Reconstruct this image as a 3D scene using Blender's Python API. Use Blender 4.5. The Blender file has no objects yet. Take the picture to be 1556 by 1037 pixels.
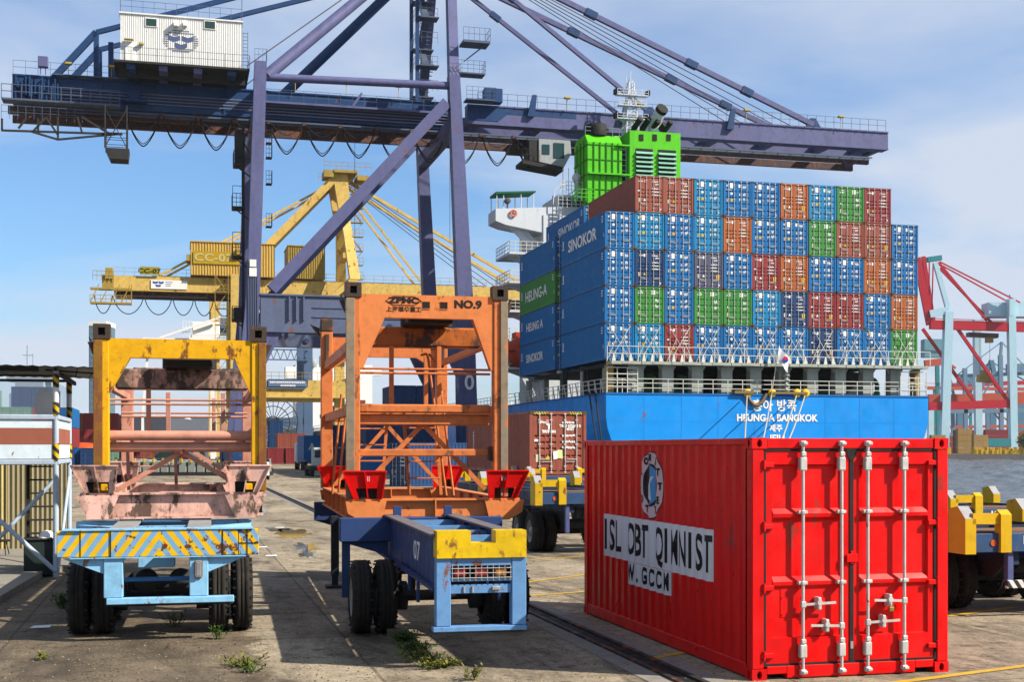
import bpy, bmesh, math, random
from mathutils import Vector, Matrix
random.seed(4)
SC = bpy.context.scene
COL = SC.collection
R = math.radians
# ---------------------------------------------------------------- camera
EYE = 2.52          # eye height, metres
F = 1990.0          # focal length in photo pixels (photo is 1556 px wide)
HY = 682.0          # horizon row in the photo
cam_d = bpy.data.cameras.new('camera'); cam = bpy.data.objects.new('camera', cam_d); COL.objects.link(cam)
cam.location = (0, 0, EYE); cam.rotation_euler = (R(90), 0, 0)
cam_d.sensor_width = 36.0; cam_d.lens = 36.0 * F / 1556.0
cam_d.shift_y = (HY - 518.5) / 1556.0
cam_d.clip_start = 0.5; cam_d.clip_end = 20000
SC.camera = cam
# ---------------------------------------------------------------- light
SUN = Vector((3.13, -0.95, 2.65)).normalized()
el = math.asin(SUN.z); az = math.atan2(SUN.x, SUN.y)
sl = bpy.data.lights.new('sun', 'SUN'); so = bpy.data.objects.new('sun', sl); COL.objects.link(so)
sl.energy = 5.0; sl.angle = R(0.53); sl.color = (1.0, 0.91, 0.77)
so.rotation_euler = SUN.to_track_quat('Z', 'Y').to_euler(); so.location = (0, 0, 60)
W = bpy.data.worlds.new('World'); SC.world = W; W.use_nodes = True
def build_world():
    nt = W.node_tree; N = nt.nodes; L = nt.links
    bg = N['Background']; bg.inputs[1].default_value = 0.05
    sky = N.new('ShaderNodeTexSky'); sky.sky_type = 'NISHITA'; sky.sun_disc = False
    sky.sun_elevation = el; sky.sun_rotation = az; sky.air_density = 1.0; sky.dust_density = 1.0; sky.ozone_density = 2.5
    tc = N.new('ShaderNodeTexCoord'); sep = N.new('ShaderNodeSeparateXYZ'); L.new(tc.outputs['Generated'], sep.inputs[0])
    ad = N.new('ShaderNodeMath'); ad.operation = 'ADD'; ad.inputs[1].default_value = 0.16; L.new(sep.outputs[2], ad.inputs[0])
    mx = N.new('ShaderNodeMath'); mx.operation = 'MAXIMUM'; mx.inputs[1].default_value = 0.03; L.new(ad.outputs[0], mx.inputs[0])
    com = N.new('ShaderNodeCombineXYZ')
    for i in (0, 1):
        d = N.new('ShaderNodeMath'); d.operation = 'DIVIDE'; L.new(sep.outputs[i], d.inputs[0]); L.new(mx.outputs[0], d.inputs[1]); L.new(d.outputs[0], com.inputs[i])
    mp = N.new('ShaderNodeMapping'); mp.inputs['Scale'].default_value = (0.75, 1.0, 1); mp.inputs['Location'].default_value = (3.4, 1.3, 0)
    L.new(com.outputs[0], mp.inputs[0])
    no = N.new('ShaderNodeTexNoise'); no.inputs['Scale'].default_value = 0.85; no.inputs['Detail'].default_value = 9; no.inputs['Roughness'].default_value = 0.52; no.inputs['Distortion'].default_value = 0.35
    L.new(mp.outputs[0], no.inputs['Vector'])
    rp = N.new('ShaderNodeValToRGB'); rp.color_ramp.elements[0].position = 0.37; rp.color_ramp.elements[1].position = 0.56
    rp.color_ramp.elements[0].color = (0, 0, 0, 1); rp.color_ramp.elements[1].color = (0.95, 0.95, 0.95, 1)
    L.new(no.outputs[0], rp.inputs[0])
    tint = N.new('ShaderNodeMix'); tint.data_type = 'RGBA'; tint.blend_type = 'MULTIPLY'; tint.inputs[0].default_value = 1
    tint.inputs[7].default_value = SKYTINT; L.new(sky.outputs[0], tint.inputs[6])
    mix = N.new('ShaderNodeMix'); mix.data_type = 'RGBA'; mix.inputs[7].default_value = CLOUD
    L.new(rp.outputs[0], mix.inputs[0]); L.new(tint.outputs[2], mix.inputs[6]); L.new(mix.outputs[2], bg.inputs[0])
SKYTINT = (1.05, 1.38, 1.68, 1); CLOUD = (6.3, 7.0, 8.3, 1)
build_world()
SC.view_settings.view_transform = 'Standard'; SC.view_settings.look = 'None'
SC.view_settings.exposure = 1.05; SC.view_settings.gamma = 1.0; SC.view_settings.use_curve_mapping = False
SC.cycles.max_bounces = 6; SC.cycles.transparent_max_bounces = 8; SC.cycles.volume_bounces = 0
# ---------------------------------------------------------------- quay frame: v towards the water, u along the quay
A = R(14.3); CA, SA = math.cos(A), math.sin(A)
def wq(v, u, z=0.0): return Vector((v * CA - u * SA, v * SA + u * CA, z))
def Q(px, py, u):
    k = (px - 778) / F; Y = u / (CA - k * SA)
    return Vector((Y * (k * CA + SA), u, EYE + (HY - py) / F * Y))
def G(px, py):
    Y = EYE * F / (py - HY); X = (px - 778) / F * Y
    return Vector((X, Y, 0))
def GQ(px, py):
    p = G(px, py); return Vector((p.x * CA + p.y * SA, -p.x * SA + p.y * CA, 0))
def WP(px, py, Y): return Vector(((px - 778) / F * Y, Y, EYE + (HY - py) / F * Y))
# ---------------------------------------------------------------- materials
MATS = {}
def paint(name, c, rough=0.5, dirt=0.35, rust=0.0, metal=0.0, streak=0.25, scale=1.0, dirtc=(0.05, 0.04, 0.03), fade=0.12, bump=0.0, rustc=(0.16, 0.055, 0.02), coat=0.0):
    if name in MATS: return MATS[name]
    g0 = sum(c) / 3; c = tuple(max(0.002, (g0 + (x - g0) * 1.12)) * (0.64 if g0 < 0.5 else 0.78) for x in c); c = tuple(min(0.8, max(0.001, x)) for x in c); dirtc = tuple(x * 0.35 + y * 0.3 for x, y in zip(dirtc, c))
    m = bpy.data.materials.new(name); m.use_nodes = True; MATS[name] = m
    nt = m.node_tree; N = nt.nodes; L = nt.links; b = N['Principled BSDF']
    b.inputs['Roughness'].default_value = rough; b.inputs['Metallic'].default_value = metal
    b.inputs['Specular IOR Level'].default_value = 0.22 if not metal else 0.5
    tc = N.new('ShaderNodeTexCoord'); oi = N.new('ShaderNodeObjectInfo')
    mu = N.new('ShaderNodeMath'); mu.operation = 'MULTIPLY'; mu.inputs[1].default_value = 57.0; L.new(oi.outputs['Random'], mu.inputs[0])
    va = N.new('ShaderNodeVectorMath'); va.operation = 'ADD'; L.new(tc.outputs['Object'], va.inputs[0]); L.new(mu.outputs[0], va.inputs[1])
    def noise(s, det=4, sc=(1, 1, 1), ro=0.6):
        mp = N.new('ShaderNodeMapping'); mp.inputs['Scale'].default_value = sc; L.new(va.outputs[0], mp.inputs[0])
        n = N.new('ShaderNodeTexNoise'); n.inputs['Scale'].default_value = s * scale; n.inputs['Detail'].default_value = det; n.inputs['Roughness'].default_value = ro
        L.new(mp.outputs[0], n.inputs['Vector']); return n.outputs[0]
    def ramp(src, a, bb, top=1.0):
        r = N.new('ShaderNodeMapRange'); r.inputs[1].default_value = a; r.inputs[2].default_value = bb; r.inputs[3].default_value = 0; r.inputs[4].default_value = top; L.new(src, r.inputs[0]); return r.outputs[0]
    def mix(f, a, bcol):
        x = N.new('ShaderNodeMix'); x.data_type = 'RGBA'; L.new(f, x.inputs[0])
        if isinstance(a, tuple): x.inputs[6].default_value = a + (1,)
        else: L.new(a, x.inputs[6])
        x.inputs[7].default_value = bcol + (1,); return x.outputs[2]
    g = sum(c) / 3
    light = tuple(min(0.85, x * 1.12 + g * 0.03 + 0.003) for x in c)
    col = mix(ramp(noise(0.9, 3), 0.45, 0.75, fade * 2.5), tuple(c), light)
    if streak: col = mix(ramp(noise(2.2, 5, (1, 1, 0.12)), 0.5, 0.75, streak), col, dirtc)
    if dirt: col = mix(ramp(noise(5.0, 7), 0.48, 0.8, dirt), col, dirtc)
    if rust:
        col = mix(ramp(noise(3.1, 9, (1, 1, 0.5), 0.7), 0.66 - rust * 0.22, 0.70 - rust * 0.2, 0.95), col, rustc)
    if rust:
        col = mix(ramp(noise(16.0, 10, (1, 1, 0.8), 0.78), 0.66 - rust * 0.12, 0.68 - rust * 0.1, 0.85), col, tuple(0.55 * x + 0.02 for x in rustc))
    L.new(col, b.inputs['Base Color'])
    rr = N.new('ShaderNodeMapRange'); rr.inputs[1].default_value = 0.3; rr.inputs[2].default_value = 0.7; rr.inputs[3].default_value = max(0.05, rough - 0.12); rr.inputs[4].default_value = min(1, rough + 0.2); L.new(noise(4.5, 6), rr.inputs[0]); L.new(rr.outputs[0], b.inputs['Roughness'])
    if not bump:
        bn = N.new('ShaderNodeBump'); bn.inputs['Strength'].default_value = 0.35; bn.inputs['Distance'].default_value = 0.03; L.new(noise(1.7, 3), bn.inputs['Height']); L.new(bn.outputs[0], b.inputs['Normal'])
    if bump:
        bn = N.new('ShaderNodeBump'); bn.inputs['Strength'].default_value = bump; bn.inputs['Distance'].default_value = 0.02; L.new(noise(9, 5), bn.inputs['Height']); L.new(bn.outputs[0], b.inputs['Normal'])
    return m
def plain(name, c, rough=0.6, metal=0.0): return paint(name, c, rough, 0.12, 0, metal, 0.08)
def glass(name, c=(0.02, 0.03, 0.035), rough=0.08):
    if name in MATS: return MATS[name]
    m = bpy.data.materials.new(name); m.use_nodes = True; MATS[name] = m
    b = m.node_tree.nodes['Principled BSDF']; b.inputs['Base Color'].default_value = c + (1,); b.inputs['Roughness'].default_value = rough
    b.inputs['Specular IOR Level'].default_value = 0.6; return m
def stripes(name, c1, c2, freq, ang, duty=0.5, axis='XZ', rust=0.0, chevron=False):
    """flat printed hazard stripes and fence groove shade (object space)"""
    if name in MATS: return MATS[name]
    m = paint(name, c1, 0.5, 0.35, 0, 0, 0.2)
    nt = m.node_tree; N = nt.nodes; L = nt.links; b = N['Principled BSDF']
    base = b.inputs['Base Color'].links[0].from_socket
    tc = N.new('ShaderNodeTexCoord'); s = N.new('ShaderNodeSeparateXYZ'); L.new(tc.outputs['Object'], s.inputs[0])
    xs = s.outputs['XYZ'.index(axis[0])]; zs = s.outputs['XYZ'.index(axis[1])]
    def mm(op, a, bb):
        n = N.new('ShaderNodeMath'); n.operation = op
        for i, t in enumerate((a, bb)):
            if t is None: continue
            if isinstance(t, (int, float)): n.inputs[i].default_value = t
            else: L.new(t, n.inputs[i])
        return n.outputs[0]
    x = mm('ABSOLUTE', xs, None) if chevron else xs
    t = mm('ADD', mm('MULTIPLY', x, freq), mm('MULTIPLY', zs, freq * ang))
    fr = mm('FRACT', mm('ADD', t, 100.0), None)
    g = mm('GREATER_THAN', fr, duty)
    mx = N.new('ShaderNodeMix'); mx.data_type = 'RGBA'; L.new(g, mx.inputs[0]); L.new(base, mx.inputs[6]); mx.inputs[7].default_value = c2 + (1,)
    out = mx.outputs[2]
    if rust:
        nz = N.new('ShaderNodeTexNoise'); nz.inputs['Scale'].default_value = 7; nz.inputs['Detail'].default_value = 9; nz.inputs['Roughness'].default_value = 0.7; L.new(tc.outputs['Object'], nz.inputs['Vector'])
        g2 = mm('GREATER_THAN', mm('ADD', nz.outputs[0], mm('MULTIPLY', xs, 0.05)), 0.68 - rust * 0.1)
        m2 = N.new('ShaderNodeMix'); m2.data_type = 'RGBA'; L.new(g2, m2.inputs[0]); L.new(out, m2.inputs[6]); m2.inputs[7].default_value = (0.09, 0.03, 0.015, 1); out = m2.outputs[2]
    L.new(out, b.inputs['Base Color']); return m
# ---------------------------------------------------------------- mesh builder
V3 = Vector
class MB:
    def __init__(s): s.v = []; s.f = []; s.m = []; s.sm = []
    def add(s, vs, fs, m=0, smooth=False):
        n = len(s.v); s.v += [tuple(v) for v in vs]
        for f in fs: s.f.append([i + n for i in f]); s.m.append(m); s.sm.append(smooth)
        return s
    def box(s, x0, x1, y0, y1, z0, z1, m=0):
        return s.add([(x0, y0, z0), (x1, y0, z0), (x1, y1, z0), (x0, y1, z0), (x0, y0, z1), (x1, y0, z1), (x1, y1, z1), (x0, y1, z1)],
                     [(0, 3, 2, 1), (4, 5, 6, 7), (0, 1, 5, 4), (1, 2, 6, 5), (2, 3, 7, 6), (3, 0, 4, 7)], m)
    def bbox(s, x0, x1, y0, y1, z0, z1, b=0.01, m=0):
        """box with all edges bevelled"""
        c = [(x0, x1), (y0, y1), (z0, z1)]; vs = []; idx = {}
        for i in (0, 1):
            for j in (0, 1):
                for k in (0, 1):
                    for a in range(3):
                        p = []
                        for ax, q in enumerate((i, j, k)):
                            t = c[ax][q]
                            if ax != a: t += b if q == 0 else -b
                            p.append(t)
                        idx[(i, j, k, a)] = len(vs); vs.append(p)
        fs = []
        for a in range(3):
            o = [x for x in range(3) if x != a]
            for q in (0, 1):
                L = []
                for (s1, s2) in ((0, 0), (1, 0), (1, 1), (0, 1)):
                    t = [0, 0, 0]; t[a] = q; t[o[0]] = s1; t[o[1]] = s2; L.append(idx[(t[0], t[1], t[2], a)])
                fs.append(L if (q == 1) == (a != 1) else L[::-1])
        for a in range(3):
            o = [x for x in range(3) if x != a]
            for s1 in (0, 1):
                for s2 in (0, 1):
                    def g(e, w):
                        t = [0, 0, 0]; t[a] = e; t[o[0]] = s1; t[o[1]] = s2; return idx[(t[0], t[1], t[2], w)]
                    fs.append([g(0, o[0]), g(1, o[0]), g(1, o[1]), g(0, o[1])])
        for i in (0, 1):
            for j in (0, 1):
                for k in (0, 1): fs.append([idx[(i, j, k, 0)], idx[(i, j, k, 1)], idx[(i, j, k, 2)]])
        return s.add(vs, fs, m)
    def beam(s, p, q, w, h, m=0, w2=None, h2=None, up=(0, 0, 1)):
        p = V3(p); q = V3(q); d = (q - p).normalized(); up = V3(up)
        if abs(d.dot(up)) > 0.99: up = V3((0, 1, 0))
        r = d.cross(up).normalized(); t = r.cross(d)
        w2 = w if w2 is None else w2; h2 = h if h2 is None else h2
        vs = []
        for (c, ww, hh) in ((p, w, h), (q, w2, h2)):
            for a, b in ((-1, -1), (1, -1), (1, 1), (-1, 1)): vs.append(c + r * a * ww / 2 + t * b * hh / 2)
        return s.add(vs, [(0, 1, 2, 3), (7, 6, 5, 4), (0, 4, 5, 1), (1, 5, 6, 2), (2, 6, 7, 3), (3, 7, 4, 0)], m)
    def post(s, p, q, a, b, a2=None, b2=None, m=0):
        """prism with horizontal end sections a (x) by b (y)"""
        a2 = a if a2 is None else a2; b2 = b if b2 is None else b2; vs = []
        for (c, x, y) in ((V3(p), a, b), (V3(q), a2, b2)):
            for i, j in ((-1, -1), (1, -1), (1, 1), (-1, 1)): vs.append(c + V3((i * x / 2, j * y / 2, 0)))
        return s.add(vs, [(3, 2, 1, 0), (4, 5, 6, 7), (0, 1, 5, 4), (1, 2, 6, 5), (2, 3, 7, 6), (3, 0, 4, 7)], m)
    def tube(s, p, q, r, n=8, r2=None, m=0, caps=True):
        p = V3(p); q = V3(q); d = (q - p)
        if d.length < 1e-6: return s
        d.normalize(); a = d.orthogonal().normalized(); b = d.cross(a); r2 = r if r2 is None else r2
        vs = []
        for c, rr in ((p, r), (q, r2)):
            for i in range(n): t = 2 * math.pi * i / n; vs.append(c + (a * math.cos(t) + b * math.sin(t)) * rr)
        s.add(vs, [(i, (i + 1) % n, n + (i + 1) % n, n + i) for i in range(n)], m, n > 5)
        if caps: s.add(vs, [list(range(n))[::-1], [n + i for i in range(n)]], m)
        return s
    def path(s, pts, r, n=5, m=0):
        for a, b in zip(pts, pts[1:]): s.tube(a, b, r, n, m=m, caps=False)
        return s
    def prism(s, pts, ex, m=0):
        pts = [V3(p) for p in pts]; ex = V3(ex); n = len(pts)
        return s.add(pts + [p + ex for p in pts], [list(range(n))[::-1], [n + i for i in range(n)]] + [(i, (i + 1) % n, n + (i + 1) % n, n + i) for i in range(n)], m)
    def quad(s, a, b, c, d, m=0): return s.add([a, b, c, d], [(0, 1, 2, 3)], m)
    def lathe(s, c, ax, prof, n=24, m=0):
        """prof: list of (distance along ax, radius)"""
        c = V3(c); ax = V3(ax).normalized(); a = ax.orthogonal().normalized(); b = ax.cross(a); k = len(prof); vs = []
        for t, r in prof:
            for i in range(n): an = 2 * math.pi * i / n; vs.append(c + ax * t + (a * math.cos(an) + b * math.sin(an)) * r)
        fs = [(j * n + i, j * n + (i + 1) % n, (j + 1) * n + (i + 1) % n, (j + 1) * n + i) for j in range(k - 1) for i in range(n)]
        return s.add(vs, fs, m, True)
    def holed(s, o, ax, ay, w, h, hw, hh, depth, m=0, mi=1, n=12, sq=False, cx=0.5, cy=0.5):
        """rectangular face with a hole; o corner, ax/ay unit axes, the hole runs inwards (opposite ax x ay)"""
        o = V3(o); ax = V3(ax); ay = V3(ay); nn = ax.cross(ay); out = []; inn = []
        for i in range(n):
            t = 2 * math.pi * (i + 0.5) / n + math.pi / n * 0
            c, q = math.cos(t), math.sin(t); k = 1 / max(abs(c), abs(q))
            out.append(o + ax * (w / 2 + c * k * w / 2) + ay * (h / 2 + q * k * h / 2))
            kk = k if sq else 1
            inn.append(o + ax * (w * cx + c * kk * hw / 2) + ay * (h * cy + q * kk * hh / 2))
        # corners of the rectangle
        cor = [o + ax * w + ay * h, o + ay * h, o, o + ax * w]
        b2 = [p - nn * depth for p in inn]
        s.add(out + inn, [(i, (i + 1) % n, n + (i + 1) % n, n + i) for i in range(n)], m)
        q4 = n // 4
        for j in range(4):
            i = (j * q4 + q4 // 2 - 1 + (0 if q4 % 2 == 0 else 0)) % n
            s.add([out[i], cor[j], out[(i + 1) % n]], [(0, 1, 2)], m) if q4 % 2 == 0 else None
            if q4 % 2 == 1: pass
        s.add(inn + b2, [(i, (i + 1) % n, n + (i + 1) % n, n + i) for i in range(n)], m)
        s.add(b2, [list(range(n))], mi)
        return s
    def shift(s, d): d = V3(d); s.v = [tuple(V3(v) + d) for v in s.v]; return s
    def mesh(s, name, mats):
        me = bpy.data.meshes.new(name); me.from_pydata(s.v, [], s.f)
        for mt in (mats if isinstance(mats, (list, tuple)) else [mats]): me.materials.append(mt)
        me.polygons.foreach_set('material_index', s.m); me.polygons.foreach_set('use_smooth', s.sm); me.update()
        return me
    def build(s, name, mats, parent=None, off=None, stuff=False, fix=True):
        if off is not None: s.shift(-V3(off))
        me = s.mesh(name, mats)
        if fix and len(s.f) < 60000:
            bm = bmesh.new(); bm.from_mesh(me); bmesh.ops.recalc_face_normals(bm, faces=bm.faces); bm.to_mesh(me); bm.free()
        return link(name, me, parent, stuff)
def link(name, me, parent=None, stuff=False, loc=None):
    o = bpy.data.objects.new(name, me); COL.objects.link(o); o.parent = parent
    if stuff: o['kind'] = 'stuff'
    if loc is not None: o.location = loc
    return o
def tag(o, label, cat, group=None):
    o['label'] = label; o['category'] = cat
    if group: o['group'] = group
    return o
def struct(o): o['kind'] = 'structure'; return o
def empty(name, loc, rz, label=None, cat=None, group=None):
    o = bpy.data.objects.new(name, None); COL.objects.link(o); o.empty_display_size = 0.3
    o.location = loc; o.rotation_euler = (0, 0, rz)
    if label: tag(o, label, cat, group)
    return o
def copy_tree(o, loc, label, rz=None, par=None):
    c = o.copy(); COL.objects.link(c)
    if par is None:
        c.location = loc; c['label'] = label
        if rz is not None: c.rotation_euler = (0, 0, rz)
    else: c.parent = par
    for ch in list(o.children): copy_tree(ch, None, None, None, c)
    return c
def railing(mb, p, q, h=1.1, n=8, rails=(0.5, 1.0), r=0.02, k=4, m=0):
    p = V3(p); q = V3(q)
    for i in range(n + 1):
        a = p.lerp(q, i / n); mb.tube(a, a + V3((0, 0, h)), r, k, m=m, caps=False)
    for t in rails: mb.tube(p + V3((0, 0, h * t)), q + V3((0, 0, h * t)), r, k, m=m, caps=False)
    return mb
def text(body, o, xd, yd, size, mat, parent, name='lettering', bold=0.0, align='CENTER', xs=1.0, space=1.0, cuts=None, disp=None, line=0.9):
    c = bpy.data.curves.new('lettering', 'FONT'); c.body = body; c.size = size; c.offset = bold; c.align_x = align; c.align_y = 'CENTER'; c.space_character = space; c.resolution_u = 3; c.space_line = line
    t = bpy.data.objects.new('tmp', c); COL.objects.link(t)
    dg = bpy.context.evaluated_depsgraph_get(); me = bpy.data.meshes.new_from_object(t.evaluated_get(dg))
    COL.objects.unlink(t); bpy.data.objects.remove(t); bpy.data.curves.remove(c)
    for v in me.vertices: v.co.x *= xs
    o = V3(o); xd = V3(xd); yd = V3(yd)
    if cuts: flatcut(me, cuts, 0)
    nn = xd.cross(yd)
    for v in me.vertices:
        x, y = v.co.x, v.co.y; p = o + xd * x + yd * y
        if disp: p = p + nn * disp(x)
        v.co = p
    me.materials.clear(); me.materials.append(mat)
    for p in me.polygons: p.material_index = 0
    return link(name, me, parent)
def flatcut(me, cuts, ax):
    bm = bmesh.new(); bm.from_mesh(me)
    n = V3((1, 0, 0))
    for c in cuts:
        bmesh.ops.bisect_plane(bm, geom=bm.verts[:] + bm.edges[:] + bm.faces[:], plane_co=n * c, plane_no=n, dist=1e-5)
    bm.to_mesh(me); bm.free()
# common materials
WHT = plain('white_paint', (0.78, 0.78, 0.76)); BLK = plain('black_rubbery', (0.012, 0.012, 0.013), 0.7)
LETW = plain('white_lettering', (0.8, 0.8, 0.8), 0.6); LETB = plain('black_lettering', (0.015, 0.014, 0.014), 0.6)
STEEL = paint('galvanised_steel', (0.5, 0.5, 0.48), 0.45, 0.5, 0.25, 0.5); TYRE = paint('tyre_rubber', (0.018, 0.017, 0.016), 0.85, 0.7, 0, 0, 0.3, 1, (0.095, 0.075, 0.055), bump=0.4)
DARKM = paint('dark_grimy_steel', (0.03, 0.03, 0.032), 0.7, 0.5, 0.1)
# ================================================================ SETTING
def ground_mat():
    m = bpy.data.materials.new('yard_concrete'); m.use_nodes = True; nt = m.node_tree; N = nt.nodes; L = nt.links; b = N['Principled BSDF']; b.inputs['Specular IOR Level'].default_value = 0.2
    geo = N.new('ShaderNodeNewGeometry')
    rot = N.new('ShaderNodeMapping'); rot.inputs['Rotation'].default_value = (0, 0, -A); L.new(geo.outputs['Position'], rot.inputs[0])
    P = rot.outputs[0]
    def noise(s, det=5, ro=0.6, sc=(1, 1, 1), dis=0.0):
        mp = N.new('ShaderNodeMapping'); mp.inputs['Scale'].default_value = sc; L.new(P, mp.inputs[0])
        n = N.new('ShaderNodeTexNoise'); n.inputs['Scale'].default_value = s; n.inputs['Detail'].default_value = det; n.inputs['Roughness'].default_value = ro; n.inputs['Distortion'].default_value = dis
        L.new(mp.outputs[0], n.inputs['Vector']); return n.outputs[0]
    def rng(src, a, c, lo=0.0, hi=1.0):
        r = N.new('ShaderNodeMapRange'); r.inputs[1].default_value = a; r.inputs[2].default_value = c; r.inputs[3].default_value = lo; r.inputs[4].default_value = hi; L.new(src, r.inputs[0]); return r.outputs[0]
    def mm(op, a, c=None):
        n = N.new('ShaderNodeMath'); n.operation = op
        for i, t in enumerate((a, c)):
            if t is None: continue
            if isinstance(t, (int, float)): n.inputs[i].default_value = t
            else: L.new(t, n.inputs[i])
        return n.outputs[0]
    def mix(f, a, c):
        x = N.new('ShaderNodeMix'); x.data_type = 'RGBA'
        if isinstance(f, float): x.inputs[0].default_value = f
        else: L.new(f, x.inputs[0])
        for i, t in ((6, a), (7, c)):
            if isinstance(t, tuple): x.inputs[i].default_value = t + (1,)
            else: L.new(t, x.inputs[i])
        return x.outputs[2]
    sep = N.new('ShaderNodeSeparateXYZ'); L.new(P, sep.inputs[0]); v, u = sep.outputs[0], sep.outputs[1]
    wob = mm('MULTIPLY', mm('SUBTRACT', noise(0.7, 6, 0.65), 0.5), 1.6)
    vw = mm('ADD', v, wob)
    conc = mix(rng(noise(0.35, 6), 0.35, 0.7), (0.32, 0.285, 0.23), (0.54, 0.50, 0.42))
    conc = mix(rng(noise(22, 8, 0.8), 0.45, 0.68, 0, 0.75), conc, (0.13, 0.11, 0.09)); conc = mix(rng(noise(70, 3, 0.8), 0.56, 0.7, 0, 0.5), conc, (0.5, 0.47, 0.41))
    cell = N.new('ShaderNodeVectorMath'); cell.operation = 'FLOOR'; cm = N.new('ShaderNodeVectorMath'); cm.operation = 'MULTIPLY'; cm.inputs[1].default_value = (0.2326, 0.2, 0); L.new(P, cm.inputs[0]); ca = N.new('ShaderNodeVectorMath'); ca.operation = 'ADD'; ca.inputs[1].default_value = (0.5, 0.5, 0.5); L.new(cm.outputs[0], ca.inputs[0]); L.new(ca.outputs[0], cell.inputs[0])
    wn = N.new('ShaderNodeTexWhiteNoise'); L.new(cell.outputs[0], wn.inputs['Vector']); conc = mix(rng(wn.outputs['Value'], 0, 1, 0, 0.45), conc, (0.20, 0.185, 0.165))
    conc = mix(rng(noise(1.1, 9, 0.75, (1, 0.22, 1), 0.8), 0.5, 0.62, 0, 0.6), conc, (0.13, 0.115, 0.10))
    asph = mix(rng(noise(0.5, 6, 0.7), 0.38, 0.68), (0.085, 0.07, 0.056), (0.20, 0.17, 0.135))
    vor = N.new('ShaderNodeTexVoronoi'); vor.inputs['Scale'].default_value = 38; L.new(P, vor.inputs['Vector'])
    asph = mix(rng(vor.outputs['Distance'], 0.1, 0.55, 0.0, 0.4), (0.30, 0.28, 0.25), asph) if False else mix(rng(noise(34, 5, 0.85), 0.50, 0.62, 0, 0.75), asph, (0.34, 0.29, 0.23))
    ismask = mm('MAXIMUM', rng(vw, 0.95, 0.85), rng(noise(0.11, 5, 0.6), 0.585, 0.60))
    far = rng(u, 42, 46); ismask = mm('MULTIPLY', ismask, mm('SUBTRACT', 1.0, mm('MULTIPLY', far, 0.75)))
    col = mix(ismask, conc, asph)
    # oil and tyre stains, stretched along the lanes
    col = mix(rng(noise(0.55, 8, 0.68, (1, 0.35, 1), 0.6), 0.50, 0.64, 0, 0.8), col, (0.05, 0.044, 0.038))
    col = mix(rng(noise(2.6, 8, 0.7), 0.56, 0.62, 0, 0.65), col, (0.075, 0.065, 0.055))
    # cracks and slab joints
    cv = N.new('ShaderNodeTexVoronoi'); cv.feature = 'DISTANCE_TO_EDGE'; cv.inputs['Scale'].default_value = 0.42
    wv = N.new('ShaderNodeVectorMath'); wv.operation = 'ADD'; nn = N.new('ShaderNodeTexNoise'); nn.inputs['Scale'].default_value = 1.6; nn.inputs['Detail'].default_value = 6; L.new(P, nn.inputs['Vector'])
    ws = N.new('ShaderNodeVectorMath'); ws.operation = 'SCALE'; ws.inputs[3].default_value = 1.1; L.new(nn.outputs['Color'], ws.inputs[0]); L.new(P, wv.inputs[0]); L.new(ws.outputs[0], wv.inputs[1]); L.new(wv.outputs[0], cv.inputs['Vector'])
    crack = mm('MULTIPLY', rng(cv.outputs['Distance'], 0.002, 0.009, 0.75, 0), rng(noise(0.45, 3), 0.5, 0.62))
    jv = mm('ABSOLUTE', mm('SUBTRACT', mm('FRACT', mm('MULTIPLY', v, 0.2326)), 0.5)); ju = mm('ABSOLUTE', mm('SUBTRACT', mm('FRACT', mm('MULTIPLY', u, 0.2)), 0.5))
    joint = mm('MAXIMUM', rng(jv, 0.0035, 0.006, 0.5, 0), rng(ju, 0.0035, 0.006, 0.5, 0))
    lines = mm('MAXIMUM', crack, joint)
    col = mix(lines, col, (0.04, 0.035, 0.03))
    pv_ = N.new('ShaderNodeTexVoronoi'); pv_.inputs['Scale'].default_value = 7.5; pw = N.new('ShaderNodeVectorMath'); pw.operation = 'ADD'; pn = N.new('ShaderNodeTexNoise'); pn.inputs['Scale'].default_value = 14; pn.inputs['Detail'].default_value = 5; L.new(P, pn.inputs['Vector']); ps = N.new('ShaderNodeVectorMath'); ps.operation = 'SCALE'; ps.inputs[3].default_value = 0.12; L.new(pn.outputs['Color'], ps.inputs[0]); L.new(P, pw.inputs[0]); L.new(ps.outputs[0], pw.inputs[1]); L.new(pw.outputs[0], pv_.inputs['Vector'])
    pits = mm('MULTIPLY', rng(pv_.outputs['Distance'], 0.14, 0.24, 0.9, 0), rng(noise(1.7, 6, 0.7), 0.44, 0.56)); col = mix(pits, col, (0.045, 0.036, 0.026))
    # far yard: even grey asphalt
    gk = N.new('ShaderNodeMix'); gk.data_type = 'RGBA'; gk.blend_type = 'MULTIPLY'; gk.inputs[0].default_value = 1; gk.inputs[7].default_value = (0.82, 0.755, 0.645, 1); L.new(col, gk.inputs[6]); col = gk.outputs[2]; hv = N.new('ShaderNodeVectorMath'); hv.operation = 'SCALE'; L.new(rng(mm('ADD', mm('MULTIPLY', noise(19, 10, 0.82), 0.6), mm('MULTIPLY', noise(3.1, 9, 0.75), 0.4)), 0.40, 0.60, 0.55, 1.32), hv.inputs[3]); L.new(col, hv.inputs[0]); col = hv.outputs[0]
    L.new(col, b.inputs['Base Color']); L.new(rng(noise(1.3, 5), 0.3, 0.7, 0.68, 0.92), b.inputs['Roughness'])
    bp = N.new('ShaderNodeBump'); bp.inputs['Strength'].default_value = 0.9; bp.inputs['Distance'].default_value = 0.018
    h = mm('SUBTRACT', mm('ADD', noise(45, 4, 0.75), mm('MULTIPLY', noise(6, 5), 0.8)), lines)
    L.new(h, bp.inputs['Height']); L.new(bp.outputs[0], b.inputs['Normal'])
    return m
GM = ground_mat()
QV = 29.0
def quadq(mb, v0, v1, u0, u1, z): mb.quad(wq(v0, u0, z), wq(v1, u0, z), wq(v1, u1, z), wq(v0, u1, z))
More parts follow.
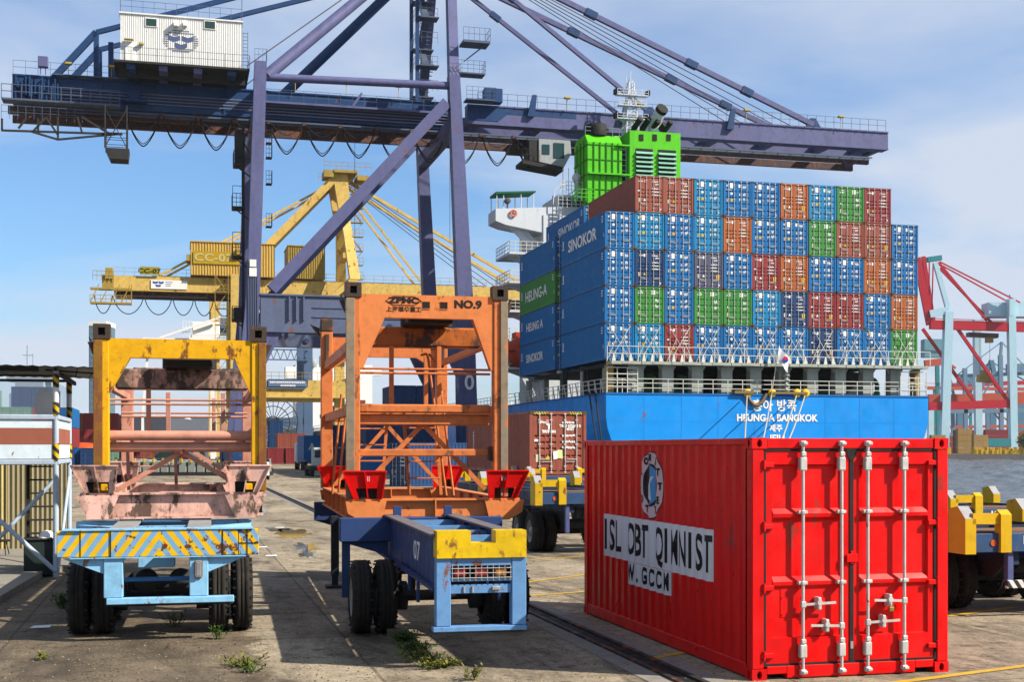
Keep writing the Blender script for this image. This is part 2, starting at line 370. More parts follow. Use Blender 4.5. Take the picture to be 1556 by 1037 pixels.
mb = MB(); quadq(mb, -2400, QV, -40, 2400, 0); struct(mb.build('ground', GM))
mb = MB(); a = wq(QV, -40, 0); bq = wq(QV, 2400, 0)
mb.add([a, bq, bq - V3((0, 0, 6)), a - V3((0, 0, 6))], [(0, 1, 2, 3)]); struct(mb.build('quay_wall', paint('quay_concrete', (0.3, 0.28, 0.25), 0.8, 0.5)))
def water():
    m = bpy.data.materials.new('harbour_water'); m.use_nodes = True; N = m.node_tree.nodes; L = m.node_tree.links; b = N['Principled BSDF']
    b.inputs['Base Color'].default_value = (0.045, 0.06, 0.07, 1); b.inputs['Roughness'].default_value = 0.12
    g = N.new('ShaderNodeNewGeometry'); mp = N.new('ShaderNodeMapping'); mp.inputs['Scale'].default_value = (1, 0.22, 1); L.new(g.outputs['Position'], mp.inputs[0]); n = N.new('ShaderNodeTexNoise'); n.inputs['Scale'].default_value = 0.55; n.inputs['Detail'].default_value = 8; n.inputs['Roughness'].default_value = 0.7
    L.new(mp.outputs[0], n.inputs['Vector']); bp = N.new('ShaderNodeBump'); bp.inputs['Strength'].default_value = 1.0; bp.inputs['Distance'].default_value = 0.5
    L.new(n.outputs[0], bp.inputs['Height']); L.new(bp.outputs[0], b.inputs['Normal']); return m
mb = MB(); mb.quad((-3000, -60, -2.45), (3400, -60, -2.45), (3400, 3400, -2.45), (-3000, 3400, -2.45)); struct(mb.build('water', water()))
def waves():
    rw = random.Random(21); comp = []
    for i in range(22):
        a = R(rw.uniform(-70, 70)) + .5; lam = 1.9 * 1.22 ** (i % 11) * rw.uniform(.85, 1.15); comp.append((math.cos(a) * 6.283 / lam, math.sin(a) * 6.283 / lam, rw.random() * 6.28, .011 * lam))
    import numpy as np
    xs = np.arange(6, 330, .9); ys = np.arange(20, 531, .9); X, Y = np.meshgrid(xs, ys); Z = np.full_like(X, -2.2)
    for kx, ky, ph, am in comp: Z += am * np.sin(kx * X + ky * Y + ph)
    co = np.stack([X, Y, Z], -1).reshape(-1, 3); nx, ny = len(xs), len(ys); i = np.arange(nx * ny).reshape(ny, nx)
    f = np.stack([i[:-1, :-1], i[:-1, 1:], i[1:, 1:], i[1:, :-1]], -1).reshape(-1, 4)
    me = bpy.data.meshes.new('water'); me.vertices.add(len(co)); me.vertices.foreach_set('co', co.ravel()); me.loops.add(f.size); me.loops.foreach_set('vertex_index', f.ravel()); me.polygons.add(len(f)); me.polygons.foreach_set('loop_start', np.arange(0, f.size, 4)); me.polygons.foreach_set('loop_total', np.full(len(f), 4)); me.polygons.foreach_set('use_smooth', np.ones(len(f), bool)); me.update(); me.validate()
    me.materials.append(bpy.data.materials['harbour_water']); struct(link('water', me))
waves()
# quay cope beam with kerb along the edge
mb = MB()
for z0, z1, v0, v1 in ((0.0, 0.22, QV - 0.5, QV + 0.05),):
    p = [wq(v0, -30, z0), wq(v1, -30, z0), wq(v1, -30, z1), wq(v0, -30, z1)]; mb.prism(p, wq(0, 900, 0) - wq(0, 0, 0))
struct(mb.build('quay_kerb', paint('kerb_yellow_worn', (0.42, 0.33, 0.12), 0.8, 0.5, 0.2)))
# far shore across the basin
mb = MB(); mb.box(130, 2800, 530, 2400, -2.4, 0.2); struct(mb.build('far_quay', paint('far_quay_concrete', (0.17, 0.16, 0.15), 0.9, 0.5)))
# crane rails: steel rails in a dark slot
def rail_track(v0):
    mb = MB()
    for dv in (-0.12, 0.13):
        p = [wq(v0 + dv - 0.035, 0, 0.004), wq(v0 + dv + 0.035, 0, 0.004), wq(v0 + dv + 0.035, 0, 0.03), wq(v0 + dv - 0.035, 0, 0.03)]
        mb.prism(p, wq(0, 800, 0))
    o = mb.build('crane_rail', paint('rail_steel', (0.035, 0.03, 0.028), 0.6, 0.5, 0.5)); struct(o)
    mb = MB(); quadq(mb, v0 - 0.085, v0 + 0.095, 0, 800, 0.006); struct(mb.build('rail_slot', BLK))
    mb = MB(); quadq(mb, v0 - 0.42, v0 - 0.155, 0, 800, 0.005); quadq(mb, v0 + 0.165, v0 + 0.42, 0, 800, 0.005); struct(mb.build('rail_bed', paint('rail_bed_concrete', (0.30, 0.28, 0.25), 0.85, 0.6)))
rail_track(5.33); rail_track(27.4)
# painted lines
YL = paint('worn_yellow_line', (0.62, 0.40, 0.06), 0.7, 0.75, 0.0, 0, 0.5, 2.0, (0.27, 0.24, 0.2), 0.3)
def gline(p, q, w=0.12):
    a = G(*p); b_ = G(*q); d = (b_ - a).normalized(); n = V3((-d.y, d.x, 0)) * w / 2; mb = MB(); z = V3((0, 0, 0.008))
    mb.quad(a - n + z, b_ - n + z, b_ + n + z, a + n + z); struct(mb.build('yellow_line', YL))
for p, q in (((800, 886), (893, 874)), ((805, 852), (893, 846)), ((790, 908), (893, 900)), ((1215, 1058), (1570, 1012)), ((1440, 938), (1540, 924)), ((985, 1003), (1040, 993)), ((815, 833), (880, 829))): gline(p, q)
# loose grit on the near asphalt
rg = random.Random(11); mb = MB()
for i in range(6500):
    px = rg.uniform(-30, 1150); py = 880 + (rg.random() ** .8) * 175; c_ = G(px, py); s_ = .003 + rg.random() ** 4 * .014
    if rg.random() < .35: c_ = G(px * .6, py)
    pts = [c_ + V3((math.cos(t + i) * s_, math.sin(t + i) * s_ * (.6 + .4 * rg.random()), .004)) for t in (0, 2.1, 4.2)]
    mb.add(pts + [c_ + V3((0, 0, .004 + s_ * .8))], [(0, 1, 3), (1, 2, 3), (2, 0, 3)], 0 if rg.random() < .45 else 1)
g_ = mb.build('grit', [plain('grit_pale', (0.34, 0.30, 0.23), .9), plain('grit_dark', (0.06, 0.05, 0.04), .9)], fix=False); g_['kind'] = 'stuff'
# puddles
PM = glass('puddle_water', (0.05, 0.045, 0.04), 0.03)
def blob(cx, cy, rx, ry, seed, name='puddle', mat=PM, z=0.006, n=26):
    rnd = random.Random(seed); c = G(cx, cy); pts = []
    for i in range(n):
        t = 2 * math.pi * i / n; k = 0.55 + rnd.random() * 0.75
        pts.append(G(cx + math.cos(t) * rx * k, cy + math.sin(t) * ry * k) + V3((0, 0, z)))
    mb = MB(); mb.add([c + V3((0, 0, z))] + pts, [(0, i + 1, (i + 1) % n + 1) for i in range(n)]); return struct(mb.build(name, mat))
for i, a in enumerate(((445, 812, 26, 7), (465, 832, 20, 6), (420, 805, 16, 4), (470, 843, 16, 5), (398, 780, 10, 4))): blob(*a, seed=i)
# kerbed slab island at the far left under the cabin
mb = MB(); c = [(-13.6, 24.6), (-10.35, 23.2), (-9.0, 26.2), (-9.0, 34), (-17, 34)]
a = G(0, 935); mb.prism([V3(G(0, 918)), V3(G(75, 872)), V3(G(118, 868)), V3(G(150, 800)), V3(G(-200, 800)), V3(G(-200, 960))], (0, 0, 0.12)); struct(mb.build('slab_island', paint('slab_concrete', (0.3, 0.28, 0.24), 0.85, 0.6)))
# ================================================================ CONTAINERS
CC = {
 'blue': (0.006, 0.175, 0.45), 'teal': (0.02, 0.26, 0.52), 'navy': (0.02, 0.06, 0.17), 'grey': (0.11, 0.115, 0.19), 'green': (0.06, 0.27, 0.06),
 'brown': (0.34, 0.105, 0.075), 'orange': (0.46, 0.14, 0.055), 'maroon': (0.30, 0.05, 0.055), 'white': (0.6, 0.6, 0.58), 'mint': (0.2, 0.42, 0.33), 'red': (0.5, 0.02, 0.02)}
CN = {'blue': 'blue', 'teal': 'teal blue', 'navy': 'dark navy', 'grey': 'grey violet', 'green': 'green', 'brown': 'brown', 'orange': 'orange brown', 'maroon': 'dark red', 'white': 'pale grey', 'mint': 'mint green'}
def cmat(c): return paint('container_' + c, CC[c], 0.5, 0.35, 0.12, 0, 0.3, 0.6, fade=0.14)
BARM = paint('lock_rod_steel', (0.55, 0.55, 0.52), 0.45, 0.4, 0.2, 0.2)
CASTM = paint('corner_casting', (0.10, 0.07, 0.05), 0.8, 0.6, 0.5)
YST = plain('yellow_sticker', (0.8, 0.5, 0.02)); PST = plain('pale_sticker', (0.62, 0.55, 0.42)); PKS = plain('pink_sticker', (0.7, 0.3, 0.35))
SEAL = plain('door_seal', (0.02, 0.02, 0.02), 0.8)
def corr_profile(L, pitch=0.278, d=0.036, y0=0.12):
    """trapezoid corrugation: list of (distance, inset)"""
    n = max(1, int(round((L - 2 * y0) / pitch))); p = (L - 2 * y0) / n; pts = [(y0, 0)]
    for i in range(n):
        a = y0 + i * p
        pts += [(a + p * 0.26, 0), (a + p * 0.50, d), (a + p * 0.76, d), (a + p, 0)]
    return pts
def corr_depth(y, L, pitch=0.278, d=0.036, y0=0.12):
    pr = corr_profile(L, pitch, d, y0)
    for (a, x), (b, z) in zip(pr, pr[1:]):
        if a <= y <= b: return x + (z - x) * (y - a) / max(1e-9, b - a)
    return 0
CMESH = {}
def cont_meshes(L, H, c, ship=True):
    k = (L, H, c)
    if k in CMESH: return CMESH[k]
    m = cmat(c); W_ = 2.438; r = {}
    mb = MB()
    for x in (0, W_ - 0.12): mb.box(x, x + 0.12, 0.0, 0.14, 0.118, H - 0.118); mb.box(x, x + 0.12, L - 0.14, L, 0.118, H - 0.118)
    for y0, y1 in ((0.0, 0.12), (L - 0.12, L)): mb.box(0.18, W_ - 0.18, y0, y1, 0.01, 0.13); mb.box(0.18, W_ - 0.18, y0, y1, H - 0.12, H - 0.005)
    for x in (0.003, W_ - 0.063): mb.box(x, x + 0.06, 0.18, L - 0.18, 0.02, 0.16); mb.box(x, x + 0.06, 0.18, L - 0.18, H - 0.09, H - 0.004)
    pr = corr_profile(L)
    for s_ in (0, 1):
        vs = []
        for y, d in pr:
            x = 0.012 + d if s_ == 0 else W_ - 0.012 - d
            vs += [(x, y, 0.16), (x, y, H - 0.09)]
        mb.add(vs, [(2 * i, 2 * i + 2, 2 * i + 3, 2 * i + 1) for i in range(len(pr) - 1)])
    mb.quad((0.06, 0.1, H - 0.03), (W_ - 0.06, 0.1, H - 0.03), (W_ - 0.06, L - 0.1, H - 0.03), (0.06, L - 0.1, H - 0.03))
    mb.quad((0.06, 0.1, 0.15), (W_ - 0.06, 0.1, 0.15), (W_ - 0.06, L - 0.1, 0.15), (0.06, L - 0.1, 0.15))
    mb.quad((0.06, L - 0.05, 0.1), (W_ - 0.06, L - 0.05, 0.1), (W_ - 0.06, L - 0.05, H - 0.1), (0.06, L - 0.05, H - 0.1))
    r['body'] = mb.mesh('body', m)
    mb = MB()
    for x in (-0.002, W_ - 0.178):
        for z in (-0.002, H - 0.116):
            for y in (-0.012, L - 0.166): mb.box(x, x + 0.18, y, y + 0.178, z, z + 0.118)
    mb.box(0.0, W_, 0.05, 0.10, H, H + 0.012)
    r['corner_castings'] = mb.mesh('corner_castings', CASTM)
    # door leaf with five pressed panels
    for side, x0 in ((0, 0.13), (1, 1.222)):
        mb = MB(); w = 1.085; z0, z1 = 0.14, H - 0.13; n = 5; step = (z1 - z0) / n
        prof = []
        brow = c in ('brown', 'orange', 'maroon', 'grey', 'navy')
        cuts = [0, 1.35, 2.0, 2.55, 3.1, 5] if brow else [0, 0.8, 1.75, 2.7, 3.6, 5]
        for i in range(n):
            a = z0 + cuts[i] * step; bz = z0 + cuts[i + 1] * step
            prof += [(a, 0.085), (a + 0.05, 0.035), (bz - 0.07, 0.035), (bz - 0.012, 0.10)]
        prof = [(z0, 0.04)] + prof + [(z1, 0.04)]
        xa, xb = x0 + 0.07, x0 + w - 0.07; vs = []
        for z, y in prof: vs += [(xa, y, z), (xb, y, z)]
        mb.add(vs, [(2 * i, 2 * i + 1, 2 * i + 3, 2 * i + 2) for i in range(len(prof) - 1)])
        mb.box(x0, xa + .004, 0.028, 0.09, z0, z1); mb.box(xb - .004, x0 + w, 0.028, 0.09, z0, z1); mb.box(x0 + w / 2 - .02, x0 + w / 2 + .02, 0.03, 0.07, z0, z1)
        r['door%d' % side] = mb.mesh('door', m)
    for i, x in enumerate((0.42, 0.92, 1.52, 2.02)):
        mb = MB(); mb.tube((x, 0.0, 0.06), (x, 0.0, H - 0.06), 0.021, 6)
        for z in (0.1, 0.35, H * 0.48, H - 0.35, H - 0.1): mb.box(x - 0.05, x + 0.05, -0.012, 0.03, z - 0.03, z + 0.03)
        s_ = 1 if i in (0, 2) else -1
        mb.box(min(x, x + s_ * 0.42), max(x, x + s_ * 0.42), -0.03, 0.0, H * 0.2 + (0.1 if i in (0, 3) else 0), H * 0.2 + 0.03 + (0.1 if i in (0, 3) else 0))
        r['bar%d' % i] = mb.mesh('locking_bar', BARM)
    CMESH[k] = r; return r
def marks(c, H, seed):
    """printed lettering blocks and stickers on a far door end: 0 white 1 yellow 2 buff 3 pink"""
    rnd = random.Random(seed); mb = MB(); y = 0.018
    def rc(x, z, w, h, m=0): mb.quad((x, y, z), (x + w, y, z), (x + w, y, z + h), (x, y, z + h), m)
    def word(x, z, n, h=0.09, g=0.03):
        for i in range(n):
            w = 0.035 + rnd.random() * 0.03; rc(x, z + (rnd.random() < .3) * h * .2, w, h * (0.7 + 0.3 * rnd.random())); x += w + g * (0.6 + rnd.random() * .5)
    if c in ('blue', 'teal'):
        rc(0.56, H - 0.62, 0.27, 0.42)
        mb.add([(0.32 + 0.08 * math.cos(t * math.pi / 4), y, H - 0.42 + 0.08 * math.sin(t * math.pi / 4)) for t in range(8)], [tuple(range(8))])
        word(0.22, H - 0.78, 9, 0.05, 0.012); rc(1.3, H - 0.55, 0.26, 0.26); word(1.66, H - 0.62, 4, 0.22); word(1.7, H - 1.2, 3, 0.24); word(1.36, H - 1.2, 2, 0.2); word(1.36, H - 1.6, 2, 0.2); word(1.7, H - 1.6, 3, 0.24)
        mb.add([(0.70 + 0.11 * math.cos(t * math.pi / 4), y, H - 1.05 + 0.1 * math.sin(t * math.pi / 4)) for t in range(8)], [tuple(range(8))])
        rc(0.28, H - 1.72, 0.18, 0.24, 2)
        if seed % 4: rc(0.62, H - 1.68, 0.2, 0.2, 1)
        else: rc(0.62, H - 1.68, 0.14, 0.2, 0)
        if rnd.random() < .6: rc(2.0, 0.2, 0.14, 0.07)
        if rnd.random() < .25: rc(0.25, H - 0.4, 0.4, 0.12, 1)
    elif c == 'green':
        word(0.25, H - 0.55, 6, 0.12, 0.02); rc(0.33, H - 0.36, 0.25, 0.06); rc(1.38, H - 0.6, 0.3, 0.34); word(1.75, H - 0.5, 4, 0.1); word(1.7, H - 1.2, 4, 0.26); word(1.7, H - 1.62, 4, 0.22); rc(0.28, H - 2.2, 0.16, 0.34, 2); rc(0.3, H - 1.5, 0.14, 0.16)
    else:
        word(0.2 + rnd.random() * .2, H - 0.5, 6, 0.1, 0.02); rc(0.7, H - 0.55, 0.14, 0.22, 0 if c != 'brown' else 3); word(1.4, H - 0.5, 8, 0.1, 0.02); word(1.66, H - 0.72, 4, 0.12)
        for z in (1.05, 1.3, 1.55): word(1.4, H - z, 9, 0.1, 0.015)
        rc(0.26, H - 2.1, 0.2, 0.32, 2); rc(0.2, H - 1.25, 0.24, 0.1) if rnd.random() < .5 else None
        rc(2.0, 0.22, 0.16, 0.09)
        if rnd.random() < .65: rc(1.86, H - 2.15, 0.26, 0.36, 1)
        mb.add([(0.66, y, H - 2.0), (0.9, y, H - 2.0), (0.78, y, H - 1.8)], [(0, 1, 2)], 1 if rnd.random() < .6 else 0)
    return mb.mesh('marking', [LETW, YST, PST, PKS])
MK = {}
def container(loc, rz, L, H, c, label, group=None, seed=0, full=True, cat='shipping container', name='shipping_container'):
    r = cont_meshes(L, H, c); o = empty(name, loc, rz, label, cat, group)
    link('body', r['body'], o); link('corner_castings', r['corner_castings'], o, stuff=True)
    link('door', r['door0'], o); link('door', r['door1'], o)
    for i in range(4): link('locking_bar', r['bar%d' % i], o)
    k = (c, H, seed % 11)
    if k not in MK: MK[k] = marks(c, H, seed % 11 + 3)
    link('marking', MK[k], o, stuff=True)
    return o
# ---- stern stack of the ship -----------------------------------------------------------------
SV, SU, SZ, CHH, CP, TP = 32.35, 97.5, 9.47, 2.896, 2.5, 2.925
rows = ['blue teal maroon blue blue blue blue navy blue blue green', 'blue green blue green green teal navy maroon maroon blue orange',
        'blue navy blue grey blue maroon orange blue blue orange blue', 'blue teal blue teal orange blue blue green brown brown blue', '- brown brown teal blue blue orange teal green maroon -']
tn = ['bottom', 'second', 'third', 'fourth', 'top']; cn = ['leftmost', 'second', 'third', 'fourth', 'fifth', 'middle', 'seventh', 'eighth', 'ninth', 'tenth', 'rightmost']
sd = 0
for r_, row in enumerate(rows):
    for c_, k in enumerate(row.split()):
        if k == '-': continue
        sd += 1
        pos = '%s column' % cn[c_] if c_ in (0, 5, 10) else '%s column from the left' % cn[c_]
        o = container(wq(SV + c_ * CP + (sd * 37 % 7 - 3) * .005, SU + (sd * 53 % 9 - 4) * .012, SZ + r_ * TP), A + (sd * 29 % 7 - 3) * .0004, 12.19, CHH, k, '%s container in the %s tier of the stern stack, %s' % (CN[k], tn[r_], pos), 'containers in the stern stack of the ship', sd)
# ---- second bay, port side columns visible past the stern stack
B2U = SU + 12.19 + 0.95
b2 = {0: 'blue blue green blue', 1: 'navy blue blue blue blue', 2: 'blue navy blue green blue', 3: 'blue blue blue blue blue'}
lab2 = {(0, 0): 'blue container lettered SINOKOR at the bottom of the forward port stack', (0, 1): 'blue container lettered HEUNG A above the bottom one of the forward port stack',
        (0, 2): 'green container lettered HEUNG-A in the forward port stack', (0, 3): 'plain blue container on top of the green one in the forward port stack', (1, 4): 'blue container lettered SINOKOR on the top tier under the green funnel'}
fix = {0: 'blue', 1: 'blue', 2: 'green', 3: 'blue'}
for t in range(4):
    H = CHH; o = container(wq(SV - 0.25, B2U, SZ + t * TP), A, 12.19, H, fix[t], lab2[(0, t)], 'containers in the forward port stack of the ship', t + 1)
    word = {0: 'SINOKOR', 1: 'HEUNG A', 2: 'HEUNG-A'}.get(t)
    if word: text(word, (-0.004, 6.9 if t < 2 else 6.4, 1.5), (0, -1, 0), (0, 0, 1), 1.35 if t == 2 else 1.05, LETW, o, 'lettering', 0.03, xs=1.25)
o = container(wq(SV + CP - 0.1, B2U, SZ + 4 * TP), A, 12.19, CHH, 'blue', lab2[(1, 4)], None, 2)
text('SINOKOR', (-0.004, 4.6, 1.5), (0, -1, 0), (0, 0, 1), 1.25, LETW, o, 'lettering', 0.035, xs=1.25)
for t in range(4):
    container(wq(SV + CP - 0.1, B2U, SZ + t * TP), A, 12.19, CHH, ['blue', 'navy', 'blue', 'blue'][t], 'container in the %s tier of the forward bay, in the gap behind the stern stack' % tn[t], 'containers deep in the forward bay', t)
def side_text(tier, word, y, size, bold=0.035):
    for o in COL.objects:
        if o.get('label') == '%s container in the %s tier of the stern stack, leftmost column' % (CN[rows[tier].split()[0]], tn[tier]):
            text(word, (-0.004, y, 1.45), (0, -1, 0), (0, 0, 1), size, LETW, o, 'lettering', bold, xs=1.3)
side_text(3, 'SINOKOR', 6.1, 1.35)
def small_marks():
    mb = MB()
    for z, n in ((2.5, 1), (2.3, 1), (2.1, 1)): mb.box(-0.006, -0.004, 0.5, 0.85, z, z + 0.1)
    mb.box(-0.006, -0.004, 0.25, 0.4, 0.9, 1.2, 1)
    mb.box(-0.006, -0.004, 11.3, 11.55, 1.6, 2.2); mb.box(-0.006, -0.004, 11.1, 11.8, 1.45, 1.53)
    return mb.mesh('marking', [LETW, PST])
smk = small_marks()
for o in list(COL.objects):
    l = o.get('label') or ''
    if ('leftmost column' in l and 'stern stack' in l) or 'forward port stack' in l or 'under the green funnel' in l: link('side_marking', smk, o, stuff=True)
# ================================================================ brown container on a chassis (behind the orange frame)
bc = container(wq(*(lambda p: (p.x, p.y, p.z))(Q(805, 722, 54 * CA - 0.733 * SA))), A, 12.19, 2.62, 'brown', 'brown container with yellow striped top corners standing on a trailer behind the orange frame', None, 3)
HZS = stripes('small_hazard_stripes', (0.75, 0.6, 0.08), (0.02, 0.02, 0.02), 9.0, 0.8)
mb = MB(); mb.box(0.2, 0.75, -0.006, -0.002, 2.50, 2.60); mb.box(1.7, 2.25, -0.006, -0.002, 2.50, 2.60); mb.build('hazard_tape', HZS, bc)
text('TRITON', (0.82, 0.012, 1.78), (1, 0, 0), (0, 0, 1), 0.16, LETW, bc, 'lettering', 0.01); text('T', (0.82, 0.012, 1.98), (1, 0, 0), (0, 0, 1), 0.3, LETW, bc, 'lettering', 0.02)
text('TRIU 475690 5\n45G1', (1.74, 0.012, 1.95), (1, 0, 0), (0, 0, 1), 0.15, LETW, bc, 'lettering', 0.008)
text('TRITON', (-0.004, 10.6, 1.4), (0, 0, -1), (0, -1, 0), 0.3, LETW, bc, 'lettering', 0.01)
mb = MB(); mb.prism([(1.02, .0, .62), (1.2, .0, .66), (1.2, .0, 1.0), (1.0, .0, .96)], (0, .008, 0)); mb.prism([(1.2, .0, .68), (1.42, .0, .66), (1.4, .0, 1.02), (1.2, .0, 1.04)], (0, .008, 0), 1); mb.build('notice_sheets', [WHT, plain('pale_green_paper', (0.6, 0.7, 0.35))], bc, stuff=True)
# ================================================================ RED CONTAINER
def red_container():
    L, H, W_ = 6.06, 2.59, 2.438; CD = 0.028
    red = paint('red_container_paint', (0.80, 0.008, 0.012), 0.36, 0.35, 0.12, 0, 0.4, 0.7, (0.10, 0.01, 0.012), 0.1, coat=0.15, rustc=(0.2, 0.03, 0.02))
    p0 = wq(*Q(1143, 1036, GQ(1143, 1036).y)); p0.z = 0.0
    o = empty('red_shipping_container', p0, A, 'bright red twenty foot container with white lettering band and silver lock rods', 'shipping container'); o.scale = (.98, 1, 1.018)
    # corrugated side walls
    pr = corr_profile(L, 0.272, CD, 0.2)
    for s_, nm in ((0, 'side_wall'), (1, 'side_wall')):
        mb = MB(); vs = []
        for y, d in pr:
            x = 0.014 + d if s_ == 0 else W_ - 0.014 - d
            vs += [(x, y, 0.16), (x, y, H - 0.075)]
        mb.add(vs, [(2 * i, 2 * i + 2, 2 * i + 3, 2 * i + 1) for i in range(len(pr) - 1)]); mb.build(nm, red, o, fix=False)
    mb = MB(); pr2 = corr_profile(L, 0.21, 0.02, 0.15); vs = []
    for y, d in pr2: vs += [(0.05, y, H - 0.012 - d), (W_ - 0.05, y, H - 0.012 - d)]
    mb.add(vs, [(2 * i, 2 * i + 1, 2 * i + 3, 2 * i + 2) for i in range(len(pr2) - 1)]); mb.build('roof', red, o, fix=False)
    mb = MB(); mb.box(0.1, W_ - 0.1, 0.15, L - 0.1, 0.12, 0.15); mb.build('floor', DARKM, o)
    mb = MB(); mb.box(0.07, W_ - 0.07, L - 0.06, L - 0.03, 0.15, H - 0.07); mb.build('end_wall', red, o)
    for x in (0.0, W_ - 0.065):
        mb = MB(); mb.bbox(x, x + 0.065, 0.178, L - 0.178, H - 0.075, H - 0.004, 0.006); mb.build('top_rail', red, o)
        mb = MB(); mb.bbox(x + 0.002, x + 0.067, 0.178, L - 0.178, 0.02, 0.165, 0.006); mb.build('bottom_rail', red, o)
    for x in (0.0, W_ - 0.14):
        for y in (0.0, L - 0.16):
            mb = MB(); mb.bbox(x + 0.002, x + 0.142, y + 0.002, y + 0.15, 0.119, H - 0.119, 0.008); mb.build('corner_post', red, o)
    mb = MB(); mb.bbox(0.18, W_ - 0.18, 0.004, 0.12, H - 0.115, H - 0.006, 0.006); mb.build('door_header', red, o)
    mb = MB(); mb.bbox(0.18, 0.42, 0.004, 0.12, 0.06, 0.145, .006); mb.bbox(0.42, W_ - 0.42, 0.005, 0.12, 0.012, 0.145, .006); mb.bbox(W_ - 0.42, W_ - 0.18, 0.004, 0.12, 0.06, 0.145, .006); mb.build('door_sill', red, o)
    blk = plain('hole_black', (0.01, 0.008, 0.008), 0.8)
    for x in (-0.003, W_ - 0.175):
        for y in (-0.006, L - 0.172):
            for z in (0.0, H - 0.118):
                mb = MB(); w, d, h = 0.178, 0.178, 0.118
                mb.holed((x, y, z), (1, 0, 0), (0, 0, 1), w, h, 0.062, 0.088, 0.05, 0, 1)
                mb.holed((x, y + d, z), (0, -1, 0), (0, 0, 1), d, h, 0.062, 0.088, 0.05, 0, 1)
                mb.holed((x, y, z + h), (1, 0, 0), (0, 1, 0), w, d, 0.06, 0.1, 0.05, 0, 1)
                mb.quad((x + w, y, z), (x + w, y + d, z), (x + w, y + d, z + h), (x + w, y, z + h)); mb.quad((x, y + d, z), (x + w, y + d, z), (x + w, y + d, z + h), (x, y + d, z + h)); mb.quad((x, y, z), (x + w, y, z), (x + w, y + d, z), (x, y + d, z))
                mb.build('corner_casting', [red, blk], o, fix=False)
    # door leaves: pressed panels that lean out towards each fold
    z0, z1 = 0.17, H - 0.145
    for side, (xa, xb) in enumerate(((0.175, 1.195), (1.245, 2.262))):
        mb = MB(); prof = [(z0, 0.022), (z0 + 0.27, 0.022), (z0 + 0.29, 0.040), (z0 + 0.92, 0.040), (z0 + 0.96, 0.022), (z0 + 1.0, 0.062), (z0 + 1.02, 0.064), (z0 + 1.62, 0.064), (z0 + 1.66, 0.03), (z0 + 1.70, 0.062), (z0 + 1.72, 0.064), (z1 - 0.17, 0.064), (z1 - 0.15, 0.022), (z1, 0.022)]
        prof = [(z0, 0.022), (z0 + 0.27, 0.022), (z0 + 0.285, 0.05), (z0 + 0.80, 0.05), (z0 + 0.835, 0.018), (z0 + 0.875, 0.014), (z0 + 0.93, 0.055), (z0 + 1.53, 0.055), (z0 + 1.565, 0.018), (z0 + 1.605, 0.014), (z0 + 1.66, 0.055), (z1 - 0.16, 0.055), (z1 - 0.14, 0.022), (z1, 0.022)]
        xs = [xa, xa + 0.07, xa + 0.085, xb - 0.085, xb - 0.07, xb]
        vs = []
        for z, y in prof:
            for j, x in enumerate(xs): vs.append((x, 0.022 if j in (0, 1, 4, 5) else y, z))
        nx = len(xs); fs = [(i * nx + j, i * nx + j + 1, (i + 1) * nx + j + 1, (i + 1) * nx + j) for i in range(len(prof) - 1) for j in range(nx - 1)]
        mb.add(vs, fs)
        mb.quad((xb, 0.022, z0), (xb, 0.08, z0), (xb, 0.08, z1), (xb, 0.022, z1)); mb.quad((xa, 0.022, z0), (xa, 0.08, z0), (xa, 0.08, z1), (xa, 0.022, z1)); mb.quad((xa, 0.022, z1), (xb, 0.022, z1), (xb, 0.08, z1), (xa, 0.08, z1))
        d = mb.build('door', red, o, fix=False)
        if side == 0:
            mb = MB(); x, z = 0.36, 0.66
            mb.bbox(x, x + 0.28, 0.044, 0.052, z, z + 0.42, 0.003); mb.build('vent_plate', red, d)
            mb = MB()
            for i in range(3):
                for xx in (x + 0.02, x + 0.26): mb.tube((xx, 0.044, z + 0.03 + i * 0.18), (xx, 0.034, z + 0.03 + i * 0.18), 0.008, 8)
            mb.build('rivets', red, d, stuff=True)
            mb = MB(); mb.box(0.25, 0.35, 0.046, 0.049, 0.985, 1.055); mb.build('data_plate', paint('aluminium_plate', (0.45, 0.42, 0.4), 0.4, 0.4, 0, 0.5), d)
    mb = MB()   # black seals round the leaves
    for (a, b_, c, d) in ((0.145, 2.295, z1 + 0.002, z1 + 0.032), (0.145, 2.295, z0 - 0.026, z0 - 0.002), (0.146, 0.172, z0 - 0.002, z1 + 0.002), (2.265, 2.291, z0 - 0.002, z1 + 0.002), (1.197, 1.243, z0 - 0.002, z1 + 0.002)):
        mb.box(a, b_, 0.012, 0.07, c, d)
    mb.prism([(1.15, 0.008, z1 + 0.03), (1.29, 0.008, z1 + 0.03), (1.27, 0.008, z1 - 0.05), (1.235, 0.008, z1 - 0.1), (1.205, 0.008, z1 - 0.1), (1.17, 0.008, z1 - 0.05)], (0, 0.01, 0))
    mb.build('door_seal', SEAL, o)
    mb = MB(); mb.bbox(1.205, 1.24, 0.0, 0.02, 1.22, 1.36, .004); mb.bbox(1.15, 1.29, -0.01, 0.012, 1.24, 1.33, .004); mb.build('door_stop', red, o)
    mb = MB(); mb.box(1.204, 1.236, 0.006, 0.011, 0.3, 0.38); mb.build('seal_tag', STEEL, o)
    # hinges
    for x, s_ in ((0.15, 1), (2.288, -1)):
        for z in (0.26, 0.98, 1.64, 2.30) if s_ > 0 else (0.3, 1.0, 1.66, 2.32):
            mb = MB(); mb.bbox(min(x - s_ * .04, x + s_ * .11), max(x - s_ * .04, x + s_ * .11), -0.012, 0.018, z - 0.028, z + 0.028, .006); mb.tube((x - s_ * .01, -0.008, z - 0.05), (x - s_ * .01, -0.008, z + 0.05), 0.016, 8); mb.build('hinge', red, o)
    zinc = paint('zinc_rod', (0.62, 0.62, 0.60), 0.38, 0.35, 0.12, 0.35, 0.3, 2.0)
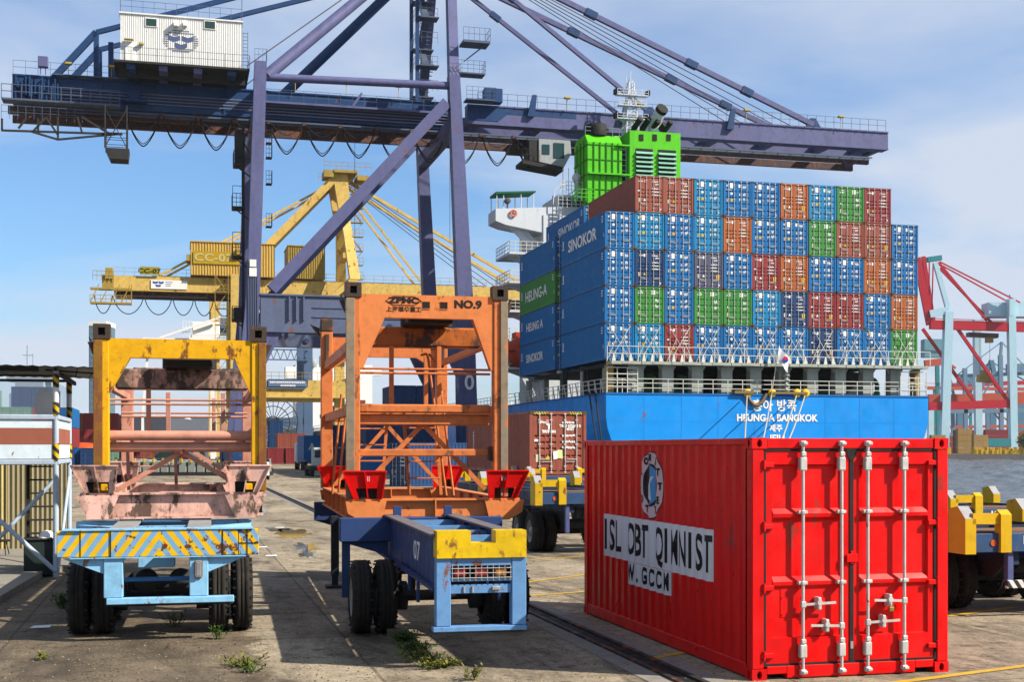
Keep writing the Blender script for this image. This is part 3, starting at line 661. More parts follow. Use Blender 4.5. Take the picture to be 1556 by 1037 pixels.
    for i, x in enumerate((0.60, 1.075, 1.40, 1.86)):
        mb = MB(); mb.tube((x, -0.026, 0.075), (x, -0.026, H - 0.06), 0.0185, 12)
        bar = mb.build('locking_bar', zinc, o)
        for z in (0.30, H - 0.28): mb = MB(); mb.bbox(x - 0.043, x + 0.043, -0.05, 0.02, z - 0.075, z + 0.075, .012); mb.bbox(x - 0.03, x + 0.03, -0.056, -0.01, z + .08, z + 0.13, .008); mb.build('bracket', zinc, bar)
        for z in (1.03, 1.79): mb = MB(); mb.bbox(x - 0.056, x + 0.056, -0.036, 0.02, z - 0.018, z + 0.018, .006); mb.bbox(x - 0.026, x + 0.026, -0.052, -0.02, z - 0.024, z + 0.024, .01); mb.build('bracket', zinc, bar)
        for z in (0.075, H - 0.06):
            mb = MB(); mb.bbox(x - 0.035, x + 0.035, -0.052, 0.004, z - 0.028, z + 0.028, .008); mb.bbox(x - 0.018, x + 0.04, -0.07, -0.04, z - 0.016, z + 0.016, .006); mb.build('cam', zinc, bar)
        s_ = 1 if i in (0, 2) else -1; z = 0.80 if i in (0,) else 0.56 if i == 1 else 0.585 if i == 2 else 0.81
        mb = MB(); mb.bbox(x - 0.03, x + 0.03, -0.05, 0.0, z - 0.035, z + 0.035, .008); mb.beam((x + s_ * 0.03, -0.035, z), (x + s_ * 0.39, -0.05, z + 0.015), 0.012, 0.026); mb.build('handle', zinc, bar)
        mb = MB(); xx = x + s_ * 0.19; mb.bbox(xx - 0.022, xx + 0.022, -0.06, 0.05, z - 0.06, z + 0.075, .008); mb.tube((xx, -0.065, z + 0.02), (xx, -0.03, z + 0.02), 0.03, 10); mb.build('handle_catch', zinc, bar)
        if i == 3: mb = MB(); mb.bbox(xx - .03, xx + .03, -0.085, -0.062, z - 0.11, z - 0.06, .006); mb.tube((xx - .018, -0.074, z - .06), (xx - .018, -0.074, z - .02), .005, 6); mb.tube((xx + .018, -0.074, z - .06), (xx + .018, -0.074, z - .02), .005, 6); mb.build('padlock', paint('brass', (0.45, 0.28, 0.08), 0.4, 0.3, 0, 0.7), bar)
    # printed band, letters and roundel that follow the corrugation; t runs along the wall from far to near
    def D(t0):
        return lambda x: -(corr_depth(t0 - x, L, 0.272, CD, 0.2)) + 0.004
    cuts_y = [p[0] for p in pr]
    def side_print(kind, yc, zc, mat, **k):
        cuts = [yc - c for c in cuts_y]
        if kind == 'text':
            return text(k['s'], (0.014, yc, zc), (0, -1, 0), (0, 0, 1), k['size'], mat, o, 'lettering', k.get('bold', 0.03), xs=k.get('xs', 1), cuts=cuts, disp=lambda x: -corr_depth(yc - x, L, 0.272, CD, 0.2) + k.get('off', 0.006))
        me = bpy.data.meshes.new('band'); me.from_pydata([(a, b_, 0) for a, b_ in k['pts']], [], [list(range(len(k['pts'])))]); flatcut(me, cuts, 0)
        for v in me.vertices:
            x, y = v.co.x, v.co.y; v.co = V3((0.014 + corr_depth(yc - x, L, 0.272, CD, 0.2) - k.get('off', 0.003), yc - x, zc + y))
        me.materials.append(mat); return link(k.get('name', 'white_band'), me, o)
    W1 = plain('band_white', (0.72, 0.72, 0.74))
    mid = 3.55
    side_print('poly', 3.17, 1.24, W1, pts=[(-2.04, -0.30), (2.04, -0.30), (2.04, 0.30), (-2.04, 0.30)])
    pit = 5.66 / 21
    for txt, m0, zc_, hh in (('ISL OBT QIMNIST', 18, 1.24, .60), ('W.GCCM', 14, 0.80, .30)):
        for i_, ch in enumerate(txt):
            if ch != ' ': side_print('text', .2 + (m0 - i_ + .01) * pit, zc_ - .01, LETB, s=ch, size=hh, bold=.012, xs=(.40 if ch in 'MNW' else .46 if ch in 'OQGC' else .58 if ch != 'I' else .8) * (1.35 if hh < .4 else 1), off=.006)
    side_print('poly', 3.30, 0.785, W1, pts=[(-0.84, -0.15), (0.84, -0.15), (0.84, 0.15), (-0.84, 0.15)])
    pass
    def disc(rx, rz, n=40): return [(rx * math.cos(2 * math.pi * i / n), rz * math.sin(2 * math.pi * i / n)) for i in range(n)]
    yc, zc = 3.20, 2.0
    side_print('poly', yc, zc, LETB, pts=disc(0.44, 0.44), off=0.003, name='emblem_rim')
    side_print('poly', yc, zc, plain('emblem_pink', (0.68, 0.5, 0.5)), pts=disc(0.425, 0.425), off=0.005, name='emblem_ring')
    side_print('poly', yc, zc, LETB, pts=[(x - 0.0, y) for x, y in disc(0.26, 0.28)], off=0.007, name='emblem_disc')
    side_print('poly', yc, zc, plain('emblem_blue', (0.12, 0.36, 0.65)), pts=[(0.0, -0.26), (0.18, -0.17), (0.24, 0.0), (0.18, 0.18), (0.0, 0.27)], off=0.009, name='emblem_blue')
    side_print('poly', yc, zc, W1, pts=[(-0.12, -0.16), (0.05, -0.2), (0.02, 0.02), (0.1, 0.12), (0.02, 0.1), (-0.03, 0.0)], off=0.011, name='emblem_figure')
    for i, ch in enumerate('TOLLOMATTET'):
        an = math.pi * (1.35 - i * 0.17 * 1.0); x = 0.345 * math.cos(an); y = 0.355 * math.sin(an)
        side_print('text', yc - x, zc + y, LETB, s=ch, size=0.12, bold=0.008, off=0.012)
    return o
red_container()
# ================================================================ NEAR GANTRY CRANE
LAV = paint('crane_lavender_blue', (0.13, 0.14, 0.285), 0.5, 0.5, 0.16, 0, 0.4, 0.5, (0.03, 0.03, 0.06), 0.2)
DBL = paint('crane_deep_blue_shade', (0.018, 0.06, 0.17), 0.5, 0.5, 0.14, 0, 0.3, 0.5, (0.02, 0.02, 0.035), 0.2)  # shaded tone of the lavender as a colour, also used on fittings
RAILM = paint('railing_grey_blue', (0.10, 0.13, 0.2), 0.6, 0.3)
RUSTY = paint('rusty_rail_girder', (0.10, 0.07, 0.075), 0.8, 0.5, 0.6)
CABLE = plain('black_cable', (0.012, 0.012, 0.015), 0.7); ROPE = plain('steel_rope', (0.09, 0.09, 0.11), 0.6)
PBM = paint('portal_grey_blue', (0.13, 0.16, 0.26), 0.5, 0.4, 0.22, 0, 0.35, 0.5, (0.03, 0.04, 0.06), 0.2)
def crane_near():
    U1, U2, UG1, UG2 = 111.9, 127.9, 117.5, 122.5
    V0, V1 = 6.0, 24.6
    o = empty('gantry_crane', wq(V0, U1, 0), A, 'tall lavender blue quay crane with white machine house and emblem in the foreground', 'crane', None)
    of = (V0, U1, 0)
    def B(mb, name, mat=LAV, par=None, stuff=False): return mb.build(name, mat, par or o, off=of, stuff=stuff)
    # legs
    for u in (U1, U2):
        mb = MB(); mb.post((5.0, u, 2.2), (6.1, u, 15.5), 1.25, 1.3, 1.15, 1.2); mb.post((6.1, u, 15.5), (6.7, u, 35.0), 1.05, 1.2, 1.0, 1.1); B(mb, 'leg')
        mb = MB(); mb.post((24.5, u, 2.2), (24.2, u, 15.5), 1.7, 1.5, 1.45, 1.4); mb.post((24.2, u, 15.5), (23.25, u, 35.0), 1.35, 1.3, 0.95, 1.1); B(mb, 'leg', LAV)
        for v in (4.72, 24.25):
            mb = MB(); mb.bbox(v - 0.8, v + 0.8, u - 3.2, u + 3.2, 1.25, 2.3, .05); mb.bbox(v - .5, v + .5, u - 3, u - 1, .5, 1.3, .04); mb.bbox(v - .5, v + .5, u + 1, u + 3, .5, 1.3, .04); g = B(mb, 'bogie', DBL)
            mb = MB()
            for du in (-2.6, -1.4, 1.4, 2.6): mb.tube((v - .12, u + du, .36), (v + .12, u + du, .36), .34, 16)
            B(mb, 'wheels', DARKM, g)
    for v in (4.72, 24.25): mb = MB(); mb.bbox(v - .7, v + .7, U1 + 3.3, U2 - 3.3, 1.5, 3.0, .05); B(mb, 'sill_beam', DBL)
    # portal beams with stiffeners
    for u in (U1, U2):
        mb = MB(); mb.box(6.68, 23.55, u - 0.55, u + 0.55, 12.3, 15.35)
        for v in (9.0, 9.6, 10.2): mb.box(v, v + .12, u - .75, u - .55, 13.3, 15.3)
        mb.box(11, 23.5, u - .62, u - .55, 14.4, 14.5); mb.box(11, 23.5, u - .62, u - .55, 13.6, 13.7)
        mb.box(6.66, 23.6, u - .7, u + .7, 15.36, 15.5)
        B(mb, 'portal_beam', PBM)
        mb = MB(); mb.tube((17.5, u - .56, 12.9), (17.5, u - .72, 12.9), .3, 16); mb.tube((12, u - .56, 12.9), (12, u - .66, 12.9), .25, 16); B(mb, 'pulley', DBL)
        mb = MB(); mb.prism([(6.7, u - .3, 12.3), (8.4, u - .3, 12.3), (6.7, u - .3, 8.6)], (0, .6, 0)); B(mb, 'gusset')
        mb = MB(); mb.prism([(23.5, u - .3, 12.3), (21.8, u - .3, 12.3), (23.6, u - .3, 8.6)], (0, .6, 0)); B(mb, 'gusset')
    for v, z in ((6.1, 13.5), (24.2, 13.5)): mb = MB(); mb.box(v - .5, v + .5, U1 + .7, U2 - .7, z - .9, z + .9); B(mb, 'cross_beam')
    for v, z in ((6.6, 30.7), (23.4, 30.7)): mb = MB(); mb.box(v - .5, v + .5, U1 + .62, U2 - .62, z - .5, z + .7); B(mb, 'cross_beam')
    # diagonals + ties
    for u in (U1, U2):
        mb = MB(); mb.beam((7.6, u, 15.9), (22.6, u, 32.6), .95, .95); B(mb, 'diagonal_brace')
        mb = MB(); mb.tube((7.15, u, 33.8), (22.9, u, 34.15), .34, 14); B(mb, 'tie_tube')
        mb = MB(); uu = 120 + (u - 120) * .35; mb.tube((7.2, u, 33.9), (24.1, uu, 50.5), .50, 18, .46); B(mb, 'back_stay_tube', LAV if u == U1 else DBL)  # far tube gets the shaded blue as its colour
        mb = MB(); mb.post((23.25, u, 35.0), (23.9, uu, 51.5), .85, 1.1, .75, .9); B(mb, 'mast_leg')
        for v, z in ((6.7, 35.0), (23.25, 35.0)):
            mb = MB(); railing(mb, (v - .5, u - .55, z), (v + .5, u - .55, z), 1.0, 3); railing(mb, (v + .5, u - .55, z), (v + .5, u + .55, z), 1.0, 2); B(mb, 'railing', RAILM)
    mb = MB(); mb.tube((23.9, 117.3, 48.3), (23.9, 122.7, 48.3), .5, 14); mb.box(23.3, 24.9, 116.4, 123.6, 50.6, 51.6); B(mb, 'mast_head')
    # girders
    def girder(v0, v1, name, h=2.0):
        for u in (UG1, UG2):
            mb = MB(); mb.box(v0, v1, u - .55, u + .55, 34 - h, 34.0); mb.box(v0, v1, u - .65, u + .65, 33.9, 34.03); mb.box(v0, v1, u - .65, u + .65, 34 - h - .12, 34 - h - .003)
            n = int((v1 - v0) / 3.2)
            for i in range(n + 1):
                v = v0 + .3 + (v1 - v0 - .6) * i / n
                if name == 'main_girder' and v < 4: mb.box(v - .05, v + .05, u - .68, u - .55, 34 - h, 33.9)
            g = B(mb, name, LAV if name == 'boom' else DBL)
    girder(-13.5, 24.7, 'main_girder', 2.3); girder(25.6, 68.4, 'boom', 1.65)
    mb = MB(); mb.box(25.6, 36, 116.93, 116.946, 33.3, 33.88); mb.prism([(25.6, 116.93, 32.6), (28.5, 116.93, 32.6), (30, 116.93, 33.85), (25.6, 116.93, 33.85)], (0, -.02, 0)); B(mb, 'hinge_plate', DBL)
    # trolley rail girders under the boom, rusty
    for u in (UG1 + .9, UG2 - .9):
        mb = MB(); mb.box(-14, 67.0, u - .2, u + .2, 31.0, 31.65); B(mb, 'trolley_rail', RUSTY)
    mb = MB(); mb.box(-13, 66.5, 117.2, 117.5, 31.15, 31.3)
    for i in range(60): v = -12.5 + i * 1.33; mb.box(v, v + .06, 116.7, 117.5, 31.3, 31.36)
    mb.box(-13, 66.5, 116.66, 116.74, 31.22, 31.36); B(mb, 'festoon_rail', RAILM)
    for v in (-13, -8, -3, 2, 9.5, 15, 20.5, 27, 33, 39, 45, 51, 57, 63, 67.4): mb = MB(); mb.box(v - .3, v + .3, UG1 + .56, UG2 - .56, 32.6, 33.6); B(mb, 'girder_tie')
    mb = MB()
    for i in range(4):
        z = 33.0 - i * .27; mb.tube((-11, 116.82, z), (24.4, 116.82, z), .05, 6)
    for i in range(5): z = 33.0 - i * .27; mb.tube((6.8, 116.72, z), (24, 116.72, z), .06, 6)
    B(mb, 'pipes', paint('pipe_blue_grey', (0.22, 0.23, 0.33), 0.5, 0.3))
    # boom tip
    mb = MB(); mb.box(67.8, 68.4, UG1 + .56, UG2 - .56, 32.4, 33.9); mb.box(66, 66.1, 118, 122, 31.2, 32.3); B(mb, 'boom_tip')
    mb = MB()
    railing(mb, (26.5, 116.7, 34), (68.0, 116.7, 34), 1.1, 44, (.5, 1.0), .022); railing(mb, (7.5, 116.2, 32.9), (22.5, 116.2, 32.9), 1.1, 14, (.5, 1), .022); B(mb, 'boom_railing', RAILM)
    mb = MB(); mb.box(7.3, 22.6, 115.9, 116.9, 32.72, 32.9); mb.beam((15, 116, 32.9), (15.8, 116, 34.1), .2, .2); B(mb, 'side_walkway')
    mb = MB(); railing(mb, (-13.4, 116.6, 34), (-3.5, 116.6, 34), 1.1, 10); mb.box(-10.3, -3.4, 116.3, 116.84, 34.03, 34.12); B(mb, 'girder_railing', RAILM)
    # lugs and floodlights on the boom
    for v in (31.2, 40.2, 51.0): mb = MB(); mb.prism([(v, 116.6, 33.2), (v + .7, 116.6, 33.2), (v + .9, 116.6, 35.2), (v + .5, 116.6, 35.2)], (0, .3, 0)); B(mb, 'latch_post', DBL)
    for v, u in ((43.5, UG1), (60.5, UG1), (42.8, UG2), (58.5, UG2)): mb = MB(); mb.prism([(v - .9, u - .2, 33.9), (v + .9, u - .2, 33.9), (v + .2, u - .2, 35), (v - .3, u - .2, 35)], (0, .4, 0)); B(mb, 'stay_lug', DBL)
    FL = plain('floodlight_yellow', (0.5, 0.38, 0.1))
    for v in (-9, -5.5, 10, 14.5, 19.2, 27.5, 35, 42, 53, 63): mb = MB(); mb.bbox(v - .3, v + .3, 116.3, 116.7, 35.0, 35.18, .03); mb.tube((v, 116.6, 34), (v, 116.6, 35), .03, 5); B(mb, 'floodlight', FL)
    # hinge platforms
    for (v, u, z) in ((26.0, 116.2, 34.05), (24.9, 115.6, 36.2)):
        mb = MB(); mb.box(v - .8, v + 1.9, u - .8, u + .6, z, z + .12); railing(mb, (v - .8, u - .8, z + .1), (v + 1.9, u - .8, z + .1), 1.1, 5, (.33, .66, 1)); railing(mb, (v + 1.9, u - .8, z + .1), (v + 1.9, u + .6, z + .1), 1.1, 3, (.33, .66, 1)); B(mb, 'platform', RAILM)
    mb = MB(); mb.box(24.0, 26.4, 111.2, 113, 37.9, 38.1); railing(mb, (24.0, 111.2, 38.1), (26.4, 111.2, 38.1), 1.1, 5); railing(mb, (26.4, 111.2, 38.1), (26.4, 113, 38.1), 1.1, 3); mb.tube((24.2, 112, 36.4), (26, 112, 37.9), .06, 5); B(mb, 'platform', RAILM)
    mb = MB(); mb.bbox(27.0, 28.7, 116.0, 117, 34.1, 35.4, .05); B(mb, 'winch_box', DBL)
    # stair tower on the mast
    z = 33.2
    i = 0
    while z < 51:
        mb = MB(); s_ = 1 if i % 2 else -1; u = 119
        mb.beam((21.9, u + s_ * 1.3, z), (21.9, u - s_ * 1.3, z + 1.9), .7, .08)
        for k in range(7): t = k / 7; mb.box(21.5, 22.6, u + s_ * (1.3 - 2.6 * t) - .08, u + s_ * (1.3 - 2.6 * t) + .08, z + 1.9 * t, z + 1.9 * t + .05)
        railing(mb, (21.5, u + s_ * 1.3, z), (21.5, u - s_ * 1.3, z + 1.9), 1.0, 4)
        mb.box(21.0, 23.0, u - s_ * 1.3 - .7, u - s_ * 1.3 + .7, z + 1.9, z + 2.0)
        railing(mb, (21.0, u - 1.3, z + 2.0), (23.0, u - 1.3, z + 2.0), 1.0, 4); railing(mb, (21.0, u + 1.3, z + 2.0), (21, u - 1.3, z + 2.0), 1.0, 4)
        B(mb, 'stair_flight', RAILM); z += 2.2; i += 1
    mb = MB(); mb.box(20.9, 21.2, 117.3, 117.6, 33, 51); mb.box(20.9, 21.2, 120.4, 120.7, 33, 51); B(mb, 'stair_post', DBL)
    # machine house
    hw = paint('house_white', (0.74, 0.75, 0.74), 0.5, 0.15, 0.02, 0, 0.12)
    hv0, hv1, hu0, hu1, hz0, hz1 = -4.65, 5.25, 113.5, 121, 34.65, 38.75
    mb = MB(); vs = []
    n = 66; xs = []
    for k in range(n):
        v = hv0 + (hv1 - hv0) * k / n; p = (hv1 - hv0) / n; xs += [(v, 0), (v + p * .3, 0), (v + p * .5, .04), (v + p * .8, .04)]
    xs.append((hv1, 0))
    for v, d in xs: vs += [(v, hu0 + d, hz0), (v, hu0 + d, hz1)]
    mb.add(vs, [(2 * k, 2 * k + 2, 2 * k + 3, 2 * k + 1) for k in range(len(xs) - 1)])
    mb.quad((hv0, hu0, hz0), (hv0, hu1, hz0), (hv0, hu1, hz1), (hv0, hu0, hz1)); mb.quad((hv1, hu0, hz0), (hv1, hu1, hz0), (hv1, hu1, hz1), (hv1, hu0, hz1)); mb.quad((hv0, hu1, hz0), (hv1, hu1, hz0), (hv1, hu1, hz1), (hv0, hu1, hz1))
    mb.box(hv0 - .1, hv1 + .1, hu0 - .1, hu1 + .1, hz1, hz1 + .12)
    house = B(mb, 'machine_house', hw)
    GG = glass('dark_green_glass', (0.01, 0.035, 0.03))
    for px, py in ((230, 34), (319, 38)):
        c = Q(px, py, hu0); mb = MB(); mb.bbox(c.x - .5, c.x + .5, hu0 - .06, hu0 + .03, c.z - .38, c.z + .38, .02); w = B(mb, 'window_frame', WHT, house)
    for px, py in ((230, 34), (319, 38)):
        c = Q(px, py, hu0); mb = MB(); mb.box(c.x - .42, c.x + .42, hu0 - .075, hu0 - .064, c.z - .3, c.z + .3); B(mb, 'window_pane', GG, house)
    for px in (267, 281): c = Q(px, 38, hu0); mb = MB(); mb.bbox(c.x - .18, c.x + .18, hu0 - .5, hu0 - .01, c.z - .2, c.z + .25, .03); B(mb, 'ventilator', WHT, house)
    c = Q(192, 78, hu0); mb = MB(); mb.bbox(c.x - .1, c.x + .75, hu0 - .07, hu0 + .02, hz0 + .05, hz0 + 1.75, .02); mb.box(c.x + .15, c.x + .6, hu0 - .085, hu0 - .072, hz0 + 1.0, hz0 + 1.4); B(mb, 'door', [WHT], house)
    mb = MB(); mb.box(c.x - .15, c.x + .6, hu0 - .5, hu0 - .05, hz0 + 1.85, hz0 + 1.92); mb.bbox(c.x + 1.0, c.x + 1.4, hu0 - .4, hu0 - .05, hz0 + 1.5, hz0 + 1.72, .03); B(mb, 'canopy', plain('buff', (0.5, 0.42, 0.2)), house)
    # emblem: striped disc with three chevron blocks
    c = Q(275, 63, hu0); mb = MB(); r_ = 1.45; y = hu0 - .02
    for k in range(10):
        zz = -.85 + k * .19; ww = r_ * math.sqrt(max(0, 1 - (zz / .98) ** 2)); inn = .98 if -.5 < zz < .55 else 0
        for s_ in (-1, 1): mb.quad((c.x + s_ * inn, y, c.z + zz), (c.x + s_ * ww, y, c.z + zz), (c.x + s_ * ww, y, c.z + zz + .07), (c.x + s_ * inn, y, c.z + zz + .07))
    B(mb, 'emblem_lines', plain('emblem_grey', (0.16, 0.18, 0.25)), house)
    mb = MB(); y = hu0 - .025
    for cx, cz in ((-.55, .22), (.55, .22), (0, -.38)):
        mb.add([(c.x + cx - .48, y, c.z + cz + .28), (c.x + cx, y, c.z + cz + .12), (c.x + cx + .48, y, c.z + cz + .28), (c.x + cx + .48, y, c.z + cz - .1), (c.x + cx, y, c.z + cz - .26), (c.x + cx - .48, y, c.z + cz - .1)], [(0, 1, 4, 5), (1, 2, 3, 4)])
    B(mb, 'emblem_blocks', plain('emblem_blue_grey', (0.09, 0.12, 0.25)), house)
    mb = MB(); mb.box(hv0 - .5, hv1 + .6, hu0 - .9, hu1 + .3, hz0 - .2, hz0 - .02)
    fl = B(mb, 'house_floor', DARKM)
    mb = MB(); railing(mb, (hv0 - .5, hu0 - .9, hz0 - .02), (hv1 + .6, hu0 - .9, hz0 - .02), 1.1, 16); railing(mb, (hv1 + .6, hu0 - .9, hz0 - .02), (hv1 + .6, hu1, hz0 - .02), 1.1, 6); railing(mb, (hv0, hu0, hz1 + .12), (hv1, hu0, hz1 + .12), 1.0, 11); railing(mb, (hv0, hu1, hz1 + .12), (hv1, hu1, hz1 + .12), 1.0, 11); B(mb, 'house_railing', RAILM)
    for k, v in enumerate((-3.8, -1.2, 1.6, 4.4)): mb = MB(); mb.box(v - .35, v + .35, hu0 - .6, hu1, hz0 - .65, hz0 - .21); B(mb, 'floor_beam', LAV if k in (1, 2) else DBL)
    mb = MB(); mb.box(hv0 - .3, hv1 + .3, hu0 + 1, hu0 + 1.2, hz0 - .95, hz0 - .21); mb.box(hv0, hv1, 116.96, 117.0, 34.04, 34.4); B(mb, 'floor_web', DARKM)
    mb = MB(); c = Q(371, 62, hu0)
    for zz in range(12): mb.tube((hv1 + .1, hu0 + .3, hz0 + .3 * zz), (hv1 + .5, hu0 + .3, hz0 + .3 * zz), .025, 4)
    mb.tube((hv1 + .1, hu0 + .3, hz0), (hv1 + .1, hu0 + .3, hz0 + 3.4), .03, 4); mb.tube((hv1 + .5, hu0 + .3, hz0), (hv1 + .5, hu0 + .3, hz0 + 3.4), .03, 4); B(mb, 'ladder', RAILM)
    mb = MB(); mb.tube((hv0, hu0, hz1), (hv0, hu0, hz1 + 1.9), .03, 5); mb.tube((hv1, hu0, hz1), (hv1, hu0, hz1 + 2.3), .03, 5); B(mb, 'antenna', RAILM)
    # landside A-frame and stays
    for u, s_ in ((UG1, 0), (UG2, .15)):
        mb = MB(); mb.beam((-10.3, u, 34), (-6.8, u, 38.2), .5, .5); B(mb, 'tail_strut', DBL)
        for v in (-6.8, -5.6): mb = MB(); mb.beam((v, u, 34), (v, u, 38.2 if v < -6 else 37.4), .42, .5); B(mb, 'tail_post', DBL)
        mb = MB(); mb.beam((-6.8, u, 38.2), (24.0, 120 + (u - 120) * 1.2, 48.6), .38, .38); B(mb, 'back_stay', DBL)
        mb = MB(); mb.beam((60.5, u, 34.4), (24.3, 120 + (u - 120) * 1.2, 48.4), .42, .46); B(mb, 'fore_stay')
        mb = MB(); mb.beam((43.6, u, 34.4), (24.3, 120 + (u - 120) * 1.2, 48.0), .34, .36); B(mb, 'fore_stay', LAV)
        for t in (.18, .34, .62): p = V3((60.5, u, 34.4)).lerp(V3((24.3, 120 + (u - 120) * 1.2, 48.4)), t); mb = MB(); mb.beam(p, p + V3((-1.1, 0, .44)), .6, .62); B(mb, 'stay_joint', DBL)
        mb = MB(); p = V3((43.6, u, 34.4)).lerp(V3((24.3, 120 + (u - 120) * 1.2, 48.0)), .7); mb.beam(p, p + V3((-.9, 0, .6)), .5, .5); B(mb, 'stay_joint', DBL)
    for k in range(5):
        mb = MB(); mb.tube((58.8 - .9 * k, 118.2 + .9 * k, 34.2), (24.2, 118.4 + .8 * k, 48.9 + .3 * k), .045, 5); B(mb, 'hoist_rope', ROPE)
    for k in range(2): mb = MB(); mb.tube((5.6, 112.5 + 8 * k, 34.8 + .3 * k), (23.5, 117 + 3 * k, 50), .05, 5); B(mb, 'guy_rope', ROPE)
    for px in (548, 697, 1038): c = Q(px, 212, 117); mb = MB(); mb.tube((c.x, 121, 31), (c.x, 121, 22), .025, 4); B(mb, 'hanging_wire', ROPE)
    # festoon
    px = [190, 245, 301, 355, 408, 462, 517, 572, 625, 678, 730, 780, 826]
    for a, b_ in zip(px, px[1:]):
        pa = Q(a, 178, 116.7).x; pb = Q(b_, 182, 116.7).x
        for j, (sag, r_) in enumerate(((2.75, .055), (2.55, .035), (1.1, .035))):
            mb = MB(); pts = []
            for k in range(13):
                t = k / 12; s_ = 1 - (2 * t - 1) ** 2; sg = math.copysign(abs(2 * t - 1) ** 1.25, 2 * t - 1)
                pts.append((pa + (pb - pa) * (0.5 + 0.5 * sg) + .12 * (1 - 2 * t) * 1, 116.62 - .08 * j, 31.2 - sag * s_ ** .8))
            mb.path(pts, r_, 6); B(mb, 'festoon_cable', CABLE)
        mb = MB(); mb.bbox(pa - .18, pa + .18, 116.45, 116.8, 31.0, 31.3, .03); B(mb, 'festoon_trolley', RUSTY)
    # tail platform truss and basket under the landside end
    mb = MB()
    def qb(a, b_, u=114.6, w=.12): pa = Q(a[0], a[1], u); pb = Q(b_[0], b_[1], u); mb.beam(pa, pb, w, w)
    for u in (114.6, 116.4):
        for a, b_ in (((2, 198), (186, 204)), ((48, 200), (88, 212)), ((88, 212), (186, 203)), ((28, 195), (40, 180)), ((50, 200), (70, 178)), ((88, 212), (88, 178)), ((88, 205), (70, 178)), ((125, 203), (118, 178)), ((125, 178), (168, 204)), ((3, 198), (3, 180)), ((58, 200), (58, 180))): qb(a, b_, u, .16)
    B(mb, 'tail_truss', DARKM)
    mb = MB(); p = Q(2, 160, 115.4); q_ = Q(182, 178, 115.4); railing(mb, (p.x, 115.4, 31.6), (q_.x, 115.4, 31.6), 1.15, 12, (.5, 1), .04); railing(mb, (p.x, 115.4, 29.9), (q_.x - 3, 115.4, 29.9), 1.1, 10, (.5, 1), .025); mb.box(p.x, q_.x, 115.3, 116.8, 31.45, 31.6); B(mb, 'tail_walkway', RAILM)
    mb = MB(); c0 = Q(160, 205, 115); c1 = Q(193, 243, 115)
    x0, x1, zz0, zz1 = c0.x, c1.x, c1.z, c0.z
    for x in (x0, x1):
        for u in (114.4, 116.2): mb.tube((x, u, zz0 + .8), (x, u, 31.3), .06, 5)
    for z in (zz0 + .9, zz0 + 1.5, zz0 + 2.1): mb.tube((x0, 114.4, z), (x1, 114.4, z), .03, 4); mb.tube((x1, 114.4, z), (x1, 116.2, z), .03, 4); mb.tube((x0, 116.2, z), (x1, 116.2, z), .03, 4)
    mb.tube((x0, 114.4, zz0 + .9), (x1, 114.4, 31), .05, 4); mb.tube((x1, 114.4, zz0 + .9), (x0, 114.4, 31), .05, 4)
    mb.prism([(x0, 114.3, zz0 + .8), (x1 + .2, 114.3, zz0 + .8), (x1 + .1, 114.3, zz0 - .1), (x0 + .4, 114.3, zz0 - .1)], (0, 2, 0)); B(mb, 'maintenance_basket', DARKM)
    # clutter on the girder end
    rnd = random.Random(8); mb = MB()
    for k in range(16): v = -13.3 + k * .22 + rnd.random() * .2; mb.box(v, v + .12, 116.2 + rnd.random() * .5, 116.9, 31.8 + rnd.random(), 33.2 + rnd.random() * .6)
    B(mb, 'sheave_frame', DBL)
    mb = MB(); mb.bbox(-11.4, -10.6, 116.2, 116.7, 34.6, 35.5, .04); mb.tube((-11.2, 116.4, 34), (-11.2, 116.4, 34.6), .05, 5); mb.tube((-10.8, 116.4, 34), (-10.8, 116.4, 34.6), .05, 5); B(mb, 'control_box', LAV)
    mb = MB(); c = Q(203, 150, 116.4); mb.box(c.x - 1.1, c.x + 1.1, 115.7, 116.8, 32.1, 32.25); mb.bbox(c.x - .45, c.x + .45, 116.2, 116.8, 32.26, 33.2, .03); railing(mb, (c.x - 1.1, 115.7, 32.25), (c.x + 1.1, 115.7, 32.25), 1.0, 4); B(mb, 'side_platform', DBL)
    # trolley + operator cab
    mb = MB(); mb.box(30.5, 35.5, 117.6, 122.2, 30.75, 31.25); mb.box(31, 32, 118, 119, 30, 30.8); mb.box(34, 35, 118, 119, 30, 30.8); tr = B(mb, 'trolley', DARKM)
    mb = MB(); mb.prism([(34.2, 115.9, 28.9), (36.6, 115.9, 28.5), (37.3, 115.9, 29.8), (37.2, 115.9, 31.0), (34.2, 115.9, 31.0)], (0, 2.4, 0)); mb.shift((-2.1, 0, 0)); B(mb, 'operator_cab', paint('cab_grey_white', (0.42, 0.45, 0.47), .5, .5, .1), tr)
    mb = MB(); mb.bbox(35.6, 36.6, 115.84, 115.89, 29.3, 30.7, .01); mb.box(34.5, 35.2, 115.85, 115.89, 29.6, 30.5); mb.shift((-2.1, 0, 0)); B(mb, 'cab_window', GG, tr)
    mb = MB(); mb.prism([(32.6, 115.7, 28.6), (36.5, 115.7, 28.1), (36.5, 115.7, 28.45), (32.6, 115.7, 28.95)], (0, 2.6, 0)); railing(mb, (32.6, 115.7, 28.9), (34.2, 115.7, 28.8), 1.1, 4); mb.box(33.3, 34.1, 116, 118, 28.95, 30.9); mb.shift((-2.1, 0, 0)); B(mb, 'cab_platform', DARKM, tr)
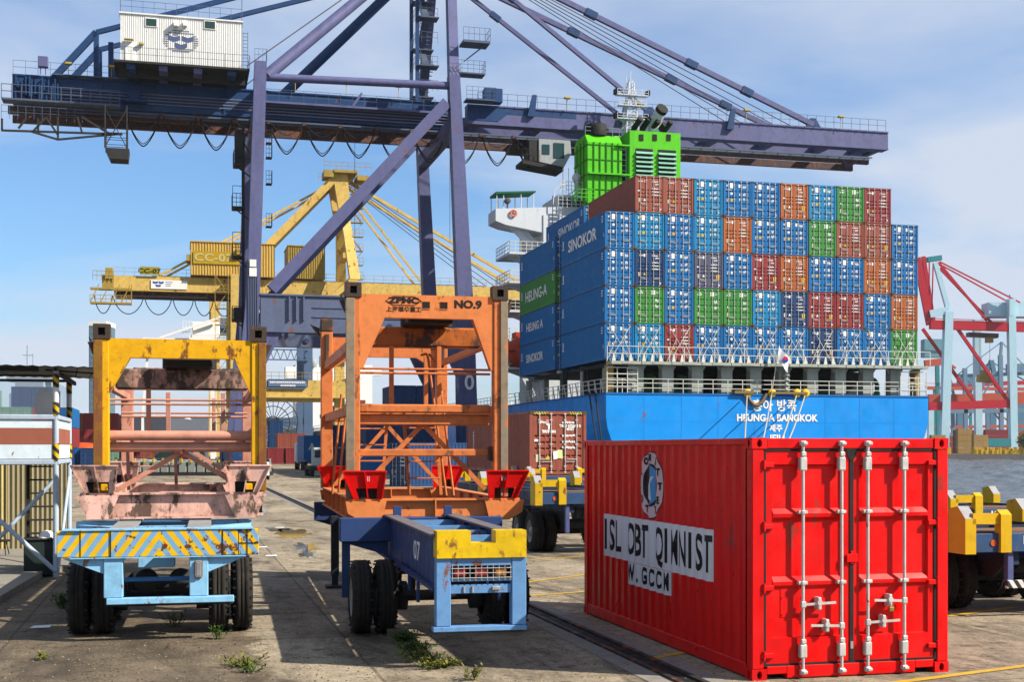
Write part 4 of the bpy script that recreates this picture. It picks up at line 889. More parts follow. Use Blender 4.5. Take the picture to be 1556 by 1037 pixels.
    # platforms, cages and ladder on the landside legs; lift shaft
    for px, y0, y1, s_ in ((363, 198, 252, 1), (361, 285, 317, 0), (361, 355, 392, 0), (361, 468, 488, 1)):
        a = Q(px - 8, y1, U1 + 1); b_ = Q(px + 9, y0, U1 + 1); mb = MB()
        mb.box(a.x, b_.x, U1 + .4, U1 + 2.2, a.z, a.z + .12); railing(mb, (a.x, U1 + .4, a.z + .1), (b_.x, U1 + .4, a.z + .1), 1.1, 3, (.33, .66, 1), .03); railing(mb, (a.x, U1 + .4, a.z + .1), (a.x, U1 + 2.2, a.z + .1), 1.1, 3, (.33, .66, 1), .03)
        if s_: mb.bbox(a.x + .1, b_.x - .1, U1 + .7, U1 + 2, a.z + .1, b_.z, .04)
        else:
            for x in (a.x, b_.x): mb.tube((x, U1 + .4, a.z), (x, U1 + .4, b_.z), .03, 4)
            mb.tube((a.x, U1 + .4, b_.z), (b_.x, U1 + .4, b_.z), .03, 4)
        mb.beam((b_.x + .5, U1 + 1, a.z - .9), (a.x + .2, U1 + 1, a.z), .1, .1); B(mb, 'leg_platform', DARKM)
    mb = MB(); c = Q(369, 300, U1 + 1); mb.box(c.x - .1, c.x + .15, U1 + .9, U1 + 1.2, 3, 30); B(mb, 'lift_rail', DARKM)
    for y in (218, 240, 280, 345, 460): 
        a = Q(404, y, U1 + .3); mb = MB(); mb.box(a.x, a.x + .5, U1, U1 + .9, a.z, a.z + .06); railing(mb, (a.x, U1, a.z), (a.x + .5, U1, a.z), 1.1, 2, (.33, .66, 1), .025); railing(mb, (a.x + .5, U1, a.z), (a.x + .5, U1 + .9, a.z), 1.1, 2, (.33, .66, 1), .025); B(mb, 'leg_step', DARKM)
    mb = MB()
    for k in range(5): mb.tube((5.7 + k * .18, U1 - .68, 3), (5.7 + k * .18, U1 - .68, 17.0), .04, 5)
    B(mb, 'cable_pipes', RAILM)
    mb = MB(); mb.box(5.75, 6.35, U1 - .74, U1 - .70, 16.9, 17.6); mb.box(5.78, 6.32, U1 - .74, U1 - .70, 17.7, 18.3); B(mb, 'notice_board', WHT)
    text('0', (24.5, U1 - .82, 8.2), (1, 0, 0), (0, 0, 1), 1.8, LETW, o, 'lettering', .03).location = (-V0, -U1, 0)
    s_ = 1.13; o.location = (o.location.x * s_, o.location.y * s_, -EYE * (s_ - 1)); o.scale = (s_, s_, s_)
    return o
crane_near()
# ================================================================ YELLOW CRANE
YC = paint('crane_cream_yellow', (0.72, 0.51, 0.17), 0.6, 0.55, 0.3, 0, 0.35, 0.4, (0.12, 0.08, 0.03), 0.3)
YD = paint('crane_dull_yellow', (0.42, 0.30, 0.08), 0.6, 0.6, 0.2, 0, 0.4, 0.4, (0.08, 0.06, 0.03), 0.3)
def crane_yellow():
    U1, U2 = 188.0, 204.0; GU1, GU2 = 193.5, 198.5; o = empty('gantry_crane', wq(7.7, U1, 0), A, 'cream yellow quay crane with CC-07 board seen behind the blue crane', 'crane'); of = (7.7, U1, 0)
    def B(mb, name, mat=YC, par=None): return mb.build(name, mat, par or o, off=of)
    q = lambda x, y, u=U1: Q(x, y, u)
    for u in (U1, U2):
        for v, w in ((7.7, 1.3), (24.3, 1.6)):
            mb = MB(); mb.post((v, u, 1.5), (v, u, 27.0 if v < 10 else 26.8), w, 1.4, w * .85, 1.2); B(mb, 'leg')
            mb = MB(); mb.bbox(v - .8, v + .8, u - 3, u + 3, .3, 1.6, .05); B(mb, 'bogie', YD)
        mb = MB(); mb.box(8.4, 23.5, u - .6, u + .6, 9.9, 12.2); mb.box(8.4, 23.5, u - .9, u + .9, 9.7, 9.9); B(mb, 'portal_beam')
        mb = MB(); mb.beam((17.0, u, 20.3), (24, u, 26.5), .7, .8); B(mb, 'knee_brace')
        mb = MB(); uu = 196 + (u - 196) * .4; mb.post((24.6, u, 26.8), (23.8, uu, 36.5), 1.5, 1.3, 1.2, 1.1); mb.post((23.8, uu, 36.5), (23.0, uu, 43.0), 1.6, 1.1, 2.2, 1.0); B(mb, 'mast_leg')
        mb = MB(); mb.beam((8.5, uu, 27.5), (22.6, uu, 42.6), 1.0, 1.1); B(mb, 'mast_back_leg')
    for v, z in ((7.7, 12.0), (24.3, 12.0), (7.7, 26.3), (24.3, 26.3)): mb = MB(); mb.box(v - .5, v + .5, U1 + .72, U2 - .72, z - .8, z + .8); B(mb, 'cross_beam')
    for z in (31, 36.8): mb = MB(); mb.box(23.5, 24.5, 192.9, 199.1, z - .4, z + .4); B(mb, 'cross_beam')
    mb = MB(); mb.box(22, 25.5, 191.5, 200.5, 42.9, 43.3); railing(mb, (20.6, 191.6, 43.3), (27.6, 191.6, 43.3), 1.1, 8, (.5, 1), .04); railing(mb, (20.6, 200, 43.3), (27.6, 200, 43.3), 1.1, 8, (.5, 1), .04); mb.box(20.6, 22, 191.6, 195, 42.2, 43.2); mb.box(25.5, 27.8, 192, 196, 42.0, 42.7); mb.tube((20.6, 191.6, 43), (20.6, 191.6, 45.4), .05, 4); B(mb, 'mast_head', YD)
    mb = MB()
    for k in range(7):
        z = 27.5 + k * 2.1; mb.box(24.7, 26.5, 193, 194, z, z + .1); railing(mb, (24.7, 193, z), (26.5, 193, z), 1.1, 3, (.5, 1), .04); mb.beam((24.8 if k % 2 else 26.4, 193.5, z), (26.4 if k % 2 else 24.8, 193.5, z + 2.1), .5, .08)
    B(mb, 'stair_tower', YD)
    for u in (GU1, GU2):
        mb = MB(); mb.box(-8.8, 25, u - .6, u + .6, 24.9, 27.0); B(mb, 'main_girder')
        mb = MB(); mb.box(25.4, 66, u - .6, u + .6, 25.1, 27.0); B(mb, 'boom')
        mb = MB(); mb.box(-8.8, 66, u + (.61 if u == GU1 else -.9), u + (.9 if u == GU1 else -.61), 24.2, 25.0); B(mb, 'trolley_rail', RUSTY)
    mb = MB(); mb.box(-8, 66, 192.3, 192.5, 24.0, 24.15)
    for k in range(50): mb.box(-8 + k * 1.5, -7.92 + k * 1.5, 192.3, 193, 24.0, 24.7)
    B(mb, 'festoon_rail', DARKM)
    for v in (-8, 2, 12, 22, 32, 42, 52, 62): mb = MB(); mb.box(v - .4, v + .4, GU1 + .61, GU2 - .61, 25.6, 26.8); B(mb, 'girder_tie')
    mb = MB(); railing(mb, (-8.8, 192.8, 27), (65, 192.8, 27), 1.1, 52, (.5, 1), .03); B(mb, 'railing', YD)
    # houses
    a = q(290, 418, GU1 - 1.5); b_ = q(396, 363, GU1 - 1.5)
    hm = paint('house_faded_yellow', (0.66, 0.44, 0.13), 0.6, 0.5, 0.1, 0, 0.4)
    def ribbed(v0, v1, u0, u1, z0, z1, n):
        mb = MB(); vs = []; p = (v1 - v0) / n; xs = []
        for k in range(n): xs += [(v0 + k * p, 0), (v0 + (k + .4) * p, 0), (v0 + (k + .5) * p, .08), (v0 + (k + .9) * p, .08)]
        xs.append((v1, 0))
        for v, d in xs: vs += [(v, u0 + d, z0), (v, u0 + d, z1)]
        mb.add(vs, [(2 * k, 2 * k + 2, 2 * k + 3, 2 * k + 1) for k in range(len(xs) - 1)]); mb.box(v0, v1, u0 + .1, u1, z0, z1); mb.box(v0 - .1, v1 + .1, u0 - .1, u1 + .1, z1 + .01, z1 + .15); return mb
    h = B(ribbed(a.x, b_.x + 2.0, GU1 - 1.5, GU2 + 1.5, 27.3, 32.0, 30), 'machine_house', hm)
    mb = MB(); mb.box(a.x - .6, a.x + .02, GU1 - 1.4, GU1 + 2, 29.3, 30.2); mb.bbox(a.x + 6.3, a.x + 7.4, GU1 - 2.3, GU1 - 1.4, 30.3, 31.1, .05); B(mb, 'ventilator', YD, h)
    mb = MB(); c = q(322, 392, GU1 - 1.6); mb.box(c.x - 2.6, c.x + 5, GU1 - 1.62, GU1 - 1.58, 28.9, 30.7); B(mb, 'number_panel', paint('panel_ochre', (0.5, 0.33, 0.03), .6), h)
    def qt(body, px, py, u, size, mat, bold=.02, xs=1.0):
        c = Q(px, py, u); t = text(body, (c.x - of[0], u - of[1], c.z), (1, 0, 0), (0, 0, 1), size, mat, o, 'lettering', bold, xs=xs)
    qt('CC-07', 324, 392, GU1 - 1.66, 1.5, plain('panel_letter', (0.6, 0.52, 0.25)), .04, 1.3)
    h2 = B(ribbed(q(438, 400, GU1 - 1).x, q(494, 400, GU1 - 1).x, GU1 - 1, GU2 + 1, 27.3, 32.0, 16), 'electrical_house', YD)
    mb = MB(); c = q(227, 413, 192.6); mb.box(c.x - 1.3, c.x + 1.4, 192.55, 192.7, 27.2, 28.3); B(mb, 'number_board', paint('board_dull_yellow', (0.36, 0.3, 0.02), .6))
    qt('CC-07', 227, 412, 192.5, .85, LETB, .015, 1.35)
    mb = MB(); c = q(257, 426, 192.6); mb.box(c.x - 2.5, c.x + 2.5, 192.78, 192.84, 25.25, 26.5); B(mb, 'white_banner', WHT)
    mb = MB()
    for dx, dz in ((-1.9, .25), (-1.1, .25), (-1.5, -.2)): mb.prism([(c.x + dx - .35, 192.76, 25.9 + dz + .18), (c.x + dx, 192.76, 25.9 + dz + .08), (c.x + dx + .35, 192.76, 25.9 + dz + .18), (c.x + dx + .35, 192.76, 25.9 + dz - .12), (c.x + dx, 192.76, 25.9 + dz - .2), (c.x + dx - .35, 192.76, 25.9 + dz - .12)], (0, .01, 0))
    for k in range(3): mb.box(c.x - .5, c.x + .5 - k * .15, 192.76, 192.77, 26.2 - k * .27, 26.27 - k * .27)
    B(mb, 'banner_print', plain('banner_blue', (0.05, 0.1, 0.35)))
    # stays
    def st(p, r, nm='stay', w=.3): mb = MB(); mb.beam(p, r, w, w); B(mb, nm, YC)
    for u, uu in ((GU1, 194), (GU2, 198)):
        st((-2.9, u, 27), (22.6, uu, 42.0), 'back_stay'); st((52, u, 27.2), (23.5, uu, 42.6), 'fore_stay', .4); st((35.5, u, 27.2), (24, uu, 41.8), 'fore_stay', .28)
    for k in range(4): mb = MB(); mb.tube((48 - k, 194.5 + k, 27.5), (23.5, 194.5 + k, 42.9), .06, 5); B(mb, 'hoist_rope', ROPE)
    px = [170, 218, 262, 293, 324, 357]
    px = [143, 171, 219, 262, 295, 325, 357]
    for a_, b2_ in zip(px, px[1:]):
        pa = Q(a_, 447, 192.4).x; pb = Q(b2_, 447, 192.4).x; mb = MB(); mb.path([(pa + (pb - pa) * t / 10, 192.3, 24.0 - 2.5 * (1 - (t / 5 - 1) ** 2) ** .75) for t in range(11)], .07, 5); B(mb, 'festoon_cable', CABLE)
    # end platform
    mb = MB(); a = q(137, 460, 192); b_ = q(200, 440, 192)
    for z in (a.z, a.z + 2.0): mb.beam((a.x, 191.8, z), (b_.x, 191.8, z), .25, .25); mb.beam((a.x, 193, z), (b_.x, 193, z), .25, .25)
    mb.box(a.x, b_.x, 191.8, 193.2, a.z - .1, a.z + .05)
    railing(mb, (a.x, 191.8, a.z), (b_.x, 191.8, a.z), 1.1, 8, (.5, 1), .05)
    for k in range(5): x = a.x + (b_.x - a.x) * k / 4; mb.beam((x, 191.8, a.z), (x + (1.2 if k < 4 else 0), 191.8, a.z + 2.6), .12, .12)
    B(mb, 'end_platform', YD)
    mb = MB(); mb.box(-10.4, -8.8, 192.6, 194, 25.0, 27.0); mb.bbox(-9.9, -8.9, 192.4, 193, 26.4, 28.0, .05); railing(mb, (-11.6, 192.4, 26.2), (-8.8, 192.4, 26.2), 1.3, 5, (.5, 1), .05); B(mb, 'end_gear', YD)
    # ladders and lift on the landside leg
    mb = MB()
    for k in range(9):
        z = 6 + k * 2.3; mb.box(5.0, 6.8, U1 - .4, U1 + .6, z, z + .1); railing(mb, (5.0, U1 - .4, z), (6.8, U1 - .4, z), 1.0, 3, (.5, 1), .04); mb.beam((5.1 if k % 2 else 6.7, U1, z), (6.7 if k % 2 else 5.1, U1, z + 2.3), .4, .08)
    for x in (5.0, 6.8): mb.tube((x, U1 - .4, 5), (x, U1 - .4, 27), .05, 4)
    B(mb, 'leg_ladder', YD)
    mb = MB(); c = q(320, 590); mb.bbox(12.0, 17.8, U1 - .98, U1 - .62, 11.0, 12.3, .3); B(mb, 'portal_sign', plain('sign_blue_grey', (0.14, 0.2, 0.32)))
    mb = MB(); rs = random.Random(2)
    for z_, a_, b_ in ((11.75, 12.5, 17.2), (11.3, 14.0, 15.9)):
        x_ = a_
        while x_ < b_: w_ = .12 + rs.random() * .12; mb.box(x_, x_ + w_, U1 - .995, U1 - .985, z_, z_ + .22); x_ += w_ + .07
    mb.build('sign_print', LETW, o, off=of, stuff=True)
    mb = MB(); railing(mb, (8.4, U1 - .8, 12.2), (23.5, U1 - .8, 12.2), 1.1, 14, (.5, 1), .04); B(mb, 'portal_railing', YD)
crane_yellow()
# ================================================================ THIRD CRANE further along (pale grey legs, lower frame only)
def crane_far():
    g = paint('far_crane_grey_blue', (0.10, 0.16, 0.27), 0.6, 0.3); wv, u0 = 7.0, 262.0
    o = empty('gantry_crane', wq(wv, u0, 0), A, 'distant grey blue quay crane with a cable reel at its foot beyond the yellow crane', 'crane')
    for u in (0, 16):
        for v in (0, 18):
            mb = MB(); mb.post((v, u, 1), (v, u, 38), 1.8, 1.5, 1.5, 1.4); mb.build('leg', g if v else YC, o)
        mb = MB(); mb.box(1, 17, u - .6, u + .6, 7.3, 8.6); mb.build('portal_beam', g, o)
        mb = MB(); mb.box(1, 17, u - .8, u + .8, 26, 28); mb.build('upper_beam', g, o)
    for u in (5, 11): mb = MB(); mb.box(-12, 55, u - .6, u + .6, 34, 36.5); mb.build('main_girder', g, o)
    for k in range(20):
        pass
    mb = MB(); c = V3((11.0, -2.2, 7.6))
    for k in range(24): t = 2 * math.pi * k / 24; mb.tube(c, c + V3((math.cos(t) * 4.8, 0, math.sin(t) * 4.8)), .09, 4)
    for r_ in (1.2, 3.2, 4.8):
        mb.path([c + V3((math.cos(t * math.pi / 18) * r_, 0, math.sin(t * math.pi / 18) * r_)) for t in range(37)], .12, 4)
    mb.build('cable_reel', DARKM, o)
    mb = MB()
    for k in range(14):
        v = -1 + k * 1.35; mb.beam((v, -1, 20), (v + .67, -1, 22), .15, .15); mb.beam((v + .67, -1, 22), (v + 1.35, -1, 20), .15, .15)
    mb.beam((-1, -1, 22), (18, -1, 22), .25, .25); mb.beam((-1, -1, 20), (18, -1, 20), .25, .25); mb.build('truss', g, o)
    mb = MB(); mb.bbox(5.3, 8.3, -2, 2, 15.5, 16.5, .1); mb.tube((6.0, 0, 16.5), (6.0, 0, 20), .1, 4); mb.tube((7.6, 0, 16.5), (7.6, 0, 20), .1, 4); mb.bbox(5.8, 7.8, -1, 1, 17.3, 19.4, .2); mb.build('spreader', YD, o)
crane_far()
mb = MB(); a = Q(292, 512, 225); b_ = Q(334, 490, 225); mb.bbox(a.x, b_.x, 225, 229, a.z + .3, b_.z, .1); mb.box(a.x - .5, b_.x, 224.5, 229, a.z - .6, a.z + .25); mb.beam(Q(336, 482, 224), Q(242, 514, 224), .35, .35); railing(mb, (a.x - 1.5, 224.4, a.z), (a.x, 224.4, a.z), 2.5, 3, (.3, .6, 1), .05)
mb.post((b_.x - 1, 227, 0), (b_.x - 1, 227, a.z), 1, 1); mb.post((a.x - 8, 227, 0), (a.x - 8, 227, 8), .6, .6, .4, .4); mb.beam((a.x - 8, 227, 8), (a.x - 7, 227, a.z - .3), .4, .4); mb.beam((a.x - 8, 227, a.z - .35), (b_.x, 227, a.z - .35), .4, .4)
for v in mb.v: pass
oo = MB(); oo.v = [tuple(wq(*v)) for v in mb.v]; oo.f = mb.f; oo.m = mb.m; oo.sm = mb.sm
tag(oo.build('yard_crane', WHT), 'white cabin on a slim yard crane just left of the yellow crane ladder', 'crane')
# ================================================================ SHIP
def ship():
    HB = paint('hull_bright_blue', (0.012, 0.33, 0.88), 0.42, 0.3, 0.06, 0, 0.35, 0.25, (0.02, 0.12, 0.32), 0.15)
    PG = paint('deck_pale_grey_green', (0.42, 0.46, 0.42), 0.6, 0.3, 0.05); SW = paint('ship_white', (0.58, 0.62, 0.66), 0.5, 0.15, 0.03, 0, 0.15)
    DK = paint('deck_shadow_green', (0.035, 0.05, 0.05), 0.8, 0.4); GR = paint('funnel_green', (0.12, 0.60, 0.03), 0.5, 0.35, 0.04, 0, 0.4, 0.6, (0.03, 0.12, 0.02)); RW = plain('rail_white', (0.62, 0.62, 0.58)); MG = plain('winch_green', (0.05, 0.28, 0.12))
    VL, VR, US = 32.05, 60.0, 96.3
    o = empty('container_ship', wq(VL, US, -2.2), A, 'large blue container ship moored stern on with a green funnel and white bridge', 'ship'); of = (VL, US, -2.2)
    def B(mb, name, mat, par=None, stuff=False): return mb.build(name, mat, par or o, off=of, stuff=stuff)
    def tx(body, px, py, size, bold=.02, xs=1.0, mat=LETW):
        c = Q(px, py, US - .02); text(body, (c.x - VL, -.03, c.z + 2.2), (1, 0, 0), (0, 0, 1), size, mat, o, 'lettering', bold, xs=xs)
    # hull
    def sec(k):
        s = [(0, 6.8), (0, 4.9 - 2.5 * k), (.12, 4.1 - 3 * k), (.42, 3.2 - 3.5 * k), (1.1 - k, 2.3 - 4 * k), (2.4 - 2 * k, 1.2 - 4 * k), (5 - 4.2 * k, -0.2 - 3 * k), (9 - 8 * k, -1.6 - 2 * k), (12 - 11 * k, -3.2 - k)]
        L = [(VL + a, z) for a, z in s]; Rr = [(VR - a, z) for a, z in s[::-1]]; return L + Rr
    st = [(US, 0), (US + 6, .25), (US + 16, .7), (US + 30, 1), (US + 150, 1)]
    mb = MB(); n = len(sec(0)); vs = []
    for u, k in st: vs += [(v, u, z) for v, z in sec(k)]
    # bow taper
    vs += [((VL + VR) / 2 + (v - (VL + VR) / 2) * .05, US + 185, z + 1.5) for v, z in sec(1)]
    ns = len(st) + 1
    mb.add(vs, [(j * n + i, j * n + i + 1, (j + 1) * n + i + 1, (j + 1) * n + i) for j in range(ns - 1) for i in range(n - 1)] + [list(range(n))])
    h = B(mb, 'hull', HB)
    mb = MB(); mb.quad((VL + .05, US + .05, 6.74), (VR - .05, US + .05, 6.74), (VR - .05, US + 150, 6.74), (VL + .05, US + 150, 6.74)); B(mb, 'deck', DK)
    mb = MB(); mb.box(VL - .04, VR + .04, US - .05, US + .2, 6.72, 6.86); mb.box(VL - .05, VL + .2, US + .2, US + 120, 6.72, 6.86); B(mb, 'deck_edge', plain('edge_blue', (0.02, 0.15, 0.45)))
    tx('흥아 방콕', 1177, 618, 1.0, .022, .98); tx('HEUNG-A BANGKOK', 1181, 636, .76, .03, .96); tx('제주', 1179, 652, .62, .02, 1.0); tx('JEJU', 1181, 667, .76, .03, 1.0)
    mb = MB()
    for k in range(1, 9): mb.box(VL + k * 3.1, VL + k * 3.1 + .035, US - .012, US, 1.5, 6.7)
    mb.box(VL + .5, VR - .5, US - .010, US, 4.6, 4.63); B(mb, 'weld_seams', HB, None, True)
    # stern deck house: columns, dark recess, lashing platform
    zt = 9.25
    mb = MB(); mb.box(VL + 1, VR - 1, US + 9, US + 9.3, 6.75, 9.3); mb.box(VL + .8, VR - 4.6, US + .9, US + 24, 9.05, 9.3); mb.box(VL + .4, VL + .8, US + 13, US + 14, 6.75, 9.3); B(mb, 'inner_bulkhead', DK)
    for c in range(12):
        v = SV + c * CP
        mb = MB(); w = .95 if 0 < c < 11 else .5
        a = v - w / 2 + (0 if 0 < c < 11 else (.25 if c == 0 else -.5)); mb.box(a, a + w, US + .55, US + 1.35, 6.76, 9.04); [mb.prism([(e, US + .7, 9.04), (e + s_ * .3, US + .7, 9.04), (e, US + .7, 8.6)], (0, .1, 0)) for e, s_ in ((a, -1), (a + w, 1)) if 0 < c < 11]; B(mb, 'column', PG if 0 < c < 11 else paint('column_ochre', (0.45, 0.33, 0.12), .7, .4, .3))
    for c in range(11):
        v = SV + c * CP; mb = MB(); mb.box(v + .03, v + CP - .04, US - .35, US + 1.0, 9.06, 9.3); mb.box(v + .9, v + 1.9, US - .37, US - .353, 9.08, 9.28); B(mb, 'platform_panel', PG)
    mb = MB(); railing(mb, (VL, US - .3, 9.3), (VR, US - .3, 9.3), 1.15, 22, (.5, 1), .035); B(mb, 'platform_railing', RW)
    mb = MB(); railing(mb, (VL + .1, US + .12, 6.86), (VR - .1, US + .12, 6.86), 1.1, 22, (.35, .7, 1), .035); B(mb, 'stern_railing', RW)
    mb = MB(); railing(mb, (VL + .1, US + .2, 6.86), (VL + .1, US + 90, 6.86), 1.1, 60, (.35, .7, 1), .035)
    for k in range(18): mb.beam((VL + .1, US + 1 + k * 1.7, 6.86), (VL + .1, US + 1.6 + k * 1.7, 7.96), .1, .05)
    B(mb, 'side_railing', RW)
    mb = MB(); railing(mb, (VL + .1, US + .06, 6.86), (VL + 2.6, US + .06, 6.86), 1.95, 3, (.25, .5, .75, 1), .045); railing(mb, (VR - 2.5, US + .06, 6.86), (VR - .1, US + .06, 6.86), 1.95, 3, (.25, .5, .75, 1), .045)
    for k in range(9): mb.box(VL + 1.9, VL + 2.5, US + .3, US + .33, 6.9 + k * .26, 6.96 + k * .26)
    B(mb, 'tall_railing', RW)
    for c in range(11):   # lashing rods crossed over the bottom tier
        v = SV + c * CP; mb = MB(); y = SU - .12
        for a, b_ in ((.35, 2.1), (2.1, .35), (.1, .95), (2.35, 1.5)): mb.tube((v + a, y, 9.35), (v + b_, y, 9.35 + (2.85 if abs(a - b_) > 1 else 1.9)), .022, 4, caps=False)
        for a in (.5, 1.2, 1.9): mb.prism([(v + a, y - .1, 9.3), (v + a + .35, y - .1, 9.3), (v + a + .22, y - .1, 9.95), (v + a + .13, y - .1, 9.95)], (0, .05, 0))
        B(mb, 'lashing_rods', RW, stuff=False)
    for c, v in enumerate((4.3, 7.0, 19.5, 24.1)):
        p = V3((VL + v, US + 3.2, 6.78)); mb = MB(); mb.path([p + V3((0, 0, 0)), p + V3((0, 0, 1.1)), p + V3((.25, 0, 1.5)), p + V3((.7, 0, 1.55)), p + V3((1.0, 0, 1.2)), p + V3((1.0, 0, 0))] if c != 2 else [p, p + V3((0, 0, 1.2))], .2, 10); mb.tube(p + V3((-.3, 0, .3)), p + V3((1.2, 0, .3)), .22, 10); B(mb, 'ventilation_pipe' if c != 2 else 'winch', MG)
    for k, px in enumerate((1135, 1172, 1210, 1223)):
        c = Q(px, 599, US); mb = MB(); mb.lathe((c.x, US - .22, c.z + .05), (0, 1, 0), [(0, .0), (0, .3), (.08, .36), (.2, .3), (.28, .0)], 16); B(mb, 'fairlead_roller', YST)
    c = Q(1148, 600, US); mb = MB(); pts = [(c.x - .9 + 1.8 * t / 8, US - .12, 6.9 - .95 * math.sin(math.pi * t / 8)) for t in range(9)]; mb.path(pts, .13, 7); mb.box(c.x - 1.9, c.x - .3, US - .3, US + .2, 6.87, 7.1); mb.box(c.x + 1.2, c.x + 4.4, US - .3, US + .2, 6.87, 7.05); B(mb, 'rope_fender', paint('old_rope', (0.25, 0.18, 0.1), .9))
    mb = MB(); c = Q(1192, 580, US + .6); mb.tube((c.x, US + .3, 6.8), (c.x, US + .3, 8.9), .16, 8)
    for z in (7.1, 7.5, 7.9, 8.3): mb.lathe((c.x, US + .3, z), (0, 0, 1), [(0, .16), (.05, .3), (.15, .3), (.2, .16)], 10)
    B(mb, 'stern_lamp_post', PG)
    # flag of the ship: pole and cloth
    a = Q(1172, 602, US - .3); b_ = Q(1181, 528, US - .9); mb = MB(); mb.tube(a, (a.x + .35, US - 1.0, a.z + 4.0), .035, 6); fp = B(mb, 'flag_pole', RW)
    top = V3((a.x + .35, US - 1.0, a.z + 3.9)); mb = MB(); nx, nz = 8, 6; vs = []
    for j in range(nz + 1):
        for i in range(nx + 1):
            s_ = i / nx; t = j / nz; vs.append(top + V3((.02 + s_ * .85 - t * .1, .12 * math.sin(s_ * 7 + t * 2), -t * 1.15 - s_ * .95)))
    mb.add(vs, [(j * (nx + 1) + i, j * (nx + 1) + i + 1, (j + 1) * (nx + 1) + i + 1, (j + 1) * (nx + 1) + i) for j in range(nz) for i in range(nx)], 0, True); fl = B(mb, 'flag', plain('flag_white', (0.75, 0.75, 0.78)), fp)
    mb = MB(); q0 = top + V3((.45, -.16, -1.05)); r_ = .26
    mb.add([q0 + V3((math.cos(t * math.pi / 8) * r_, 0, math.sin(t * math.pi / 8) * r_)) for t in range(9)], [tuple(range(9))], 0); mb.add([q0 + V3((math.cos(t * math.pi / 8) * r_, 0, -math.sin(t * math.pi / 8) * r_)) for t in range(9)], [tuple(range(9))], 1); B(mb, 'flag_roundel', [plain('flag_red', (0.6, 0.03, 0.04)), plain('flag_blue', (0.02, 0.06, 0.4))], fp)
    # things glimpsed on the deck through the columns on the port side
    mb = MB()
    for k in range(5): mb.box(VL + 1.2, VL + 1.7, US + 4 + k * 6, US + 4.6 + k * 6, 6.76, 9.2)
    mb.box(VL + .9, VL + 1.4, US + 9, US + 9.6, 6.76, 9.4); B(mb, 'side_column', PG)
    mb = MB(); mb.box(VL + 1.5, VR - 2, SU + 12.3, SU + 13.0, 9.35, 11); mb.box(VL + .2, VR, SU + 12.2, SU + 13.1, 9.1, 9.34); B(mb, 'lashing_bridge', PG)
    # superstructure
    mb = MB(); mb.box(35.5, 58, 126.5, 136, 6.76, 26.0); B(mb, 'accommodation_block', SW)
    for z in (10.4, 13.2, 16.1, 19.0, 21.9):
        mb = MB(); mb.box(31.9, 36, 126.2, 132, z, z + .22); mb.prism([(32.0, 128.5, z - .02), (35.4, 128.5, z - .02), (35.4, 128.5, z - 1.2)], (0, .2, 0)); d = B(mb, 'side_deck', SW)
        mb = MB(); railing(mb, (31.95, 126.25, z + .2), (35.4, 126.25, z + .2), 1.1, 6, (.33, .66, 1), .035); railing(mb, (31.95, 126.25, z + .2), (31.95, 132, z + .2), 1.1, 8, (.33, .66, 1), .035); B(mb, 'deck_railing', RW, d)
        mb = MB(); mb.beam((33.2, 126.8, z), (34.6, 126.8, z - 2.65), .1, .5)
        B(mb, 'stairway', SW, d)
    wv0 = 30.6
    mb = MB(); mb.prism([(wv0, 126.6, 25.2), (31.6, 126.6, 24.85), (35.6, 126.6, 24.2), (36.2, 126.6, 23.0), (37.5, 126.6, 23.0), (37.5, 126.6, 26.9), (wv0, 126.6, 26.4)], (0, 3.2, 0)); B(mb, 'bridge_wing', SW)
    mb = MB(); mb.prism([(32.6, 127.4, 24.7), (34.2, 127.4, 24.4), (36.2, 127.4, 21.5), (36.2, 127.4, 22.9), (34.9, 127.4, 23.5)], (0, .5, 0)); mb.beam((32.5, 127.6, 24.9), (35.9, 127.6, 21.6), .5, .5); B(mb, 'wing_bracket', SW)
    mb = MB()
    for v, z in ((30.8, 27.9), (31.5, 27.9), (33.3, 28.1), (34.6, 28.2)): mb.tube((v, 127, 26.4), (v, 127, z), .05, 5); mb.tube((v, 129.4, 26.4), (v, 129.4, z), .05, 5)
    B(mb, 'awning_post', RW, stuff=True); mb = MB(); mb.prism([(30.7, 126.8, 27.95), (34.8, 126.8, 28.3), (34.8, 126.8, 28.42), (30.7, 126.8, 28.15)], (0, 2.8, 0)); B(mb, 'awning', plain('awning_green', (0.02, 0.16, 0.08)))
    mb = MB(); mb.lathe((31.9, 127, 27.3), (0, -1, 0), [(-.3, 0), (-.2, .3), (.25, .3), (.3, .22), (.3, 0)], 14); mb.tube((31.9, 127, 26.5), (31.9, 127, 27.1), .09, 6); B(mb, 'searchlight', plain('lamp_dark', (0.1, 0.1, 0.1)))
    mb = MB(); mb.lathe((32.4, 126.5, 26.0), (0, 1, 0), [(-.06, .38), (-.1, .3), (-.06, .2), (.0, .2), (.0, .38)], 14); B(mb, 'lifebuoy', plain('buoy_orange', (0.7, 0.2, 0.12)))
    for k in range(9): pass
    mb = MB()
    for k in range(10): mb.box(36.4, 37.4, 126.2, 126.4, 21.9 + k * .5, 21.96 + k * .5)
    mb.tube((36.4, 126.3, 21.8), (36.4, 126.3, 27.9), .05, 5); mb.tube((37.4, 126.3, 21.8), (37.4, 126.3, 27.9), .05, 5); B(mb, 'ladder', RAILM)
    mb = MB(); mb.box(37.5, 56, 128, 134, 26.0, 28.4); B(mb, 'wheelhouse', SW); mb = MB(); mb.box(37.6, 40, 127.95, 127.99, 27.2, 28.1); B(mb, 'wheelhouse_window', glass('dark_glass'))
